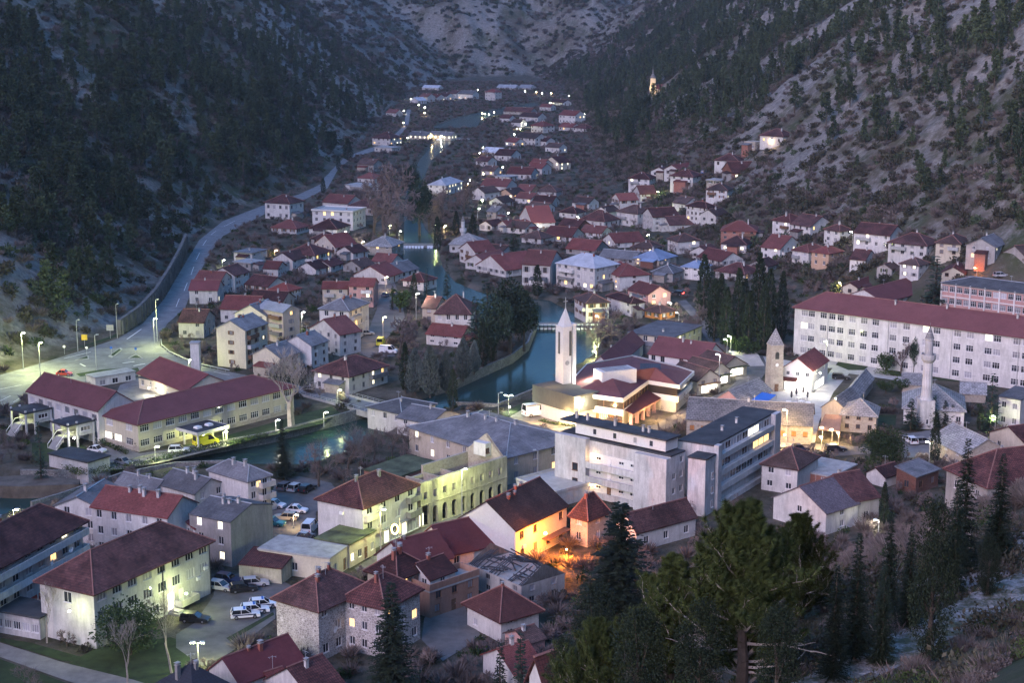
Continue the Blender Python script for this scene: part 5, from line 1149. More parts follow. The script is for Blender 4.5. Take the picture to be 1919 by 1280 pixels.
# ================================================================== the rest of the town, house by house
# (district, left eave, near eave, right eave or depth in m, foot of the near corner, roof, roof cover, wall, storeys, options)
T = [
 # below the hill road
 ('RV', (351, 543), (409, 543), (424, 533), 570, 'gable', 'sheet_red', 'white', 2, dict(ridge='a', lit=.15, litmat='lit_white')),
 ('RV', (366, 522), (414, 526), (429, 517), 556, 'gable', 'red', 'white', 3, dict(ridge='a')),
 ('RV', (404, 510), (440, 516), (455, 507), 549, 'gable', 'dark_red', 'white', 3, dict(ridge='b')),
 ('RV', (332, 602), (383, 604), (403, 590), 634, 'gable', 'dark_red', 'grey', 2, dict(ridge='a')),
 ('RV', (411, 577), (482, 580), (502, 566), 606, 'gable', 'red', 'white', 1, dict(ridge='a')),
 ('RV', (400, 614), (460, 619), (506, 604), 692, 'gable', 'grey_sheet', 'cream', 4, dict(ridge='b', A=1, chim=2, chk='brick')),
 ('RV', (494, 573), (530, 585), (552, 577), 645, 'gable', 'pale_sheet', 'beige', 4, dict(ridge='a', A=0, lit=.2)),
 ('RV', (440, 585), (500, 592), (530, 580), 640, 'gable', 'grey_sheet', 'cream', 3, dict(ridge='b', chim=2, chk='brick')),
 ('RV', (474, 661), (525, 670), (560, 657), 706, 'gable', 'grey_sheet', 'cream', 2, dict(ridge='b', A=0)),
 ('RV', (532, 640), (584, 648), (612, 636), 692, 'gable', 'grey_sheet', 'white', 3, dict(ridge='b', A=0, dishes=1)),
 ('RV', (597, 611), (636, 627), (660, 616), 668, 'gable', 'red', 'white', 3, dict(ridge='b')),
 ('RV', (594, 578), (655, 582), (696, 566), 642, 'hip', 'grey_sheet', 'white', 3, dict(chim=3, chk='brick', lit=.12, B=(4, 1.2, 1.4))),
 ('RV', (592, 692), (654, 706), (720, 682), 740, 'hip', 'dark_red', 'white', 2, dict(chim=1, lit=.15)),
 ('RV', (601, 540), (653, 540), (660, 533), 572, 'gable', 'red', 'beige', 2, dict(ridge='a')),
 ('RV', (652, 534), (701, 536), (708, 528), 576, 'gable', 'red', 'pink', 3, dict(ridge='a')),
 ('RV', (505, 540), (541, 545), (562, 538), 568, 'hip', 'bright_red', 'white', 2, {}),
 ('RV', (462, 562), (530, 566), 10, 582, 'gable', 'dark_red', 'grey', 1, dict(ridge='a')),
 ('RV', (456, 531), (502, 537), 10, 552, 'gable', 'dark_red', 'white', 1, dict(ridge='a')),
 # left-bank streets
 ('LC', (660, 514), (726, 519), 12, 534, 'gable', 'red', 'white', 1, dict(ridge='b')),
 ('LC', (707, 505), (752, 510), 11, 524, 'gable', 'grey_sheet', 'white', 1, dict(ridge='b')),
 ('LC', (590, 496), (621, 499), (642, 491), 511, 'gable', 'red', 'white', 1, dict(ridge='b')),
 ('LC', (496, 500), (522, 503), (529, 496), 520, 'gable', 'red', 'white', 2, dict(ridge='a')),
 ('LC', (436, 472), (473, 475), (502, 467), 494, 'flat', 'grey_sheet', 'white', 2, {}),
 ('LC', (522, 481), (549, 487), (566, 478), 508, 'gable', 'dark_red', 'white', 2, dict(ridge='b')),
 ('LC', (546, 471), (590, 478), (604, 468), 503, 'hip', 'dark_red', 'white', 2, dict(lit=.3, litmat='lit_warm')),
 ('LC', (597, 453), (628, 463), (666, 457), 483, 'gable', 'red', 'white', 2, dict(ridge='b')),
 ('LC', (684, 458), (735, 462), (749, 452), 480, 'hip', 'stone_slab', 'old_stone', 2, dict(lit=.2, litmat='lit_warm')),
 ('LC', (694, 488), (735, 491), 9, 503, 'gable', 'red', 'white', 1, dict(ridge='a')),
 ('LC', (580, 446), (616, 449), 10, 460, 'hip', 'dark_red', 'grey', 1, {}),
 ('LC', (583, 425), (632, 429), (646, 420), 444, 'hip', 'dark_red', 'white', 2, {}),
 ('LC', (506, 425), (556, 428), 11, 440, 'hip', 'red', 'white', 1, {}),
 ('LC', (589, 393), (662, 398), (675, 390), 432, 'flat', 'pale_paving', 'white_clean', 3, dict(parapet=.5, lit=.08)),
 ('LC', (602, 377), (652, 381), 12, 396, 'gable', 'red', 'white', 1, dict(ridge='a')),
 ('LC', (494, 378), (543, 381), 12, 412, 'hip', 'dark_red', 'white', 2, {}),
 ('LC', (645, 346), (692, 349), 12, 360, 'flat', 'concrete_plain', 'white', 1, {}),
 ('LC', (668, 332), (700, 334), 10, 345, 'hip', 'red', 'white', 1, {}),
 ('LC', (650, 385), (700, 389), 12, 404, 'hip', 'dark_red', 'grey', 1, {}),
 ('LC', (435, 490), (470, 494), 8, 508, 'flat', 'concrete_plain', 'grey', 1, {}),
 ('LC', (752, 524), (795, 528), 9, 540, 'hip', 'dark_red', 'white', 1, {}),
 # around the mill pool and the park
 ('PR', (812, 587), (884, 588), (898, 571), 626, 'hip', 'dark_red', 'white', 2, dict(A=(4, 1.1, 1.7), ridge='a', rh=4.4)),
 ('PR', (788, 575), (818, 577), 10, 608, 'gable', 'dark_red', 'beige', 2, dict(ridge='a')),
 ('PR', (802, 622), (866, 631), (881, 619), 652, 'gable', 'red', 'white', 2, dict(ridge='a')),
 ('PR', (840, 457), (906, 458), 13, 474, 'hip', 'stone_slab', 'white', 1, dict(cat='mosque', chim=0)),
 ('PR', (858, 464), (890, 472), (932, 468), 498, 'gable', 'red', 'white', 2, dict(ridge='b', lit=.2)),
 ('PR', (884, 485), (912, 492), (941, 480), 508, 'gable', 'red', 'white', 1, dict(ridge='b')),
 ('PR', (921, 492), (947, 506), (987, 493), 520, 'gable', 'red', 'white', 1, dict(ridge='b')),
 ('PR', (973, 496), (1032, 497), (1068, 485), 538, 'gable', 'red', 'white', 2, dict(ridge='a', A=(3, 1.3, 1.8), B=0)),
 ('PR', (1054, 489), (1115, 502), (1146, 491), 547, 'hip', 'pale_sheet', 'white', 3, dict(A=(6, 1.2, 1.3), chim=2, lit=.12)),
 ('PR', (1119, 502), (1160, 517), (1220, 513), 546, 'hip', 'red', 'white', 3, dict(A=(3, 1.0, 1.2), B=1, chim=1, lit=.1)),
 ('PR', (1070, 556), (1097, 568), (1146, 566), 600, 'hip', 'brown', 'white', 2, {}),
 ('PR', (1135, 553), (1182, 568), (1211, 565), 594, 'hip', 'dark_red', 'white', 2, {}),
 ('PR', 12, (1214, 552), (1260, 547), 576, 'gable', 'red', 'pink', 2, dict(ridge='a', lit=.3, litmat='lit_warm')),
 ('PR', (1210, 580), (1238, 587), (1263, 580), 600, 'hip', 'brown', 'wood_orange', 1, {}),
 ('PR', (1200, 618), (1262, 634), (1280, 607), 668, 'flat', 'grey_sheet', 'cream', 2, {}),
 ('PR', (905, 470), (940, 474), 9, 486, 'gable', 'brown', 'white', 1, dict(ridge='a')),
 # middle of the town, right bank
 ('MC', (975, 404), (996, 417), (1041, 415), 431, 'gable', 'bright_red', 'white', 2, dict(ridge='b', lit=.2)),
 ('MC', (1018, 440), (1072, 444), 12, 454, 'gable', 'red', 'white', 1, dict(ridge='a')),
 ('MC', (1058, 464), (1116, 469), 12, 480, 'gable', 'red', 'grey', 1, dict(ridge='a')),
 ('MC', (1087, 409), (1133, 414), 11, 428, 'hip', 'dark_red', 'white', 1, dict(rh=3.6)),
 ('MC', (1136, 448), (1152, 456), (1206, 451), 465, 'gable', 'red', 'white', 1, dict(ridge='b', lit=.3)),
 ('MC', (1250, 446), (1270, 452), (1313, 449), 476, 'hip', 'brown', 'white', 2, {}),
 ('MC', (1193, 480), (1236, 487), (1258, 477), 503, 'hip', 'blue_sheet', 'beige', 2, dict(lit=.2)),
 ('MC', (1274, 498), (1313, 502), 9, 526, 'hip', 'blue_sheet', 'white', 2, {}),
 ('MC', (1219, 508), (1262, 512), 10, 530, 'hip', 'grey_sheet', 'grey', 2, {}),
 ('MC', (1349, 431), (1419, 433), 12, 452, 'hip', 'bright_red', 'brick', 2, {}),
 ('MC', (1349, 455), (1400, 458), 10, 474, 'hip', 'dark_red', 'white', 1, dict(lit=.2)),
 ('MC', 14, (1352, 489), (1396, 484), 502, 'gable', 'red', 'white', 1, dict(ridge='a')),
 ('MC', (1338, 506), (1396, 514), 11, 528, 'hip', 'dark_red', 'white', 1, dict(lit=.4, litmat='lit_warm')),
 ('MC', (948, 424), (984, 428), 9, 440, 'gable', 'brown', 'white', 1, dict(ridge='a')),
 ('MC', (930, 420), (952, 424), 9, 436, 'gable', 'red', 'white', 1, dict(ridge='b')),
 ('MC', (910, 395), (930, 397), 8, 417, 'gable', 'stone_slab', 'old_stone', 2, dict(ridge='a')),
 ('MC', (975, 443), (1014, 447), 10, 458, 'hip', 'brown', 'white', 1, {}),
 ('MC', (1045, 420), (1085, 424), 9, 436, 'gable', 'dark_red', 'brick', 1, dict(ridge='a')),
 ('MC', (1085, 434), (1128, 438), 9, 447, 'gable', 'red', 'white', 1, dict(ridge='a')),
 ('MC', (1120, 480), (1190, 486), 9, 498, 'gable', 'grey_sheet', 'grey', 1, dict(ridge='a')),
 # on the upper right slope
 ('US', (1176, 333), (1218, 335), 11, 353, 'hip', 'dark_red', 'white', 2, {}),
 ('US', (1218, 320), (1250, 321), 9, 332, 'gable', 'red', 'white', 1, dict(ridge='b')),
 ('US', (1251, 315), (1273, 318), (1294, 312), 330, 'gable', 'red', 'white', 1, dict(ridge='b')),
 ('US', (1254, 328), (1299, 331), 11, 351, 'hip', 'dark_red', 'white', 2, {}),
 ('US', (1337, 299), (1384, 301), 11, 314, 'hip', 'dark_red', 'white', 1, {}),
 ('US', (1361, 316), (1372, 323), (1416, 321), 337, 'gable', 'dark_red', 'brick', 1, dict(ridge='b', lit=.2)),
 ('US', (1321, 354), (1364, 356), 11, 375, 'hip', 'brown', 'white', 2, dict(lit=.15)),
 ('US', (1147, 370), (1161, 375), (1197, 373), 394, 'gable', 'bright_red', 'white', 2, dict(ridge='b')),
 ('US', (1187, 357), (1199, 363), (1232, 362), 381, 'gable', 'red', 'white', 2, dict(ridge='b')),
 ('US', (1159, 394), (1195, 400), (1222, 395), 426, 'hip', 'brown', 'white', 2, {}),
 ('US', (1258, 378), (1284, 382), 10, 394, 'gable', 'brown', 'white', 1, dict(ridge='a')),
 ('US', (1285, 384), (1324, 389), (1344, 386), 418, 'hip', 'dark_red', 'white', 3, dict(A=(5, .9, 1.1))),
 ('US', (1208, 399), (1223, 406), (1272, 403), 434, 'gable', 'dark_red', 'white', 3, dict(ridge='b')),
 ('US', (1243, 414), (1254, 421), (1305, 418), 435, 'gable', 'dark_red', 'white', 1, dict(ridge='b')),
 ('US', (1003, 357), (1043, 359), 10, 369, 'hip', 'brown', 'white', 1, {}),
 ('US', (996, 377), (1036, 379), 10, 390, 'gable', 'dark_red', 'white', 1, dict(ridge='a')),
 ('US', (1018, 302), (1048, 305), 10, 320, 'gable', 'dark_red', 'cream', 2, dict(ridge='b', lit=.5)),
 ('US', (990, 306), (1018, 308), 10, 322, 'gable', 'red', 'white', 1, dict(ridge='a')),
 ('US', (1422, 252), (1468, 255), 11, 270, 'hip', 'dark_red', 'white', 1, dict(lit=.6, litmat='lit_warm')),
 ('US', (1392, 264), (1416, 266), 7, 282, 'none', 'red', 'old_stone', 1, dict(chim=0)),
 ('US', (1322, 337), (1350, 339), 8, 348, 'flat', 'concrete_plain', 'beige', 1, {}),
 ('US', (1112, 394), (1140, 397), 9, 412, 'gable', 'brown', 'white', 1, dict(ridge='b')),
 # in the row below the rocks
 ('RR', (1445, 411), (1481, 416), 10, 442, 'hip', 'red', 'white', 2, {}),
 ('RR', (1482, 418), (1519, 424), (1561, 418), 449, 'gable', 'dark_red', 'white', 2, dict(ridge='a')),
 ('RR', (1541, 428), (1574, 433), (1602, 430), 458, 'hip', 'dark_red', 'white', 2, {}),
 ('RR', (1603, 433), (1669, 441), (1686, 433), 468, 'gable', 'dark_red', 'white', 2, dict(ridge='a', lit=.35, litmat='lit_white')),
 ('RR', (1669, 451), (1738, 460), (1753, 451), 485, 'hip', 'dark_red', 'white', 2, dict(A=4)),
 ('RR', (1751, 453), (1802, 457), 12, 482, 'hip', 'brown', 'cream', 2, {}),
 ('RR', (1808, 458), (1867, 463), (1890, 453), 491, 'gable', 'grey_sheet', 'grey', 2, dict(ridge='b', lit=.1)),
 ('RR', (1872, 474), (1927, 486), 12, 504, 'gable', 'brown', 'grey', 2, dict(ridge='b')),
 ('RR', (1679, 494), (1723, 497), (1756, 493), 525, 'hip', 'brown', 'white', 2, dict(lit=.2, litmat='lit_white')),
 ('RR', (1762, 511), (1809, 514), 12, 526, 'gable', 'dark_red', 'cream', 1, dict(ridge='b')),
 ('RR', (1433, 460), (1463, 466), (1493, 456), 490, 'gable', 'red', 'white', 2, dict(ridge='a')),
 ('RR', (1482, 467), (1516, 472), 11, 501, 'hip', 'red', 'white', 2, {}),
 ('RR', (1515, 471), (1554, 475), (1588, 470), 503, 'hip', 'red', 'peach', 2, {}),
 ('RR', (1590, 484), (1623, 487), (1644, 479), 503, 'gable', 'dark_red', 'white', 1, dict(ridge='a')),
 ('RR', (1575, 536), (1608, 539), (1646, 527), 556, 'gable', 'red', 'cream', 1, dict(ridge='b', lit=.3)),
 # far up the valley
 ('FV', (696, 257), (731, 259), 14, 273, 'hip', 'dark_red', 'white', 2, dict(lit=.3)),
 ('FV', (908, 171), (928, 172), 10, 188, 'hip', 'red', 'white', 3, {}),
 ('FV', (767, 187), (783, 188), 12, 194, 'gable', 'pale_sheet', 'white', 1, {}),
 ('FV', (784, 180), (801, 181), 11, 191, 'gable', 'red', 'white', 1, dict(lit=.4)),
 ('FV', (803, 181), (819, 182), 11, 190, 'gable', 'red', 'white', 1, dict(lit=.3)),
 ('FV', (820, 179), (837, 180), 11, 188, 'gable', 'dark_red', 'white', 1, dict(lit=.3)),
 ('FV', (838, 174), (855, 175), 11, 184, 'gable', 'dark_red', 'white', 1, {}),
 ('FV', (857, 175), (886, 176), 12, 186, 'gable', 'grey_sheet', 'white', 1, dict(lit=.4)),
 ('FV', (1046, 214), (1078, 216), 13, 232, 'gable', 'red', 'white', 2, dict(ridge='a')),
 ('FV', (994, 234), (1018, 236), 12, 249, 'hip', 'red', 'white', 2, {}),
 ('FV', (1046, 236), (1072, 238), 10, 246, 'gable', 'red', 'white', 1, {}),
 ('FV', (1072, 238), (1098, 240), 10, 247, 'hip', 'dark_red', 'white', 1, {}),
 ('FV', (972, 217), (1008, 219), 12, 228, 'gable', 'dark_red', 'white', 1, dict(lit=.2)),
 ('FV', (942, 207), (995, 209), 12, 215, 'gable', 'dark_red', 'grey', 1, {}),
 ('FV', (967, 256), (1003, 259), 12, 274, 'gable', 'brown', 'white', 2, {}),
 ('FV', (925, 289), (958, 291), 12, 302, 'gable', 'dark_red', 'white', 1, {}),
 ('FV', (902, 283), (936, 285), 10, 292, 'gable', 'pale_sheet', 'white', 1, {}),
 ('FV', (948, 324), (996, 326), 12, 338, 'gable', 'red', 'white', 1, dict(ridge='a')),
 ('FV', (988, 313), (1016, 315), 10, 328, 'gable', 'red', 'white', 1, dict(ridge='a')),
 ('FV', (899, 346), (950, 349), 12, 362, 'gable', 'red', 'white', 1, dict(ridge='a')),
 ('FV', (930, 362), (962, 365), 11, 374, 'gable', 'brown', 'peach', 1, dict(lit=.4, ridge='b')),
 ('FV', (964, 357), (995, 359), 11, 370, 'gable', 'red', 'peach', 1, dict(ridge='a')),
 ('FV', (882, 358), (908, 361), 11, 376, 'gable', 'brown', 'white', 1, {}),
 ('FV', (808, 344), (836, 347), (856, 338), 366, 'hip', 'pale_sheet', 'white', 2, dict(lit=.35, litmat='lit_white')),
 ('FV', (970, 164), (994, 165), 12, 168, 'gable', 'pale_sheet', 'white', 1, {}),
 ('FV', (930, 163), (966, 164), 12, 168, 'gable', 'pale_sheet', 'white', 1, {}),
 ('FV', (790, 163), (822, 164), 10, 169, 'gable', 'pale_sheet', 'white', 1, {}),
 ('FV', (1030, 190), (1056, 192), 10, 198, 'gable', 'dark_red', 'white', 1, dict(lit=.3)),
 ('FV', (722, 210), (742, 211), 10, 218, 'gable', 'red', 'white', 1, {}),
 ('FV', (700, 275), (735, 277), 10, 286, 'flat', 'concrete_plain', 'white', 1, {}),
 ('FV', (764, 252), (800, 254), 9, 262, 'gable', 'grey_sheet', 'cream', 1, dict(lit=.8, litmat='lit_white')),
 ('FV', (915, 376), (942, 379), 9, 388, 'gable', 'brown', 'white', 1, {}),
 ('FV', (963, 369), (996, 372), 9, 383, 'gable', 'red', 'white', 1, {}),
 ('US', (985, 388), (1023, 391), 9, 402, 'gable', 'brown', 'white', 1, {}),
 ('MC', (896, 420), (922, 423), 9, 434, 'gable', 'dark_red', 'white', 1, {}),
 ('FV', (935, 220), (955, 221), 9, 229, 'gable', 'dark_red', 'white', 1, {}),
 ('FV', (956, 228), (976, 229), 9, 238, 'gable', 'brown', 'white', 1, {}),
 ('FV', (890, 300), (914, 302), 9, 312, 'gable', 'dark_red', 'white', 1, {}),
 ('FV', (900, 318), (926, 320), 9, 330, 'gable', 'brown', 'white', 1, dict(lit=.3)),
 ('FV', (926, 330), (955, 332), 9, 341, 'flat', 'concrete_plain', 'white', 1, {}),
 ('FV', (1010, 199), (1032, 200), 9, 207, 'gable', 'red', 'white', 1, {}),
 ('FV', (1000, 262), (1024, 264), 9, 274, 'gable', 'dark_red', 'white', 1, {}),
 ('FV', (1020, 274), (1048, 276), 9, 287, 'gable', 'brown', 'white', 1, {}),
 ('FV', (945, 264), (966, 266), 9, 275, 'gable', 'red', 'white', 1, dict(lit=.3)),
 ('LC', (668, 306), (700, 308), 10, 322, 'gable', 'brown', 'grey', 1, {}),
 ('LC', (628, 470), (662, 474), 9, 488, 'gable', 'dark_red', 'white', 1, {}),
 ('LC', (556, 500), (592, 504), 9, 516, 'gable', 'dark_red', 'white', 1, {}),
 ('LC', (640, 498), (676, 502), 9, 512, 'gable', 'brown', 'grey', 1, {}),
 ('US', (1070, 378), (1104, 381), 9, 394, 'gable', 'brown', 'white', 1, {}),
 ('US', (1046, 396), (1080, 399), 9, 411, 'hip', 'dark_red', 'white', 1, {}),
 ('MC', (1310, 400), (1342, 404), 9, 420, 'gable', 'brown', 'white', 1, {}),
 ('MC', (1180, 462), (1226, 466), 9, 478, 'hip', 'brown', 'grey', 1, {}),
 ('MC', (1290, 470), (1330, 474), 9, 488, 'gable', 'dark_red', 'white', 1, {}),
 ('MC', (1400, 495), (1440, 499), 9, 514, 'gable', 'dark_red', 'grey', 1, {}),
 ('RR', (1640, 500), (1672, 504), 9, 518, 'gable', 'brown', 'grey', 1, {}),
 ('FV', (802, 252), (846, 254), 9, 262, 'gable', 'grey_sheet', 'cream', 1, dict(lit=.8, litmat='lit_white')),
]
DIST = {'RV': 'below the hill road', 'LC': 'on the left bank', 'PR': 'by the river park', 'MC': 'in the middle town', 'US': 'on the upper slope', 'RR': 'under the rocks', 'FV': 'far up-valley'}
ORD = 'first second third fourth fifth sixth seventh eighth ninth tenth eleventh twelfth thirteenth fourteenth fifteenth sixteenth seventeenth eighteenth nineteenth'.split()
for t_, u_ in (('twent', 'twenty'), ('thirt', 'thirty'), ('fort', 'forty'), ('fift', 'fifty')): ORD += [t_ + 'ieth'] + [u_ + '-' + o_ for o_ in ORD[:9]]
RW = {'sheet_red': 'plum-red', 'red': 'red', 'dark_red': 'dark red', 'bright_red': 'bright red', 'grey_sheet': 'grey', 'pale_sheet': 'pale metal', 'blue_sheet': 'blue metal', 'stone_slab': 'stone-slab', 'brown': 'brown', 'concrete_plain': 'concrete', 'pale_paving': 'pale'}
WW = {'white': 'white', 'white_clean': 'bright white', 'grey': 'grey', 'cream': 'cream', 'beige': 'beige', 'pink': 'pink', 'brick': 'brick', 'old_stone': 'stone', 'peach': 'peach', 'wood_orange': 'timber'}
SW = {1: 'low', 2: 'two-storey', 3: 'three-storey', 4: 'four-storey'}
ordn = {}
for key in DIST:
    rows = sorted((t for t in T if t[0] == key), key=lambda t: t[2][0])
    for i, t in enumerate(rows): ordn[id(t)] = ORD[i]
for t in T:
    key, L_, N_, R_, yb, roof, rm, wm, nf, kw = t
    kw = dict(kw); cat = kw.pop('cat', 'house')
    lab = f"{SW[nf]} {WW[wm]} {cat} with {RW[rm]} {roof if roof != 'none' else 'missing'} roof, {ordn[id(t)]} from left {DIST[key]}"
    kw.setdefault('lit', .03); kw.setdefault('chim', 1)
    if random.random() < .28 and key != 'FV': kw['shut'] = random.choice(('frame_brown', 'frame_brown', 'moss_roof', 'frame_grey'))
    kw.setdefault('wsz', (random.uniform(.85, 1.35), random.uniform(1.0, 1.5))); kw.setdefault('frame', random.choice(('frame_white', 'frame_white', 'frame_brown', 'frame_grey')))
    kw.setdefault('chk', 'brick' if nf > 2 else 'white')
    r, la, lb, h, rh = house(lab, L_, N_, R_, yb, roof, rm, wm, nf=nf, cat=cat, name=cat, group='houses ' + DIST[key], **kw)
    if random.random() < .42 and key != 'FV' and h > 2.6:       # lean-to built against the house
        sd = random.choice('AB'); LL = la if sd == 'A' else lb; u0 = LL * random.uniform(.05, .4); u1 = u0 + LL * random.uniform(.35, .55); dd = random.uniform(1.8, 3.2); zh = min(2.5, h - .5)
        w_, q_ = MB(), MB()
        if sd == 'B': w_.box(u0, -dd, -3, u1, -.02, zh); q_.solid([[(u0 - .25, -dd - .3, zh + .05), (u1 + .25, -dd - .3, zh + .05), (u1 + .25, -.02, zh + .7), (u0 - .25, -.02, zh + .7)]], .15)
        else: w_.box(-dd, u0, -3, -.02, u1, zh); q_.solid([[(-dd - .3, u1 + .25, zh + .05), (-dd - .3, u0 - .25, zh + .05), (-.02, u0 - .25, zh + .7), (-.02, u1 + .25, zh + .7)]], .15)
        w_.build('annex_wall', random.choice(('white', 'grey', 'old_stone', 'concrete', 'brick')), r); q_.build('annex_roof', random.choice((rm, 'dark_red', 'grey_sheet', 'red')), r)
    if nf >= 2 and key != 'FV':
        q = random.random(); sd, LL = ('A', la) if (la > lb or isinstance(R_, (int, float))) else ('B', lb)
        if LL > 5 and q < .6:
            for j in range(1, nf): balcony(r, sd, LL * (.08 if q < .3 else .52), LL * (.48 if q < .3 else .94), h / nf * j, 1.1, la, lb, random.choice(('white', 'concrete', 'frame_brown', 'metal_grey')), .9)
minaret('small old minaret with pointed cap by the mill pool', 868, 464, 402, 432, 455, 1.0)
for w_ in WARN: print('WARN', w_)
# ================================================================== trees
def tri_leaf(V, Fc, p, d, up, L, w):
    """a pointed spray from p along d"""
    s = d.cross(up)
    if s.length < 1e-4: s = Vector((1, 0, 0))
    s.normalize(); i = len(V)
    V += [tuple(p), tuple(p + d * (L * .55) + s * (w / 2)), tuple(p + d * L), tuple(p + d * (L * .55) - s * (w / 2))]
    Fc.append((i, i + 1, i + 2, i + 3))
def rv(rn): 
    while True:
        v = Vector((rn.uniform(-1, 1), rn.uniform(-1, 1), rn.uniform(-1, 1)))
        if .05 < v.length < 1: return v.normalized()
def mk(name, V, Fc, mats, mi=None):
    me = bpy.data.meshes.new(name); me.from_pydata(V, [], Fc)
    for k in mats: me.materials.append(MATS[k])
    if mi: me.polygons.foreach_set('material_index', mi)
    return me
def trunk_mesh(h, r, mat='bark', bend=.3, seed=1, n=6):
    rn = random.Random(seed); b = MB(); pts = []; x = y = 0
    k = 7
    for i in range(k):
        t = i / (k - 1); pts.append((Vector((x, y, h * t - .4 * (i == 0))), r * (1 - .8 * t) + .01)); x += rn.uniform(-bend, bend) * h / 40; y += rn.uniform(-bend, bend) * h / 40
    for (p0, r0), (p1, r1) in zip(pts, pts[1:]): b.beam(p0, p1, r0 * 2, w2=r1 * 2, n=n)
    return b, [p for p, _ in pts]
def fir(seed, H=12, Rr=3.2, layers=26, per=11, leaf=1.0, mat='fir_leaf', tr=.16, power=.85, low=.06):
    """conical conifer: whorls of drooping boughs carrying sprays"""
    rn = random.Random(seed); V, Fc = [], []
    for i in range(layers):
        t = low + (1 - low) * (i + rn.random() * .7) / layers
        r0 = Rr * (1 - t) ** power + .12
        for k in range(max(3, int(per * (1 - t * .6)))):
            a = rn.uniform(0, 2 * PI); rr = r0 * rn.uniform(.62, 1.12); dv = Vector((math.cos(a), math.sin(a), rn.uniform(-.32, .12)))
            base = Vector((0, 0, H * t)); m = max(2, int(rr / (.42 * leaf)))
            for q in range(m):
                f = (q + .6) / m; p = base + dv * (rr * f * .9)
                for s in (-1, 1):
                    ld = (dv + Vector((-dv.y, dv.x, 0)) * (s * rn.uniform(.3, 1.0)) + Vector((0, 0, rn.uniform(-.35, .3)))).normalized()
                    tri_leaf(V, Fc, p, ld, Vector((rn.uniform(-.5, .5), rn.uniform(-.5, .5), 1)), leaf * rn.uniform(.45, .8) * (1.15 - .4 * f), leaf * .36)
    tk, _ = trunk_mesh(H * .92, H * .014 + .04, seed=seed)
    return mk('crown', V, Fc, [mat]), tk.mesh('trunk', ['bark'], uv=False)
def cypress(seed, H=11, Rr=1.15, n=1500, mat='cypress_leaf', leaf=.5, fat=.0):
    rn = random.Random(seed); V, Fc = [], []
    for i in range(n):
        t = rn.random() ** 1.05; pr = (math.sin(PI * min(1, t * .93 + .07)) ** (.55 + fat)) * (1 - .55 * t) * 1.25
        a = rn.uniform(0, 2 * PI); bulge = 1 + .18 * math.sin(a * 3 + t * 9 + seed)
        r = Rr * pr * rn.uniform(.55, 1.05) * bulge; p = Vector((r * math.cos(a), r * math.sin(a), H * (.04 + .94 * t)))
        d = Vector((math.cos(a) * .45, math.sin(a) * .45, 1)) + rv(rn) * .55; d.normalize()
        tri_leaf(V, Fc, p, d, rv(rn), leaf * rn.uniform(.6, 1.2), leaf * .42)
    tk, _ = trunk_mesh(H * .8, .14, seed=seed)
    return mk('crown', V, Fc, [mat]), tk.mesh('trunk', ['bark'], uv=False)
def roundtree(seed, H=8, Rr=3.4, n=2600, mat='broad_leaf', leaf=.5, clumps=16, zc=.58, flat=.72):
    rn = random.Random(seed); V, Fc = [], []; cs = []
    for k in range(clumps):
        d = rv(rn); d.z = d.z * flat; cs.append((Vector((d.x * Rr * .62, d.y * Rr * .62, H * zc + d.z * H * .34)), Rr * rn.uniform(.3, .52)))
    for i in range(n):
        c, cr = rn.choice(cs); d = rv(rn); p = c + d * (cr * rn.uniform(.55, 1.05)); p.z = max(p.z, .25)
        ld = (d + rv(rn) * .8).normalized(); tri_leaf(V, Fc, p, ld, rv(rn), leaf * rn.uniform(.6, 1.2), leaf * .55)
    b, pts = trunk_mesh(H * .62, .05 * H * .5 + .03, seed=seed)
    for c, cr in cs[:7]: b.beam(pts[3], c, .12, w2=.03, n=4)
    return mk('crown', V, Fc, [mat]), b.mesh('trunk', ['bark'], uv=False)
def hillpine(seed, H=9, Rr=2.6, n=420, mat='pine_leaf'):
    """Aleppo pine as seen from far: uneven tiers of clumps on one trunk, one mesh"""
    rn = random.Random(seed); V, Fc, mi = [], [], []
    cs = []
    for k in range(11):
        t = .28 + .72 * k / 10; a = rn.uniform(0, 2 * PI); rr = Rr * (1 - t * .86) * rn.uniform(.2, .85); cs.append((Vector((rr * math.cos(a), rr * math.sin(a), H * t)), max(.5, Rr * (1.05 - t) * rn.uniform(.45, .75))))
    for i in range(n):
        c, cr = rn.choice(cs); d = rv(rn); d.z *= .7; p = c + d * (cr * rn.uniform(.4, 1.0)); ld = (d * .8 + Vector((0, 0, .5)) + rv(rn) * .6).normalized()
        tri_leaf(V, Fc, p, ld, rv(rn), rn.uniform(.55, 1.1), .5); mi.append(0)
    b, _ = trunk_mesh(H * .85, .16, seed=seed, n=4); o = len(V); V += b.v; Fc += [tuple(q + o for q in f) for f in b.f]; mi += [1] * len(b.f)
    return mk('pine_tree', V, Fc, [mat, 'bark'], mi)
def joined(ct, name):
    """crown and trunk of a far tree as one mesh"""
    c, t = ct; V = [tuple(v.co) for v in c.vertices]; Fc = [tuple(p.vertices) for p in c.polygons]; mi = [0] * len(Fc); o = len(V)
    V += [tuple(v.co) for v in t.vertices]; q = [tuple(x + o for x in p.vertices) for p in t.polygons]; Fc += q; mi += [1] * len(q)
    me = bpy.data.meshes.new(name); me.from_pydata(V, [], Fc); me.materials.append(c.materials[0]); me.materials.append(t.materials[0]); me.polygons.foreach_set('material_index', mi); return me
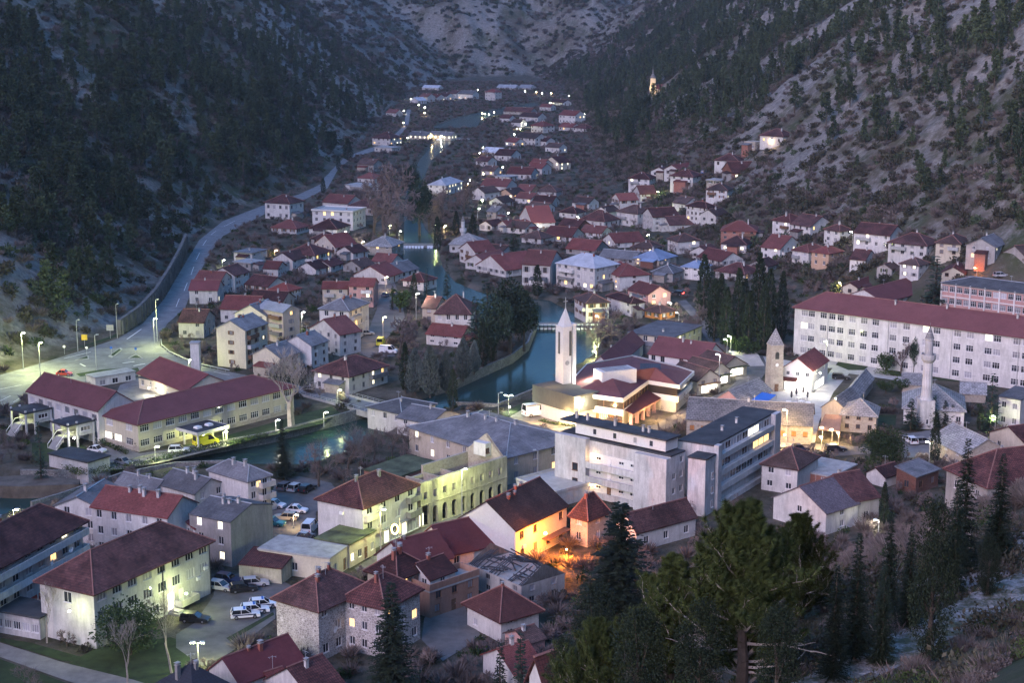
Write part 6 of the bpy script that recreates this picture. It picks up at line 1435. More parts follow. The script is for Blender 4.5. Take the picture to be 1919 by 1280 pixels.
def bare(seed, H=9, depth=5, spread=.62, mat='twig', r0=.16, trunk=.28, kids=(3, 4), up=.35, tw=1.0):
    """leafless tree grown branch by branch"""
    rn = random.Random(seed); b = MB(); tk = MB()
    def grow(p, d, L, r, lev):
        q = p; seg = 2 if lev < 3 else 1
        for s in range(seg):
            d = (d + rv(rn) * .16 + Vector((0, 0, .04))).normalized(); q2 = q + d * (L / seg); rr = r * (1 - .28 * (s + 1) / seg)
            (tk if lev < 2 else b).beam(q, q2, r * 2, w2=rr * 2, n=5 if lev < 2 else 3); q, r = q2, rr
        if lev >= depth: return
        for k in range(rn.randint(*kids)):
            a = rv(rn); a = (a - d * a.dot(d)); a.normalize(); nd = (d * rn.uniform(.5, 1.0) + a * rn.uniform(.45, 1.0) * spread * 1.4 + Vector((0, 0, up * rn.uniform(.3, 1)))).normalized()
            grow(q - d * (L * rn.uniform(0, .45)), nd, L * rn.uniform(.58, .86), max(r * rn.uniform(.5, .68), .012 * tw), lev + 1)
    grow(Vector((0, 0, -.3)), Vector((0, 0, 1)), H * trunk, r0, 0)
    return b.mesh('crown', [mat], uv=False), tk.mesh('trunk', [mat if mat != 'twig' else 'bark'], uv=False)
def bush(seed, n=150, mat='scrub_leaf', leaf=.6, zf=.7):
    rn = random.Random(seed); V, Fc = [], []
    cs = [(Vector((rn.uniform(-.7, .7), rn.uniform(-.7, .7), rn.uniform(.25, .9) * zf)), rn.uniform(.35, .7)) for _ in range(6)]
    for i in range(n):
        c, cr = rn.choice(cs); d = rv(rn); p = c + d * cr * rn.uniform(.5, 1); p.z = max(p.z, 0.02); tri_leaf(V, Fc, p, (d + rv(rn) * .7 + Vector((0, 0, .3))).normalized(), rv(rn), leaf * rn.uniform(.5, 1.1), leaf * .5)
    return mk('bush', V, Fc, [mat])
def twigbush(seed, n=120, mat='bare_scrub', L=1.3, w=.10):
    """leafless shrub: a spray of thin stems"""
    rn = random.Random(seed); V, Fc = [], []
    for i in range(n):
        a = rn.uniform(0, 2 * PI); rr = rn.uniform(0, .5); p = Vector((rr * math.cos(a), rr * math.sin(a), rn.uniform(0, .5))); d = Vector((math.cos(a) * .8, math.sin(a) * .8, rn.uniform(.4, 1.4))) + rv(rn) * .4; d.normalize()
        tri_leaf(V, Fc, p, d, rv(rn), L * rn.uniform(.5, 1.1), w)
    return mk('twig_bush', V, Fc, [mat])
KIT = {
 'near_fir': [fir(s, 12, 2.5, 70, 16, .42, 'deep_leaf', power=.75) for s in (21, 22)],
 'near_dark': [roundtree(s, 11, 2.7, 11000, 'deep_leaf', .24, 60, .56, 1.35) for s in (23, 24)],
 'fir': [fir(s, 12, 3.2) for s in (1, 2, 3)],
 'slim_fir': [fir(s, 12, 2.0, 24, 9) for s in (4, 5)],
 'dense_fir': [fir(s, 13, 4.0, 44, 16, .85, power=.7) for s in (6,)],
 'cypress': [cypress(s) for s in (1, 2, 3)],
 'blue_cypress': [cypress(s, 9, 2.2, 4200, 'blue_leaf', .55, .1) for s in (4, 5)],
 'dark_mass': [roundtree(s, 11, 3.8, 3200, 'fir_leaf', .55, 20) for s in (6, 7)],
 'round': [roundtree(s, 7, 4.0, 4200, 'broad_leaf', .42, 24) for s in (8,)],
 'small_round': [roundtree(s, 5, 2.2, 1400, 'broad_leaf', .4, 12) for s in (9,)],
 'bare': [bare(s, 9, 5) for s in (1, 2, 3)],
 'pale_bare': [bare(s, 14, 6, .62, 'pale_bark', .30, .2, (3, 3), .75, 1.4) for s in (9,)],
 'young_bare': [bare(s, 11, 5, .5, 'pale_bark', .15, .34, (3, 3), .5) for s in (5, 6)],
 'round_bare': [bare(s, 8, 6, .8, 'twig', .14, .18, (3, 3), .2, 1.6) for s in (7, 8)],
}
KH = dict(near_fir=12, near_dark=11, fir=12, slim_fir=12, dense_fir=13, cypress=11, blue_cypress=9, dark_mass=11, round=7, small_round=5, bare=9, pale_bare=14, young_bare=11, round_bare=8)
TN = dict(near_fir='fir_tree', near_dark='evergreen_tree', fir='fir_tree', slim_fir='fir_tree', dense_fir='fir_tree', cypress='cypress_tree', blue_cypress='cypress_tree', dark_mass='evergreen_tree', round='evergreen_tree', small_round='evergreen_tree', bare='bare_tree', pale_bare='plane_tree', young_bare='bare_tree', round_bare='bare_tree')
NT_ = [0]
for k_, pr in KIT.items():          # true height of each pattern
    KH[k_] = sum(max(v.co.z for v in c.vertices) for c, _ in pr) / len(pr)
def tree(kind, label, x, ytop, ybase, wide=1.0, base=None, group=None):
    """a tree standing where the photo shows its foot, as tall as the photo shows it"""
    b = base or on(x, ybase); H = CZ + ray(x, ytop)[2] * (b.y / ray(x, ytop)[1]) - b.z
    NT_[0] += 1; pr = KIT[kind]; c, t = pr[NT_[0] % len(pr)]; s = max(H, 1.5) / KH[kind]
    r = root(TN[kind], label, 'tree', b, NT_[0] * 2.4, group); r.scale = (s * wide, s * wide, s)
    ob('trunk', t, r); ob('crown', c, r); FOOT.append((b.x, b.y, 1.5)); return r
# --- single trees named by where they stand
tree('near_fir', 'large dark fir rising in front of the stone apartment house', 737, 1092, 1345, 1.25)
tree('slim_fir', 'small pointed fir left of the bottom cottage', 938, 1206, 1305, 1.0)
tree('slim_fir', 'small pointed fir right of the bottom cottage', 976, 1186, 1310, 1.0)
tree('near_fir', 'dark ivy-clad tree between the orange-lit house and the big pine', 1158, 942, 1250, 1.7)
tree('near_dark', 'broad dark evergreen below the ivy-clad tree', 1112, 1085, 1280, 1.0)
tree('near_dark', 'dark evergreen left behind the big pine trunk', 1225, 1110, 1290, .9)
tree('round', 'dark rounded evergreen beside the white office', 243, 1122, 1228, 1.15)
tree('young_bare', 'thin bare tree in front of the office end wall', 88, 1088, 1205, .8)
tree('young_bare', 'bare tree with pale trunk beside the office entrance', 322, 1085, 1262, .75)
tree('young_bare', 'leaning bare tree with pale trunk on the corner lawn', 238, 1150, 1290, .8)
tree('bare', 'small bare tree at the lower left lawn', 60, 1240, 1310, 1.0)
tree('near_fir', 'dark spruce standing by the river below the clinic', 531, 785, 899, 1.05)
tree('pale_bare', 'huge bare plane tree with pale limbs between clinic and bridge', 546, 640, 800, .95)
for i, (x, y0, y1, w_) in enumerate(((597, 815, 912, .9), (652, 790, 890, .9), (700, 795, 868, .9), (672, 820, 885, .8), (736, 800, 860, .8), (762, 790, 852, .9), (1010, 830, 880, .7), (985, 838, 895, .7))):
    tree('bare', ['bare riverside tree left of the footpath', 'tall bare riverside tree on the footpath', 'bare tree below the bridge head houses', 'small bare tree leaning over the river path', 'bare tree beside the mossy-roofed shed', 'bare tree behind the arcaded ruin', 'bare tree at the corner of the low white building', 'bare tree in front of the broad grey roof'][i], x, y0, y1, w_)
tree('slim_fir', 'tall dark conifer in the clinic garden', 77, 790, 900, .8)
for i, (k, x, y0, y1, w_) in enumerate((('blue_cypress', 778, 650, 737, .8), ('blue_cypress', 806, 645, 742, .8), ('blue_cypress', 836, 655, 735, .75), ('blue_cypress', 868, 632, 712, .8), ('blue_cypress', 889, 636, 700, .7), ('cypress', 849, 690, 770, 1.1),
      ('cypress', 760, 640, 735, 1.0), ('cypress', 905, 600, 690, 1.1), ('cypress', 920, 610, 680, 1.1), ('dark_mass', 928, 545, 676, .75), ('dark_mass', 956, 515, 664, .78), ('dark_mass', 982, 545, 655, .7), ('fir', 912, 525, 645, 1.0), ('cypress', 1007, 495, 557, 1.5), ('fir', 892, 555, 668, 1.0))):
    tree(k, ['bluish rounded cypress' , 'bluish rounded cypress', 'bluish rounded cypress', 'bluish rounded cypress', 'bluish rounded cypress', 'solitary slim cypress', 'slim dark cypress', 'slim dark cypress', 'slim dark cypress', 'massive dark evergreen', 'massive dark evergreen', 'massive dark evergreen', 'massive dark evergreen', 'plump dark cypress', 'massive dark evergreen'][i] + ', ' + ['leftmost of the bluish five by the bridge', 'second of the bluish five by the bridge', 'middle of the bluish five by the bridge', 'fourth of the bluish five by the bridge', 'rightmost of the bluish five by the bridge', 'on the quay at the bridge', 'beside the bridge head street', 'left one behind the river bend quay', 'right one behind the river bend quay', 'centre of the river bend park', 'tallest of the river bend park', 'nearest the river in the bend park', 'at the left of the bend park', 'standing above the weir', 'behind the bluish cypresses'][i], x, y0, y1, w_, group='park trees at the river bend')
for i, (k, x, y0, y1, w_) in enumerate((('round_bare', 748, 585, 672, .9), ('round_bare', 725, 300, 452, .75), ('round_bare', 700, 330, 440, .6), ('bare', 742, 380, 462, .9), ('slim_fir', 736, 532, 580, 1.0), ('cypress', 776, 510, 562, 1.2), ('slim_fir', 800, 500, 560, .9), ('fir', 838, 490, 556, .7), ('small_round', 750, 540, 585, 1.0),
      ('cypress', 820, 404, 472, 1.1), ('cypress', 855, 394, 443, 1.3), ('cypress', 886, 400, 446, 1.4), ('fir', 962, 412, 482, .8), ('dark_mass', 786, 330, 440, .6), ('dark_mass', 772, 300, 380, .6), ('round_bare', 830, 350, 408, .9), ('round_bare', 870, 330, 400, .8), ('round_bare', 805, 370, 430, .7), ('round_bare', 670, 440, 470, 1.0),
      ('cypress', 606, 333, 362, 1.6), ('cypress', 652, 258, 300, 2.0), ('cypress', 634, 290, 318, 1.5), ('round_bare', 1148, 575, 645, .9), ('bare', 1118, 590, 668, 1.0), ('round_bare', 1302, 570, 640, .9), ('bare', 1236, 760, 808, 1.1), ('bare', 1308, 725, 802, .8), ('bare', 1270, 770, 812, 1.0))):
    tree(k, ['big brown bare tree beside the van street', 'great brown bare tree on the river avenue', 'brown bare tree behind the white flats', 'bare tree at the end of the river avenue', 'slim fir beside the left-bank lane', 'dark cypress below the mill pool', 'slim conifer below the mill pool outlet', 'fir below the pool-side cottages', 'small evergreen on the lane corner',
      'tall cypress right of the old weir', 'cypress left of the small minaret', 'cypress right of the small minaret', 'dark fir amid the red roofs above the pool', 'very tall dark poplar-like evergreen by the upper river', 'dark evergreen behind the tall poplar-like one', 'brown bare tree below the floodlit hotel', 'brown bare tree right of the floodlit hotel', 'brown bare tree by the upper river', 'brown bare shrub tree beside the slab-roof house',
      'cypress at the lower bend of the hill road', 'dark conifer at the upper bend of the hill road', 'small cypress inside the hill road bend', 'brown bare tree across the river from the bell tower', 'floodlit bare tree at the water behind the church', 'brown bare tree beside the street behind the church', 'bare street tree by the church arcade', 'taller bare street tree by the inn', 'bare street tree nearest the slab block'][i], x, y0, y1, w_)
for i, (k, x, y0, y1, w_) in enumerate((('cypress', 1318, 474, 600, 1.1), ('cypress', 1338, 520, 640, 1.1), ('cypress', 1360, 535, 650, 1.1), ('cypress', 1382, 500, 645, .9), ('cypress', 1402, 545, 655, 1.0), ('cypress', 1420, 470, 640, .9), ('cypress', 1440, 500, 650, .9), ('cypress', 1464, 505, 640, .8), ('cypress', 1350, 510, 620, 1.0), ('cypress', 1395, 520, 625, 1.0), ('fir', 1330, 500, 600, .6), ('cypress', 1430, 530, 660, 1.0), ('small_round', 1400, 640, 672, 1.4), ('small_round', 1380, 628, 660, 1.4))):
    tree(k, f"tall dark cypress grove tree, {ORD[i]} planted in the park behind the clock tower" if i < 12 else ['green lamp-lit bush at the foot of the stone steps', 'green lamp-lit bush left of the stone steps'][i - 12], x, y0, y1, w_, group='cypress grove behind the clock tower')
for i, (k, x, y0, y1, w_) in enumerate((('fir', 1706, 748, 806, 1.5), ('fir', 1748, 742, 802, 1.2), ('fir', 1770, 750, 798, 1.2), ('fir', 1784, 758, 798, 1.2), ('fir', 1801, 768, 798, 1.1), ('cypress', 1751, 772, 868, .9), ('fir', 1856, 700, 808, .9), ('cypress', 1836, 760, 808, 1.3), ('round', 1655, 795, 876, 1.0), ('small_round', 1660, 660, 700, .9), ('small_round', 1840, 652, 702, .9), ('slim_fir', 1748, 480, 590, 1.5),
      ('small_round', 1615, 640, 672, .9), ('small_round', 1632, 642, 674, .9), ('small_round', 1870, 682, 712, 1.2), ('small_round', 1890, 684, 714, 1.2), ('round_bare', 1690, 640, 700, .8), ('dark_mass', 1712, 630, 700, .4), ('cypress', 1655, 902, 985, .9), ('small_round', 1520, 630, 662, 1.1), ('small_round', 1660, 712, 736, 1.3), ('small_round', 1690, 708, 734, 1.2))):
    tree(k, ['small fir left of the minaret', 'small fir in front of the mosque', 'second small fir in front of the mosque', 'third small fir in front of the mosque', 'smallest fir in front of the mosque', 'tall narrow cypress beside the car park wall', 'lamp-lit tall conifer right of the mosque', 'slim cypress right of the mosque', 'large round evergreen by the small car park', 'small tree on the school lawn', 'round tree at the right end of the school lawn', 'dark conifer between the schools',
      'leafy palm-like tree left on the school forecourt', 'leafy palm-like tree right on the school forecourt', 'shrub tree below the school wall', 'right shrub tree below the school wall', 'brown bare tree before the school', 'dark evergreen directly behind the minaret', 'narrow cypress below the joined red roof', 'low evergreen at the school corner', 'clipped bush on the lane before the mosque', 'second clipped bush on the lane before the mosque'][i], x, y0, y1, w_)
# --- dark conifers on the near slope at the right
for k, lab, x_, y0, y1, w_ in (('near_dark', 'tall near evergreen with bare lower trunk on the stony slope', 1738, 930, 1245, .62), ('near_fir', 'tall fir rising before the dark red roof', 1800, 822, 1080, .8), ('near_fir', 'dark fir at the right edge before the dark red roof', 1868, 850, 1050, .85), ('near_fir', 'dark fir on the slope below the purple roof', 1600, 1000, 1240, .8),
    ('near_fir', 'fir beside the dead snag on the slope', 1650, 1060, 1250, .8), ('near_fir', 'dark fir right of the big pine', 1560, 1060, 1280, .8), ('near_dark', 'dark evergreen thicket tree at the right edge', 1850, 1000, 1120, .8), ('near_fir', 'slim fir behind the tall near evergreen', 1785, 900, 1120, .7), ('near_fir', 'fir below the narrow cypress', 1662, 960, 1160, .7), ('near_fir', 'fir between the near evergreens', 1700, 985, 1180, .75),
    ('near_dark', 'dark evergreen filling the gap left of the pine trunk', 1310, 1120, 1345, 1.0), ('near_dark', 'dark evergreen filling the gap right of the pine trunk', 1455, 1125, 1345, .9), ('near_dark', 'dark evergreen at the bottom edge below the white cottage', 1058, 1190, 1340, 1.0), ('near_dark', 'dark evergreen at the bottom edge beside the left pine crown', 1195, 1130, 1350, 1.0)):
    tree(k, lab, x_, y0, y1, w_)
# --- the big pine in the foreground
def big_pine():
    rn = random.Random(12); D = 66.0
    X = D * (1396 - 959.5) / ray(1396, 1100)[1]; g = gz(X, D); Ht = (CZ + ray(1396, 962)[2] * D / ray(1396, 962)[1]) - g
    r = root('pine_tree', 'big pine with long needle tufts and bare lower branches in the foreground', 'tree', (X, D, g))
    tk = MB(); lm = MB(); V, Fc = [], []
    P = [Vector((0, 0, -1))]
    for i in range(1, 10): P.append(Vector((rn.uniform(-.06, .06) * i / 3, rn.uniform(-.06, .06), Ht * i / 9.6)))
    rad = lambda t: .21 * (1 - t) + .03
    for i in range(9): tk.beam(P[i], P[i + 1], rad(i / 9) * 2, w2=rad((i + 1) / 9) * 2, n=8)
    def tuft(p, d, L):
        for k in range(30):
            nd = (d * rn.uniform(.3, 1.0) + rv(rn) * .75).normalized(); i = len(V); s = nd.orthogonal().normalized() * .013
            V.extend([tuple(p + nd * .02 - s), tuple(p + nd * .02 + s), tuple(p + nd * (L * rn.uniform(.7, 1.15)))]); Fc.append((i, i + 1, i + 2))
    def limb(p, d, L, r, lev, leafy):
        n = 4; q = p; pts = [p]
        for s in range(n):
            d = (d + rv(rn) * .2 + Vector((0, 0, .10 if leafy else -.02))).normalized(); q2 = q + d * (L / n); lm.beam(q, q2, r * 2 * (1 - .18 * s), w2=r * 2 * (1 - .18 * (s + 1)), n=5 if lev == 0 else 3); q = q2; pts.append(q)
        if lev < 2:
            for s in range(5 if lev == 0 else 4):
                pp = pts[1 + s % 4]; a = rv(rn); a.z = abs(a.z) * .5; limb(pp, (d * .8 + a * .9).normalized(), L * rn.uniform(.3, .55), r * .5, lev + 1, leafy)
        if leafy:
            for pp in pts[2 if lev == 0 else 1:]: tuft(pp + rv(rn) * .05, (d + Vector((0, 0, .6))).normalized(), .30)
            tuft(q, (d + Vector((0, 0, .5))).normalized(), .34)
    for k in range(84):
        t = (.34 + .65 * (k + rn.random()) / 56) if k < 56 else rn.uniform(.05, .4); z = Ht * t; a = (k * 2.399 + rn.uniform(-.3, .3)) if k < 56 else rn.uniform(.5, 2.6); L = (2.35 * min(1, 1 - (t - .34) / .66) ** .8 + .35) * rn.uniform(.6, 1.15)
        limb(Vector((0, 0, z)), Vector((math.cos(a), math.sin(a), .25 + .5 * t)).normalized(), L, .055 * (1.2 - t) + .012, 0, True)
    for z, a, L in ((.30, 0.15, 3.0), (.27, 3.3, 2.4), (.20, .5, 2.8), (.23, 2.6, 1.9), (.14, .2, 1.6), (.12, 3.5, 1.0), (.17, -.6, 2.2), (.33, 2.9, 1.2)):
        limb(Vector((0, 0, Ht * z)), Vector((math.cos(a), math.sin(a) * .5, .05)).normalized(), L, .06, 1, False)
    tk.build('trunk', 'bark', r); lm.build('branch_work', 'pale_bark', r); ob('crown', mk('crown', V, Fc, ['near_pine_leaf']), r)
    return r
bp = big_pine()
def copy_thing(o, label, loc, rz, sc):
    c = o.copy(); COL.objects.link(c); c.location = loc; c.rotation_euler = (0, 0, rz); c.scale = (sc, sc, sc); c['label'] = label
    for ch in list(o.children):
        k = ch.copy(); COL.objects.link(k); k.parent = c
    return c
for lab, x, yt, D, rz, sc in (('pine crown left of the big pine at the bottom edge', 1262, 1010, 74, 2.1, .74), ('smaller pine behind the right side of the big pine', 1495, 985, 80, 4.0, .66), ('low pine crown at the bottom below the ivy-clad tree', 1120, 1190, 70, 1.0, .7)):
    X = D * (x - 959.5) / ray(x, 1100)[1]; zt = CZ + ray(x, yt)[2] * D / ray(x, yt)[1]; hh_ = (bp.children[2].bound_box[1][2]) * sc
    copy_thing(bp, lab, (X, D, min(zt - hh_, gz(X, D))), rz, sc)
# dead snags on the slope
for lab, x, y0, y1 in (('dead pale snag with curled twigs on the near slope', 1640, 1105, 1235), ('thin dead trunk behind the near firs', 1660, 985, 1150), ('thin dead trunk right of the near firs', 1815, 935, 1040)):
    b = on(x, y1); H = CZ + ray(x, y0)[2] * (b.y / ray(x, y0)[1]) - b.z; c_, t_ = bare(len(lab), 6, 2, .5, 'pale_bark', .1, .6, (3, 4), .3); s = H / 7.5
    r = root('dead_tree', lab, 'tree', b); r.scale = (s * .7, s * .7, s); ob('trunk', t_, r); ob('branches', c_, r)
# ------------------------------------------------------------------ woods and scrub on the slopes
PINES = [hillpine(s, 9, 2.6) for s in range(1, 6)] + [joined(cypress(s, 10, 1.1, 260, 'cypress_leaf', .9), 'cypress_tree') for s in (11, 12)] + [joined(fir(s, 10, 2.4, 12, 7, 1.3), 'fir_tree') for s in (13,)]
BUSH = [bush(1), bush(2, mat='pine_leaf'), bush(3), twigbush(1), twigbush(2, 150), bush(4, mat='bare_scrub')]
def scatter(name, label, cat, pts, sc, rz, ix, protos, kind='stuff'):
    col = bpy.data.collections.new(name + '_kinds')
    for i, me_ in enumerate(protos):
        o = bpy.data.objects.new(f'{name}_kind_{chr(97 + i)}', me_); col.objects.link(o)
    me = bpy.data.meshes.new(name); me.vertices.add(len(pts)); me.vertices.foreach_set('co', np.asarray(pts, np.float32).ravel())
    for nm, tp, dat in (('sc', 'FLOAT', np.asarray(sc, np.float32)), ('rz', 'FLOAT', np.asarray(rz, np.float32)), ('ix', 'INT', np.asarray(ix, np.int32))):
        a = me.attributes.new(nm, tp, 'POINT'); a.data.foreach_set('value', dat)
    g = bpy.data.node_groups.new(name, 'GeometryNodeTree'); g.interface.new_socket('Geometry', in_out='INPUT', socket_type='NodeSocketGeometry'); g.interface.new_socket('Geometry', in_out='OUTPUT', socket_type='NodeSocketGeometry')
    i_, o_ = g.nodes.new('NodeGroupInput'), g.nodes.new('NodeGroupOutput'); ip = g.nodes.new('GeometryNodeInstanceOnPoints'); ci = g.nodes.new('GeometryNodeCollectionInfo')
    ci.inputs['Collection'].default_value = col; ci.inputs['Separate Children'].default_value = True; ci.inputs['Reset Children'].default_value = True
    def na(nm, tp): n = g.nodes.new('GeometryNodeInputNamedAttribute'); n.data_type = tp; n.inputs[0].default_value = nm; return n.outputs[0]
    cx = g.nodes.new('ShaderNodeCombineXYZ'); g.links.new(na('rz', 'FLOAT'), cx.inputs[2])
    g.links.new(i_.outputs[0], ip.inputs['Points']); g.links.new(ci.outputs[0], ip.inputs['Instance']); ip.inputs['Pick Instance'].default_value = True
    g.links.new(na('ix', 'INT'), ip.inputs['Instance Index']); g.links.new(cx.outputs[0], ip.inputs['Rotation']); g.links.new(na('sc', 'FLOAT'), ip.inputs['Scale']); g.links.new(ip.outputs[0], o_.inputs[0])
    o = ob(name, me); md = o.modifiers.new('scatter', 'NODES'); md.node_group = g
    return tag(o, label, cat, None, kind)
rs = np.random.RandomState(5)
def inframe(x, y, z, m=60):
    u, v, d = px_of(x, y, z); return (u > -m) & (u < 1919 + m) & (v > -m) & (v < 1280 + m), u, v
FA = np.array(FOOT)
def free(x, y, extra=0.0):
    """true where no house, road or water is"""
    ok = np.ones(len(x), bool)
    for fx, fy, fr in FA: ok &= (x - fx) ** 2 + (y - fy) ** 2 > (fr + extra) ** 2
    for poly in AREAS: ok &= sdist(x, y, poly) < -(0.6 + extra)
    for poly, _ in RIV: ok &= sdist(x, y, poly) < -(1.3 + extra)
    return ok
def blobs(u, v, L):
    r = np.zeros(len(u))
    for cx, cy, rx, ry, a in L: r = np.maximum(r, a * np.clip(1.5 - np.hypot((u - cx) / rx, (v - cy) / ry), 0, 1))
    return r
# conifers: dense on the left slope, a belt over the right one
n = 60000
x = np.concatenate([rs.uniform(-420, -100, n // 2), rs.uniform(40, 420, n // 2)]); y = np.concatenate([330 + 1300 * rs.rand(n // 2) ** 1.3, 400 + 1500 * rs.rand(n // 2) ** 1.2])
z = terr(x, y); ok, u, v = inframe(x, y, z); ok &= (z > 3)
wood = blobs(u, v, [(120, 230, 330, 190, 1), (420, 250, 200, 130, 1), (620, 300, 90, 70, .5), (60, 60, 160, 90, .6), (330, 90, 200, 80, .45), (520, 120, 200, 120, .22), (40, 420, 90, 100, .7), (100, 560, 110, 60, .5), (230, 400, 120, 60, .4),
    (1330, 110, 200, 120, 1.1), (1180, 190, 140, 70, .9), (1080, 130, 110, 60, .8), (1560, 60, 130, 70, .6), (1560, 160, 120, 60, .4), (1800, 90, 160, 90, .7), (1840, 230, 120, 120, .8), (1640, 280, 120, 60, .45), (1900, 300, 60, 90, .8), (1440, 200, 120, 60, .4), (1130, 60, 90, 60, .7), (760, 200, 60, 60, .3)])
wood = np.maximum(wood * (0.1 + 1.7 * sst(.36, .62, fbm(x / 24, y / 24, 3, 61) + .5)), .02)
dist = np.hypot(x, y)
keep = ok & (rs.rand(n) < wood * .4) & free(x, y, 1.0)
x, y, z, u, v = x[keep], y[keep], z[keep], u[keep], v[keep]
sc = (.5 + 1.05 * rs.rand(len(x)) ** 1.3); rzs = rs.uniform(0, 6.28, len(x)); ixs = rs.choice(len(PINES), len(x), p=[.19, .19, .19, .15, .1, .07, .05, .06])
print('conifers', len(x))
big = np.argsort(np.hypot(x, y) / sc)[:300]; isbig = np.zeros(len(x), bool); isbig[big] = True
for i in big:
    k = int(ixs[i]); left = x[i] < 0
    nm = 'pine_tree' if k < 5 else ('cypress_tree' if k < 7 else 'fir_tree')
    o = ob(nm, PINES[k], None, (x[i], y[i], z[i] - .3), rzs[i], float(sc[i]))
    if left: tag(o, f'dark {nm.replace("_tree", "")} in the wood on the left slope', 'tree', f'{nm[:3]} trees in the left wood'.replace('pin', 'pine').replace('cyp', 'cypress'))
    else: tag(o, f'dark {nm.replace("_tree", "")} standing on the rocky right slope', 'tree', f'{nm[:3]} trees on the right slope'.replace('pin', 'pine').replace('cyp', 'cypress'))
m_ = ~isbig
scatter('hillside_forest', 'dark conifer wood covering the far valley slopes', 'forest', np.stack([x, y, z - .3], 1)[m_], sc[m_], rzs[m_], ixs[m_], PINES)
# scrub on the rocks
n = 130000
x = np.concatenate([rs.uniform(-420, -100, n // 3), rs.uniform(40, 400, n // 3), rs.uniform(-420, 420, n - 2 * (n // 3))]); y = np.concatenate([330 + 1300 * rs.rand(n // 3) ** 1.4, 380 + 1500 * rs.rand(n // 3) ** 1.6, rs.uniform(1500, 2500, n - 2 * (n // 3))])
z = terr(x, y); ok, u, v = inframe(x, y, z, 30)
dr = x - rtoe(y)
dens = np.where(y > 1900, .3, .6) * np.clip(1.15 - rockiness(x, y) * .9 + 1.2 * fbm(x / 16, y / 16, 3, 71), 0.04, 1)
dens = np.where((dr > 0) & (dr < 70), dens * 1.5, dens)
keep = ok & (z > 1.0) & (y > 300) & (rs.rand(n) < dens) & free(x, y, .5)
x, y, z = x[keep], y[keep], z[keep]
print('scrub', len(x))
pb = np.where(x < 0, .25, .12); k = rs.rand(len(x)); ixs = np.where(k < pb, 1, np.where(k < .45, 0, np.where(k < .6, 2, np.where(k < .75, 3, np.where(k < .9, 4, 5)))))
scatter('hillside_scrub', 'low grey-brown scrub and bushes over the rocky slopes', 'scrub', np.stack([x, y, z - .1], 1), rs.uniform(.7, 2.4, len(x)) * np.where(y > 1500, 1.6, 1), rs.uniform(0, 6.28, len(x)), ixs, BUSH)
# gardens between the houses
n = 52000
x = rs.uniform(-135, 130, n); y = 190 + 1700 * rs.rand(n) ** 1.5; z = terr(x, y); ok, u, v = inframe(x, y, z, 20)
dens = .75 * np.clip(.7 + 2.4 * fbm(x / 13, y / 13, 3, 81), .05, 1)
keep = ok & (z < 25) & (rs.rand(n) < dens) & free(x, y, .3) & (x > ltoe(y) - 3)
x, y, z = x[keep], y[keep], z[keep]; print('gardens', len(x))
GARD = [bush(11, 160, 'broad_leaf', .5), twigbush(12, 190, L=1.8), twigbush(13, 230, L=2.2), bush(14, 150, 'scrub_leaf', .5), joined(bare(15, 4.5, 4, .8, 'twig', .07, .2, (3, 4), .3, 2.2), 'bare_shrub'), joined(bare(16, 5.5, 4, .7, 'twig', .08, .22, (3, 4), .3, 2.2), 'bare_shrub'), bush(17, 170, 'hedge_leaf', .45)]
ixs = rs.choice(7, len(x), p=[.2, .16, .16, .1, .17, .16, .05])
scatter('garden_shrubbery', 'bare and leafy shrubbery in the gardens between the houses', 'shrubbery', np.stack([x, y, z - .1], 1), rs.uniform(.5, 1.3, len(x)), rs.uniform(0, 6.28, len(x)), ixs, GARD)
# near slope: undergrowth and stones
n = 40000
x = rs.uniform(-25, 110, n); y = rs.uniform(50, 290, n); z = terr(x, y); d = fgd(x, y); ok, u, v = inframe(x, y, z, 40)
keep = ok & (z > 1.5) & (rs.rand(n) < np.clip(.5 + 1.6 * fbm(x / 9, y / 9, 3, 91), .05, 1) * np.where(np.abs(d) < 2.2, 0, np.where(np.abs(d - 5) < 5, .2, .75))) & free(x, y, -1)
scatter('slope_undergrowth', 'tangled bare undergrowth on the near slope', 'undergrowth', np.stack([x, y, z - .1], 1)[keep], rs.uniform(.3, .85, keep.sum()) * np.where(np.hypot(x, y)[keep] < 110, .7, 1.4), rs.uniform(0, 6.28, keep.sum()), rs.choice(6, keep.sum(), p=[.16, .14, .16, .22, .22, .10]), [bush(21, 260, 'scrub_leaf', .3), bush(22, 260, 'broad_leaf', .3), bush(23, 260, 'bare_scrub', .3), twigbush(24, 420, L=1.3, w=.03), twigbush(25, 520, L=1.7, w=.03), bush(26, 240, 'hedge_leaf', .25)])
print('undergrowth', keep.sum())
def stone(seed):
    rn = random.Random(seed); b = MB(); b.lathe([(.25, -.2), (.5, 0), (.48, .22), (.25, .42)], 6); b.v = [(p[0] * rn.uniform(.7, 1.2), p[1] * rn.uniform(.7, 1.2), p[2] * rn.uniform(.7, 1.1)) for p in b.v]; return b.mesh('stone', ['rock'], uv=False)
n = 30000
d = rs.normal(5.5, 4.0, n); tt = rs.uniform(-10, 90, n); x = 21.9 - .7 * d + .714 * tt; y = 73.3 + .714 * d + .7 * tt; z = terr(x, y); d = fgd(x, y); ok, u, v = inframe(x, y, z, 20)
keep = ok & (rs.rand(n) < .9 * np.exp(-((d - 4.5) / 2.0) ** 2) * (tt > 4) * np.clip(.35 + 2.2 * fbm(x / 5, y / 5, 3, 95), 0, 1))
scatter('slope_rubble', 'pale limestone rubble heaped along the near track', 'rubble', np.stack([x, y, z], 1)[keep], rs.uniform(.12, .75, keep.sum()) ** 1.3, rs.uniform(0, 6.28, keep.sum()), rs.choice(3, keep.sum()), [stone(1), stone(2), stone(3)])
print('rubble', keep.sum())

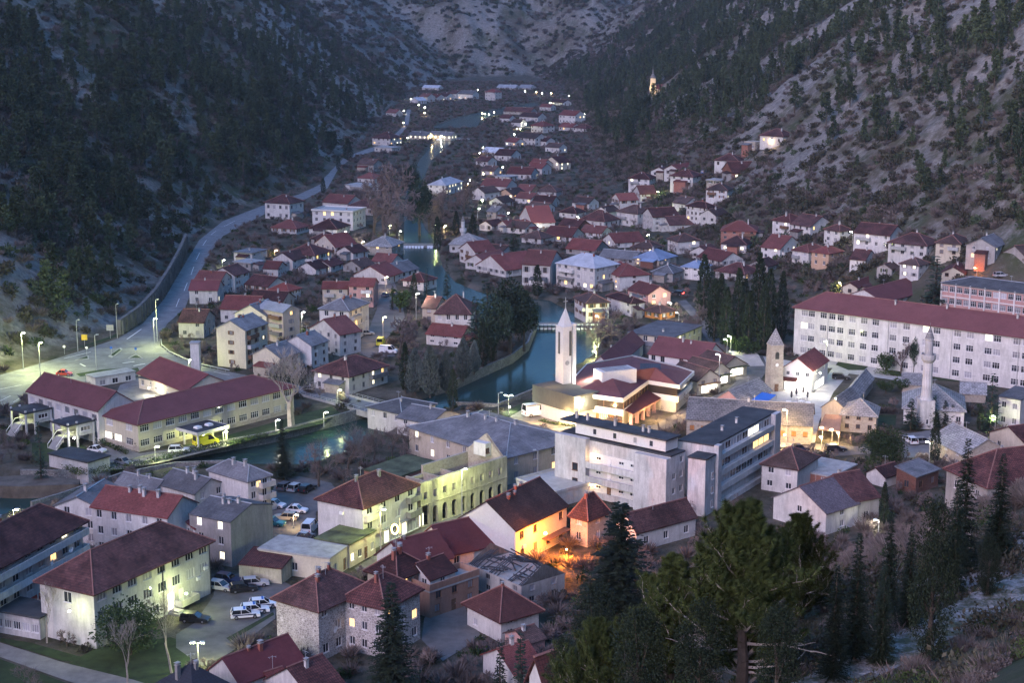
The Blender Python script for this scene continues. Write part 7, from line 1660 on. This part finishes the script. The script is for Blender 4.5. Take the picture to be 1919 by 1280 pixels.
# bare trees that stand in the gardens
BT = [joined(k_, 'bare_tree') for k_ in KIT['bare'][:2] + KIT['round_bare']] + [joined(bare(33, 8, 5, .75, 'twig', .12, .2, (3, 4), .35, 2.0), 'bare_tree')]
n = 1500
x = rs.uniform(-125, 125, n); y = 215 + 900 * rs.rand(n) ** 1.2; z = terr(x, y); ok, u, v = inframe(x, y, z, 0)
keep = ok & (z < 22) & free(x, y, 1.2) & (x > ltoe(y)) & (u < 1900) & (rs.rand(n) < np.clip(.5 + 2 * fbm(x / 25, y / 25, 2, 99), .1, 1))
for i in np.nonzero(keep)[0][:230]:
    tag(ob('bare_tree', BT[rs.randint(len(BT))], None, (x[i], y[i], z[i] - .2), rs.uniform(0, 6.28), float(rs.uniform(.45, .95))), 'small leafless brown tree in a garden among the houses', 'tree', 'leafless garden trees')

# tufts of grass and small stones around the track
def tuft_mesh(seed, mat, n=22, L=.35):
    rn = random.Random(seed); V, Fc = [], []
    for k in range(n):
        a = rn.uniform(0, 6.28); p = Vector((rn.uniform(-.25, .25), rn.uniform(-.25, .25), 0)); tri_leaf(V, Fc, p, Vector((math.cos(a) * .7, math.sin(a) * .7, 1)).normalized(), rv(rn), L * rn.uniform(.5, 1.2), .035)
    return mk('grass_tuft', V, Fc, [mat])
n = 26000
d = rs.uniform(-22, 12, n); tt = rs.uniform(-14, 70, n); x = 21.9 - .7 * d + .714 * tt; y = 73.3 + .714 * d + .7 * tt; z = terr(x, y); ok, u, v = inframe(x, y, z, 10)
keep = ok & (rs.rand(n) < np.where(np.abs(d) < 1.3, .05, .8) * np.clip(.5 + 1.8 * fbm(x / 4, y / 4, 3, 97), .05, 1))
scatter('slope_grass', 'dry grass tufts along the near track', 'grass', np.stack([x, y, z - .02], 1)[keep], rs.uniform(.5, 1.5, keep.sum()), rs.uniform(0, 6.28, keep.sum()), rs.choice(4, keep.sum(), p=[.35, .3, .2, .15]), [tuft_mesh(1, 'scrub_leaf'), tuft_mesh(2, 'hedge_leaf'), tuft_mesh(3, 'bare_scrub', 30, .5), bush(61, 90, 'scrub_leaf', .25, .4)])
# ================================================================== vehicles
def car_kit(L, Wd, H, kind):
    """body, glazing and wheels of a car, length along X, front at +X"""
    hw = Wd / 2; b = MB()
    if kind == 'van': prof = [(-L / 2, .35), (-L / 2 + .05, H * .55), (L * .38, H * .55), (L * .48, H * .42), (L / 2, .38)]; cab = [(-L / 2 + .06, H * .55), (-L / 2 + .12, H - .06), (-L / 2 + .25, H), (L * .16, H), (L * .34, H * .56)]
    elif kind == 'estate': prof = [(-L / 2, .38), (-L / 2 + .03, H * .56), (L * .16, H * .60), (L * .40, H * .52), (L / 2 - .03, H * .44), (L / 2, .35)]; cab = [(-L / 2 + .08, H * .57), (-L / 2 + .3, H - .05), (-L / 2 + .6, H), (L * .02, H), (L * .20, H * .60)]
    else: prof = [(-L / 2, .38), (-L / 2 + .04, H * .58), (L * .14, H * .60), (L * .38, H * .53), (L / 2 - .04, H * .44), (L / 2, .34)]; cab = [(-L / 2 + .25, H * .59), (-L * .28, H - .05), (-L * .18, H), (L * .02, H), (L * .19, H * .60)]
    def loft(p, bot, y0, y1, bb):
        n = len(p)
        for s, yy in ((1, y0), (-1, -y0)): pass
        top = [(q[0], q[1]) for q in p]
        for (x0, z0), (x1, z1) in zip(top, top[1:]):
            w0, w1 = y0 - (z0 - bot) * y1, y0 - (z1 - bot) * y1
            bb.quad((x0, -w0, z0), (x1, -w1, z1), (x1, w1, z1), (x0, w0, z0))
            bb.quad((x0, -y0, bot), (x1, -y0, bot), (x1, -w1, z1), (x0, -w0, z0)); bb.quad((x1, y0, bot), (x0, y0, bot), (x0, w0, z0), (x1, w1, z1))
        x0, z0 = top[0]; w0 = y0 - (z0 - bot) * y1; bb.quad((x0, y0, bot), (x0, -y0, bot), (x0, -w0, z0), (x0, w0, z0))
        x0, z0 = top[-1]; w0 = y0 - (z0 - bot) * y1; bb.quad((x0, -y0, bot), (x0, y0, bot), (x0, w0, z0), (x0, -w0, z0))
        bb.quad((top[0][0], y0, bot), (top[-1][0], y0, bot), (top[-1][0], -y0, bot), (top[0][0], -y0, bot))
    loft(prof, .28, hw, .06, b)
    z0 = min(q[1] for q in cab)
    g = MB(); loft(cab, z0 - .02, hw - .05, .16, g)
    rf = MB(); rx0, rx1 = cab[-3][0], cab[-2][0]; wt = hw - .05 - (H - z0) * .16
    rf.box(rx0 - .12, -wt - .01, H - .03, rx1 + .06, wt + .01, H + .025)
    for s in (-1, 1):
        rf.beam((cab[-1][0], s * (hw - .05), z0), (cab[-2][0], s * wt, H), .07); rf.beam((cab[0][0], s * (hw - .05), z0), (cab[1][0], s * (wt + .01), cab[1][1]), .1); xm = (cab[-1][0] + cab[0][0]) / 2; rf.beam((xm, s * (hw - .04), z0), (xm, s * (wt + .01), H - .02), .07)
    if kind == 'van': rf.box(-L / 2 + .1, -hw + .02, z0, L * .02, -hw + .10, H - .15).box(-L / 2 + .1, hw - .10, z0, L * .02, hw - .02, H - .15)
    wh = MB(); n = 12
    wh.v = []
    for yy in (-.1, .1):
        for k in range(n): wh.v.append((.31 * math.cos(2 * PI * k / n), yy, .31 * math.sin(2 * PI * k / n)))
    for k in range(n): wh.f.append((k, (k + 1) % n, n + (k + 1) % n, n + k)); wh.m.append(0)
    wh.f += [tuple(range(n)), tuple(n + k for k in reversed(range(n)))]; wh.m += [0, 0]
    rm_ = MB().lathe([(.18, -.11), (.18, .11)], 8); rm_.v = [(p[0], p[2], p[1]) for p in rm_.v]
    return dict(body=b.mesh('body', ['paint_white']), glass=g.mesh('window_glass', ['car_glass']), roof=rf.mesh('roof', ['paint_white']), tyre=wh.mesh('wheel', ['rubber']), rim=rm_.mesh('rim', ['chrome']),
                light=MB().box(-.04, -.16, -.07, .03, .16, .07).mesh('headlight', ['white_paint']), tail=MB().box(-.03, -.1, -.12, .03, .1, .12).mesh('tail_light', ['red_door']), L=L, W=Wd, H=H)
CARS = {'hatch': car_kit(3.9, 1.7, 1.45, 'hatch'), 'estate': car_kit(4.5, 1.75, 1.5, 'estate'), 'van': car_kit(4.9, 1.9, 2.1, 'van')}
def car(label, px, py, ang, col, kind='hatch', cat='car', name='car', s=1.0):
    k = CARS[kind]; p = on(px, py); r = root(name, label, cat, (p.x, p.y, p.z + .05), R(ang)); r.scale = (s, s, s)
    for part in ('body', 'roof'):
        o = ob(part, k[part], r); o.material_slots[0].link = 'OBJECT'; o.material_slots[0].material = MATS['paint_' + col]
    ob('window_glass', k['glass'], r)
    for sx in (-1, 1):
        for sy in (-1, 1):
            w = ob('wheel', k['tyre'], r, (sx * k['L'] * .31, sy * (k['W'] / 2 - .08), .31)); ob('rim', k['rim'], w)
    for sy in (-1, 1): ob('headlight', k['light'], r, (k['L'] / 2 - .02, sy * .55, .55)); ob('tail_light', k['tail'], r, (-k['L'] / 2, sy * .62, .75))
    return r
car('dark grey car nearest the spruce in the riverside parking row', 537, 917, 62, 'grey', 'estate'); car('grey car in the middle of the riverside parking row', 556, 919, 64, 'silver', 'estate'); car('black car at the end of the riverside parking row', 576, 921, 66, 'black', 'estate')
car('white hatchback in the middle of the parking lot', 557, 961, -12, 'white'); car('white car half hidden behind the stacked balconies', 516, 951, -20, 'white'); car('beige car behind the parking lot lamp', 535, 975, 172, 'beige', 'estate'); car('teal car at the corner of the weathered wall', 512, 985, -18, 'teal', 'estate')
car('white van beside the three-storey shop house wall', 581, 996, 80, 'white', 'van', 'van', 'van'); car('pale blue car in front of the white van', 572, 1012, 60, 'silver')
car('silver jeep in the office yard', 414, 1106, -22, 'silver', 'estate'); car('navy car behind the silver jeep', 428, 1092, -20, 'navy', 'estate'); car('black car in the office yard beside the silver ones', 456, 1109, 18, 'black', 'estate'); car('silver saloon next to the crumbling shed', 478, 1099, 14, 'silver', 'estate')
for i, (x_, y_) in enumerate(((460, 1158), (478, 1149), (494, 1139))):
    r = car(['police car nearest the office steps', 'middle one of the three police cars', 'police car nearest the stone building'][i], x_, y_, 12, 'white', 'estate')
    MB().box(-1.9, -.89, .62, 1.6, -.862, .8).box(-1.9, .862, .62, 1.6, .89, .8).build('side_stripe', 'paint_navy', r); MB().box(-.3, -.5, 1.52, .0, .5, 1.64).build('light_bar', 'blue_paint', r)
car('black car parked beside the office entrance railing', 366, 1166, -8, 'black', 'estate')
car('red hatchback turning off the main road', 121, 704, -4, 'red'); car('dark hatchback in the clinic yard', 232, 871, -30, 'grey'); car('white car under the clinic canopy', 336, 848, 8, 'white', 'estate'); car('white car behind the clinic garage', 182, 848, -20, 'white')
car('yellow ambulance van beside the clinic canopy', 386, 834, 38, 'yellow', 'van', 'ambulance', 'ambulance', 1.1)
car('large white van on the church square', 1006, 779, 25, 'white', 'van', 'van', 'van', 1.35)
car('white van parked beside the brown bare tree', 728, 662, -10, 'white', 'van', 'van', 'van'); car('yellow van beyond the white van', 714, 646, 85, 'yellow', 'van', 'van', 'van'); car('silver car in the left-bank street', 688, 628, 20, 'silver'); car('dark car at the far end of the left-bank street', 722, 556, 80, 'grey')
car('black car parked on the lane below the stone house', 1566, 846, 4, 'black', 'estate'); car('dark car beside the slab block end', 1499, 845, 6, 'navy'); car('white car in the small car park', 1706, 830, 100, 'white', 'estate'); car('dark car beside the white one in the small car park', 1730, 832, 10, 'grey', 'estate'); car('dark car before the school forecourt', 1576, 711, -10, 'black', 'estate')
car('pale blue car on the upper slope lane', 1320, 325, 60, 'blue', 'estate'); car('car parked above the pink banded school', 1876, 519, 10, 'silver', 'estate')
r = car('dark car with glowing tail lights on the town street', 1268, 553, 150, 'black', 'estate'); MB().box(-.05, -.7, -.1, .05, .7, .1).build('tail_glow', 'tail_red', r, (-2.28, 0, .8))
# ================================================================== lamps
for lab, hd, yb, col, w in (('leftmost of the two lit lamps on the main road', (44, 624), 692, 'green', 4800), ('second lit lamp on the main road', (76, 642), 706, 'green', 4800), ('lit lamp at the junction corner', (290, 597), 652, 'green', 3400),
    ('low lamp behind the boiler chimney', (354, 681), 692, 'green', 260), ('lamp before the clinic entrance', (291, 837), 866, 'green', 520), ('lamp in the bush beside the ambulance', (419, 813), 830, 'green', 520), ('lamp on the clinic lawn near the bridge', (607, 773), 797, 'green', 420),
    ('small lamp behind the spruce on the river bank', (517, 793), 808, 'white', 200), ('lamp at the bridge railing', (633, 731), 756, 'green', 300), ('lamp in the middle of the parking lot', (550, 967), 990, 'warm', 260), ('lamp behind the balcony block at the left edge', (27, 955), 985, 'green', 420),
    ('twin lamp on the lawn corner by the office', (372, 1205), 1252, 'green', 620), ('tall unlit-pole twin on the church lawn', (953, 741), 778, 'green', 420), ('warm lamp at the church door', (1085, 757), 805, 'warm', 520), ('lamp in the bare tree behind the church', (1117, 660), 676, 'green', 600),
    ('lamp on the shop row pavement', (1347, 664), 736, 'white', 700), ('right lamp of the pair above the stone steps', (1369, 630), 668, 'green', 620), ('left lamp of the pair above the stone steps', (1362, 636), 672, 'green', 300), ('lamp on the school forecourt', (1549, 640), 692, 'green', 500), ('tall lamp in front of the stone inn', (1473, 768), 836, 'warm', 1400),
    ('lamp beside the conifer right of the mosque', (1864, 780), 812, 'green', 620), ('lamp of the small car park', (1741, 828), 866, 'white', 260), ('lamp between the undergrowth on the near slope', (1646, 977), 1000, 'white', 160),
    ('bright lamp behind the four-storey gable house', (566, 585), 628, 'white', 700), ('lamp over the van street', (718, 594), 644, 'warm', 520), ('starry bright lamp by the big hip-roofed house', (780, 550), 602, 'white', 800), ('lamp below the flats on the left bank', (722, 519), 545, 'warm', 260), ('lamp in front of the bright white flats', (645, 434), 450, 'white', 420), ('lamp beside the slab-roofed pool house', (678, 453), 474, 'white', 420),
    ('lamp under the bare avenue trees', (730, 422), 440, 'green', 260), ('lamp by the river avenue', (748, 433), 448, 'white', 200), ('warm lamp on the left-bank yard', (515, 469), 482, 'warm', 500), ('garden lamp below the hill road', (417, 493), 500, 'green', 120),
    ('lamp in front of the small mosque wall', (832, 423), 440, 'warm', 700), ('lamp left of the tall weir cypress', (814, 422), 440, 'green', 300), ('lamp behind the small minaret', (895, 391), 412, 'white', 300), ('lamp below the middle town lane', (950, 399), 410, 'white', 260), ('lamp before the bright red middle town roof', (1012, 422), 434, 'white', 260), ('lamp under the brown-roofed river house', (1122, 593), 608, 'green', 700), ('lamp at the pink gable house corner', (1257, 567), 582, 'white', 700), ('lamp on the street behind the church', (1272, 586), 604, 'white', 500),
    ('lamp between the upper slope houses', (1235, 359), 374, 'green', 300), ('lamp above the upper slope retaining wall', (1232, 395), 406, 'green', 300), ('lamp below the upper slope houses', (1217, 440), 452, 'green', 260), ('lamp on the upper lane', (1221, 331), 342, 'warm', 160), ('lamp on the lane beside the brick-walled house', (1085, 406), 420, 'white', 260),
    ('lamp in the row under the rocks', (1597, 434), 462, 'white', 400), ('porch lamp of the cream house under the rocks', (1778, 459), 478, 'warm', 160), ('orange lamp by the garden wall under the rocks', (1830, 502), 520, 'orange', 240), ('lamp on the cream gable behind the long school', (1576, 530), 548, 'warm', 420),
    ('lamp at the hillside house high on the right', (1447, 262), 276, 'warm', 420), ('lamp below the floodlit hotel', (797, 362), 372, 'white', 600)):
    street_lamp(lab, hd, yb, col, w * (2.0 if yb < 700 and 330 < hd[0] < 1330 else 1.0), double='twin' in lab)
for lab, hd, yb in (('unlit lamp at the wood edge left of the junction', (146, 600), 658), ('unlit lamp in the middle of the junction', (181, 628), 694), ('unlit lamp below the retaining wall', (220, 570), 634), ('unlit lamp on the inner curve of the hill road', (295, 562), 640), ('unlit lamp pole on the church square', (934, 737), 776), ('unlit pole beside the low white building', (1008, 845), 905)):
    street_lamp(lab, hd, yb, lit=False)
far = [(895, 167), (831, 181), (785, 196), (796, 201), (796, 211), (757, 207), (756, 230), (764, 259), (785, 252), (809, 255), (827, 255), (904, 212), (909, 213), (916, 214), (926, 210), (985, 232), (969, 241), (975, 242), (964, 252), (957, 261), (905, 278), (899, 288), (917, 304), (942, 315), (906, 328), (881, 340), (877, 348), (904, 379), (984, 170), (1005, 172), (1016, 174), (1033, 174), (1031, 192), (1066, 179), (1125, 222), (1095, 213), (970, 205), (770, 185), (850, 180), (875, 176)]
for i, (x_, y_) in enumerate(far):
    street_lamp('small distant street lamp glowing far up the valley', (x_, y_), y_ + 6, ('white', 'warm', 'green', 'white', 'warm')[i % 5], 900 if y_ < 230 else 550, far=True, group='distant valley lamps')
for lab, p, yb in (('low warm path light left on the inn terrace', (1541, 811), 816), ('low warm path light in the middle of the inn terrace', (1559, 814), 820), ('low warm path light right on the inn terrace', (1571, 820), 826), ('low warm path light below the inn terrace', (1539, 829), 834)):
    street_lamp(lab, p, yb + 6, 'warm', 520, arm=.3)
wall_lamp('bright lamp on the small courtyard block of the clinic', (279, 727), 742, 'white', 420); wall_lamp('floodlight at the foot of the near stair tower', (139, 821), 846, 'white', 160)
wall_lamp('warm strip lamp under the dark clad block', (1056, 772), 806, 'warm', 260); wall_lamp('lamp on the glazed corner of the church front', (1082, 755), 812, 'warm', 160); wall_lamp('ground floodlight aimed at the bell tower', (955, 763), 772, 'white', 260); wall_lamp('uplight at the foot of the bell tower', (1092, 752), 800, 'white', 900)
wall_lamp('added warm light over the inn arch', (1470, 815), 842, 'warm', 700); wall_lamp('added warm light on the inn courtyard side', (1310, 790), 815, 'warm', 700)  # added lights that warm the front of the inn
# ================================================================== hedges, parasols, signs
def hedge(label, pts, hgt, wd, mat='hedge_leaf'):
    P = [at(*q) for q in pts]; c = P[0]; rn = random.Random(len(label)); V, Fc = [], []
    for a, b in zip(P, P[1:]):
        L = (b - a).length
        for k in range(int(L * 60)):
            t = rn.random(); p = a + (b - a) * t - c; p += Vector((rn.uniform(-wd, wd) / 2, rn.uniform(-wd, wd) / 2, rn.uniform(.05, hgt) * (1 + .25 * math.sin(t * L * 1.7)))); tri_leaf(V, Fc, p, rv(rn), rv(rn), rn.uniform(.2, .42), .2)
    return tag(ob('hedge', mk('hedge', V, Fc, [mat]), None, (c.x, c.y, 0)), label, 'hedge')
hedge('low clipped hedge along the clinic quay', [(250, 876), (300, 864), (360, 848), (430, 835), (500, 818)], 1.0, 1.0)
hedge('dark hedge beside the clinic end wall', [(172, 825), (205, 838), (238, 852)], 1.0, .9); hedge('tall hedge between the white garage and the river', [(110, 875), (150, 892), (205, 886), (250, 878)], 1.4, 1.0)
hedge('low planted bed on the church square', [(1012, 790), (1045, 797), (1078, 800)], .5, 1.0); hedge('round shrub bed beside the school lawn', [(1640, 700), (1680, 706)], 1.2, 1.4)
b0 = on(1495, 758)
for i, (x_, y_) in enumerate(((1483, 752), (1492, 746), (1513, 752), (1505, 742))):
    p = on(x_, y_); r = root('parasol', ['closed dark parasol nearest the blue awning', 'closed dark parasol behind the cafe tables', 'closed dark parasol right of the cafe tables', 'closed dark parasol nearest the shop house'][i], 'parasol', p)
    MB().beam((0, 0, 0), (0, 0, 2.5), .07).build('pole', 'metal_grey', r); MB().lathe([(.12, .9), (.28, 1.2), (.2, 2.2), (.05, 2.6)], 8).build('canopy', 'metal_dark', r)
for i, (x_, y_) in enumerate(((1478, 758), (1490, 760), (1502, 757), (1514, 760), (1497, 750), (1508, 749))):
    p = on(x_, y_); r = root('cafe_table', f"{ORD[i]} pale cafe table from the left on the square", 'table', p, i * .5, 'cafe tables on the square'); MB().box(-.6, -.6, .7, .6, .6, .76).build('tabletop', 'white_paint', r)
    for sx in (-.5, .5):
        for sy in (-.5, .5): MB().box(sx - .04, sy - .04, 0, sx + .04, sy + .04, .698).build('leg', 'white_paint', r)
for lab, x_, y_, mt in (('blue round traffic sign on the long island', 209, 666, 'blue_paint'), ('blue round traffic sign on the triangle island', 255, 668, 'blue_paint'), ('white traffic sign at the wood edge', 121, 664, 'white_paint'), ('white traffic sign behind the small island', 163, 666, 'white_paint')):
    p = on(x_, y_); r = root('traffic_sign', lab, 'sign', p); MB().beam((0, 0, 0), (0, 0, 2.4), .08).build('post', 'metal_grey', r); q = MB(); q.v = [(.36 * math.cos(2 * PI * k / 12), -.06, 2.1 + .36 * math.sin(2 * PI * k / 12)) for k in range(12)]; q.f = [tuple(range(12))]; q.m = [0]; q.build('disc', mt, r)
p = on(159, 652); r = root('yellow_sign', 'square yellow road sign on a post at the wood edge', 'sign', p); MB().beam((0, 0, 0), (0, 0, 2.6), .1).build('post', 'metal_grey', r); MB().box(-.8, -.05, 2.2, .8, .02, 3.7).build('panel', 'yellow_paint', r)
p = on(207, 634); r = root('road_sign', 'pale rectangular road sign below the retaining wall', 'sign', p); MB().beam((0, 0, 0), (0, 0, 2.6), .1).build('post', 'metal_grey', r); MB().box(-1.0, -.05, 2.2, 1.0, .02, 3.9).build('panel', 'frame_grey', r)
# guard rail on the inner curve
P = [at(*q) for q in ((302, 640), (303, 650), (318, 663), (345, 676), (380, 688), (430, 699))]; c = P[0]; r = root('guard_rail', 'grey guard rail round the junction curve', 'guard rail', c)
q = MB()
for a, b in zip(P, P[1:]): q.beam(a - c + Vector((0, 0, .7)), b - c + Vector((0, 0, .7)), .22)
q.build('rail', 'metal_grey', r)
for a, b in zip(P, P[1:]):
    for k in range(int((b - a).length / 3) + 1): MB().box(-.05, -.05, -.2, .05, .05, .7).build('post', 'metal_grey', r, tuple(a - c + (b - a) * (k * 3 / (b - a).length)))
# boat terrace at the river
loc, rz, la, lb, h, e = foot((0, 898), (92, 912), (150, 904), 914, 0); r = root('river_terrace', 'small paved terrace jutting into the river at the left', 'terrace', at(0, 905, 0)); 
pl = [at(x_, y_, .3) - at(0, 905, 0) for x_, y_ in ((-60, 896), (60, 890), (150, 899), (148, 908), (34, 912), (-60, 908))]
MB().solid([[(v.x, v.y, .3) for v in reversed(pl)][::-1]], 3.4).build('deck', 'dirt', r)
# ================================================================== evening haze over the valley
m = bpy.data.materials.new('haze'); m.use_nodes = True; nt = m.node_tree; nt.nodes.clear()
o_ = nt.nodes.new('ShaderNodeOutputMaterial'); v_ = nt.nodes.new('ShaderNodeVolumePrincipled'); v_.inputs['Color'].default_value = (0.60, 0.76, 0.92, 1); v_.inputs['Density'].default_value = 0.00006; v_.inputs['Anisotropy'].default_value = 0.0
nt.links.new(v_.outputs[0], o_.inputs['Volume']); MATS['haze'] = m
zt_ = float(Z.max()) + 5
h_ = MB().box(-1505, -65, -6, 1505, 3805, max(zt_, 110)).build('haze', 'haze'); tag(h_, 'thin blue evening haze filling the whole valley', 'haze', kind='stuff')
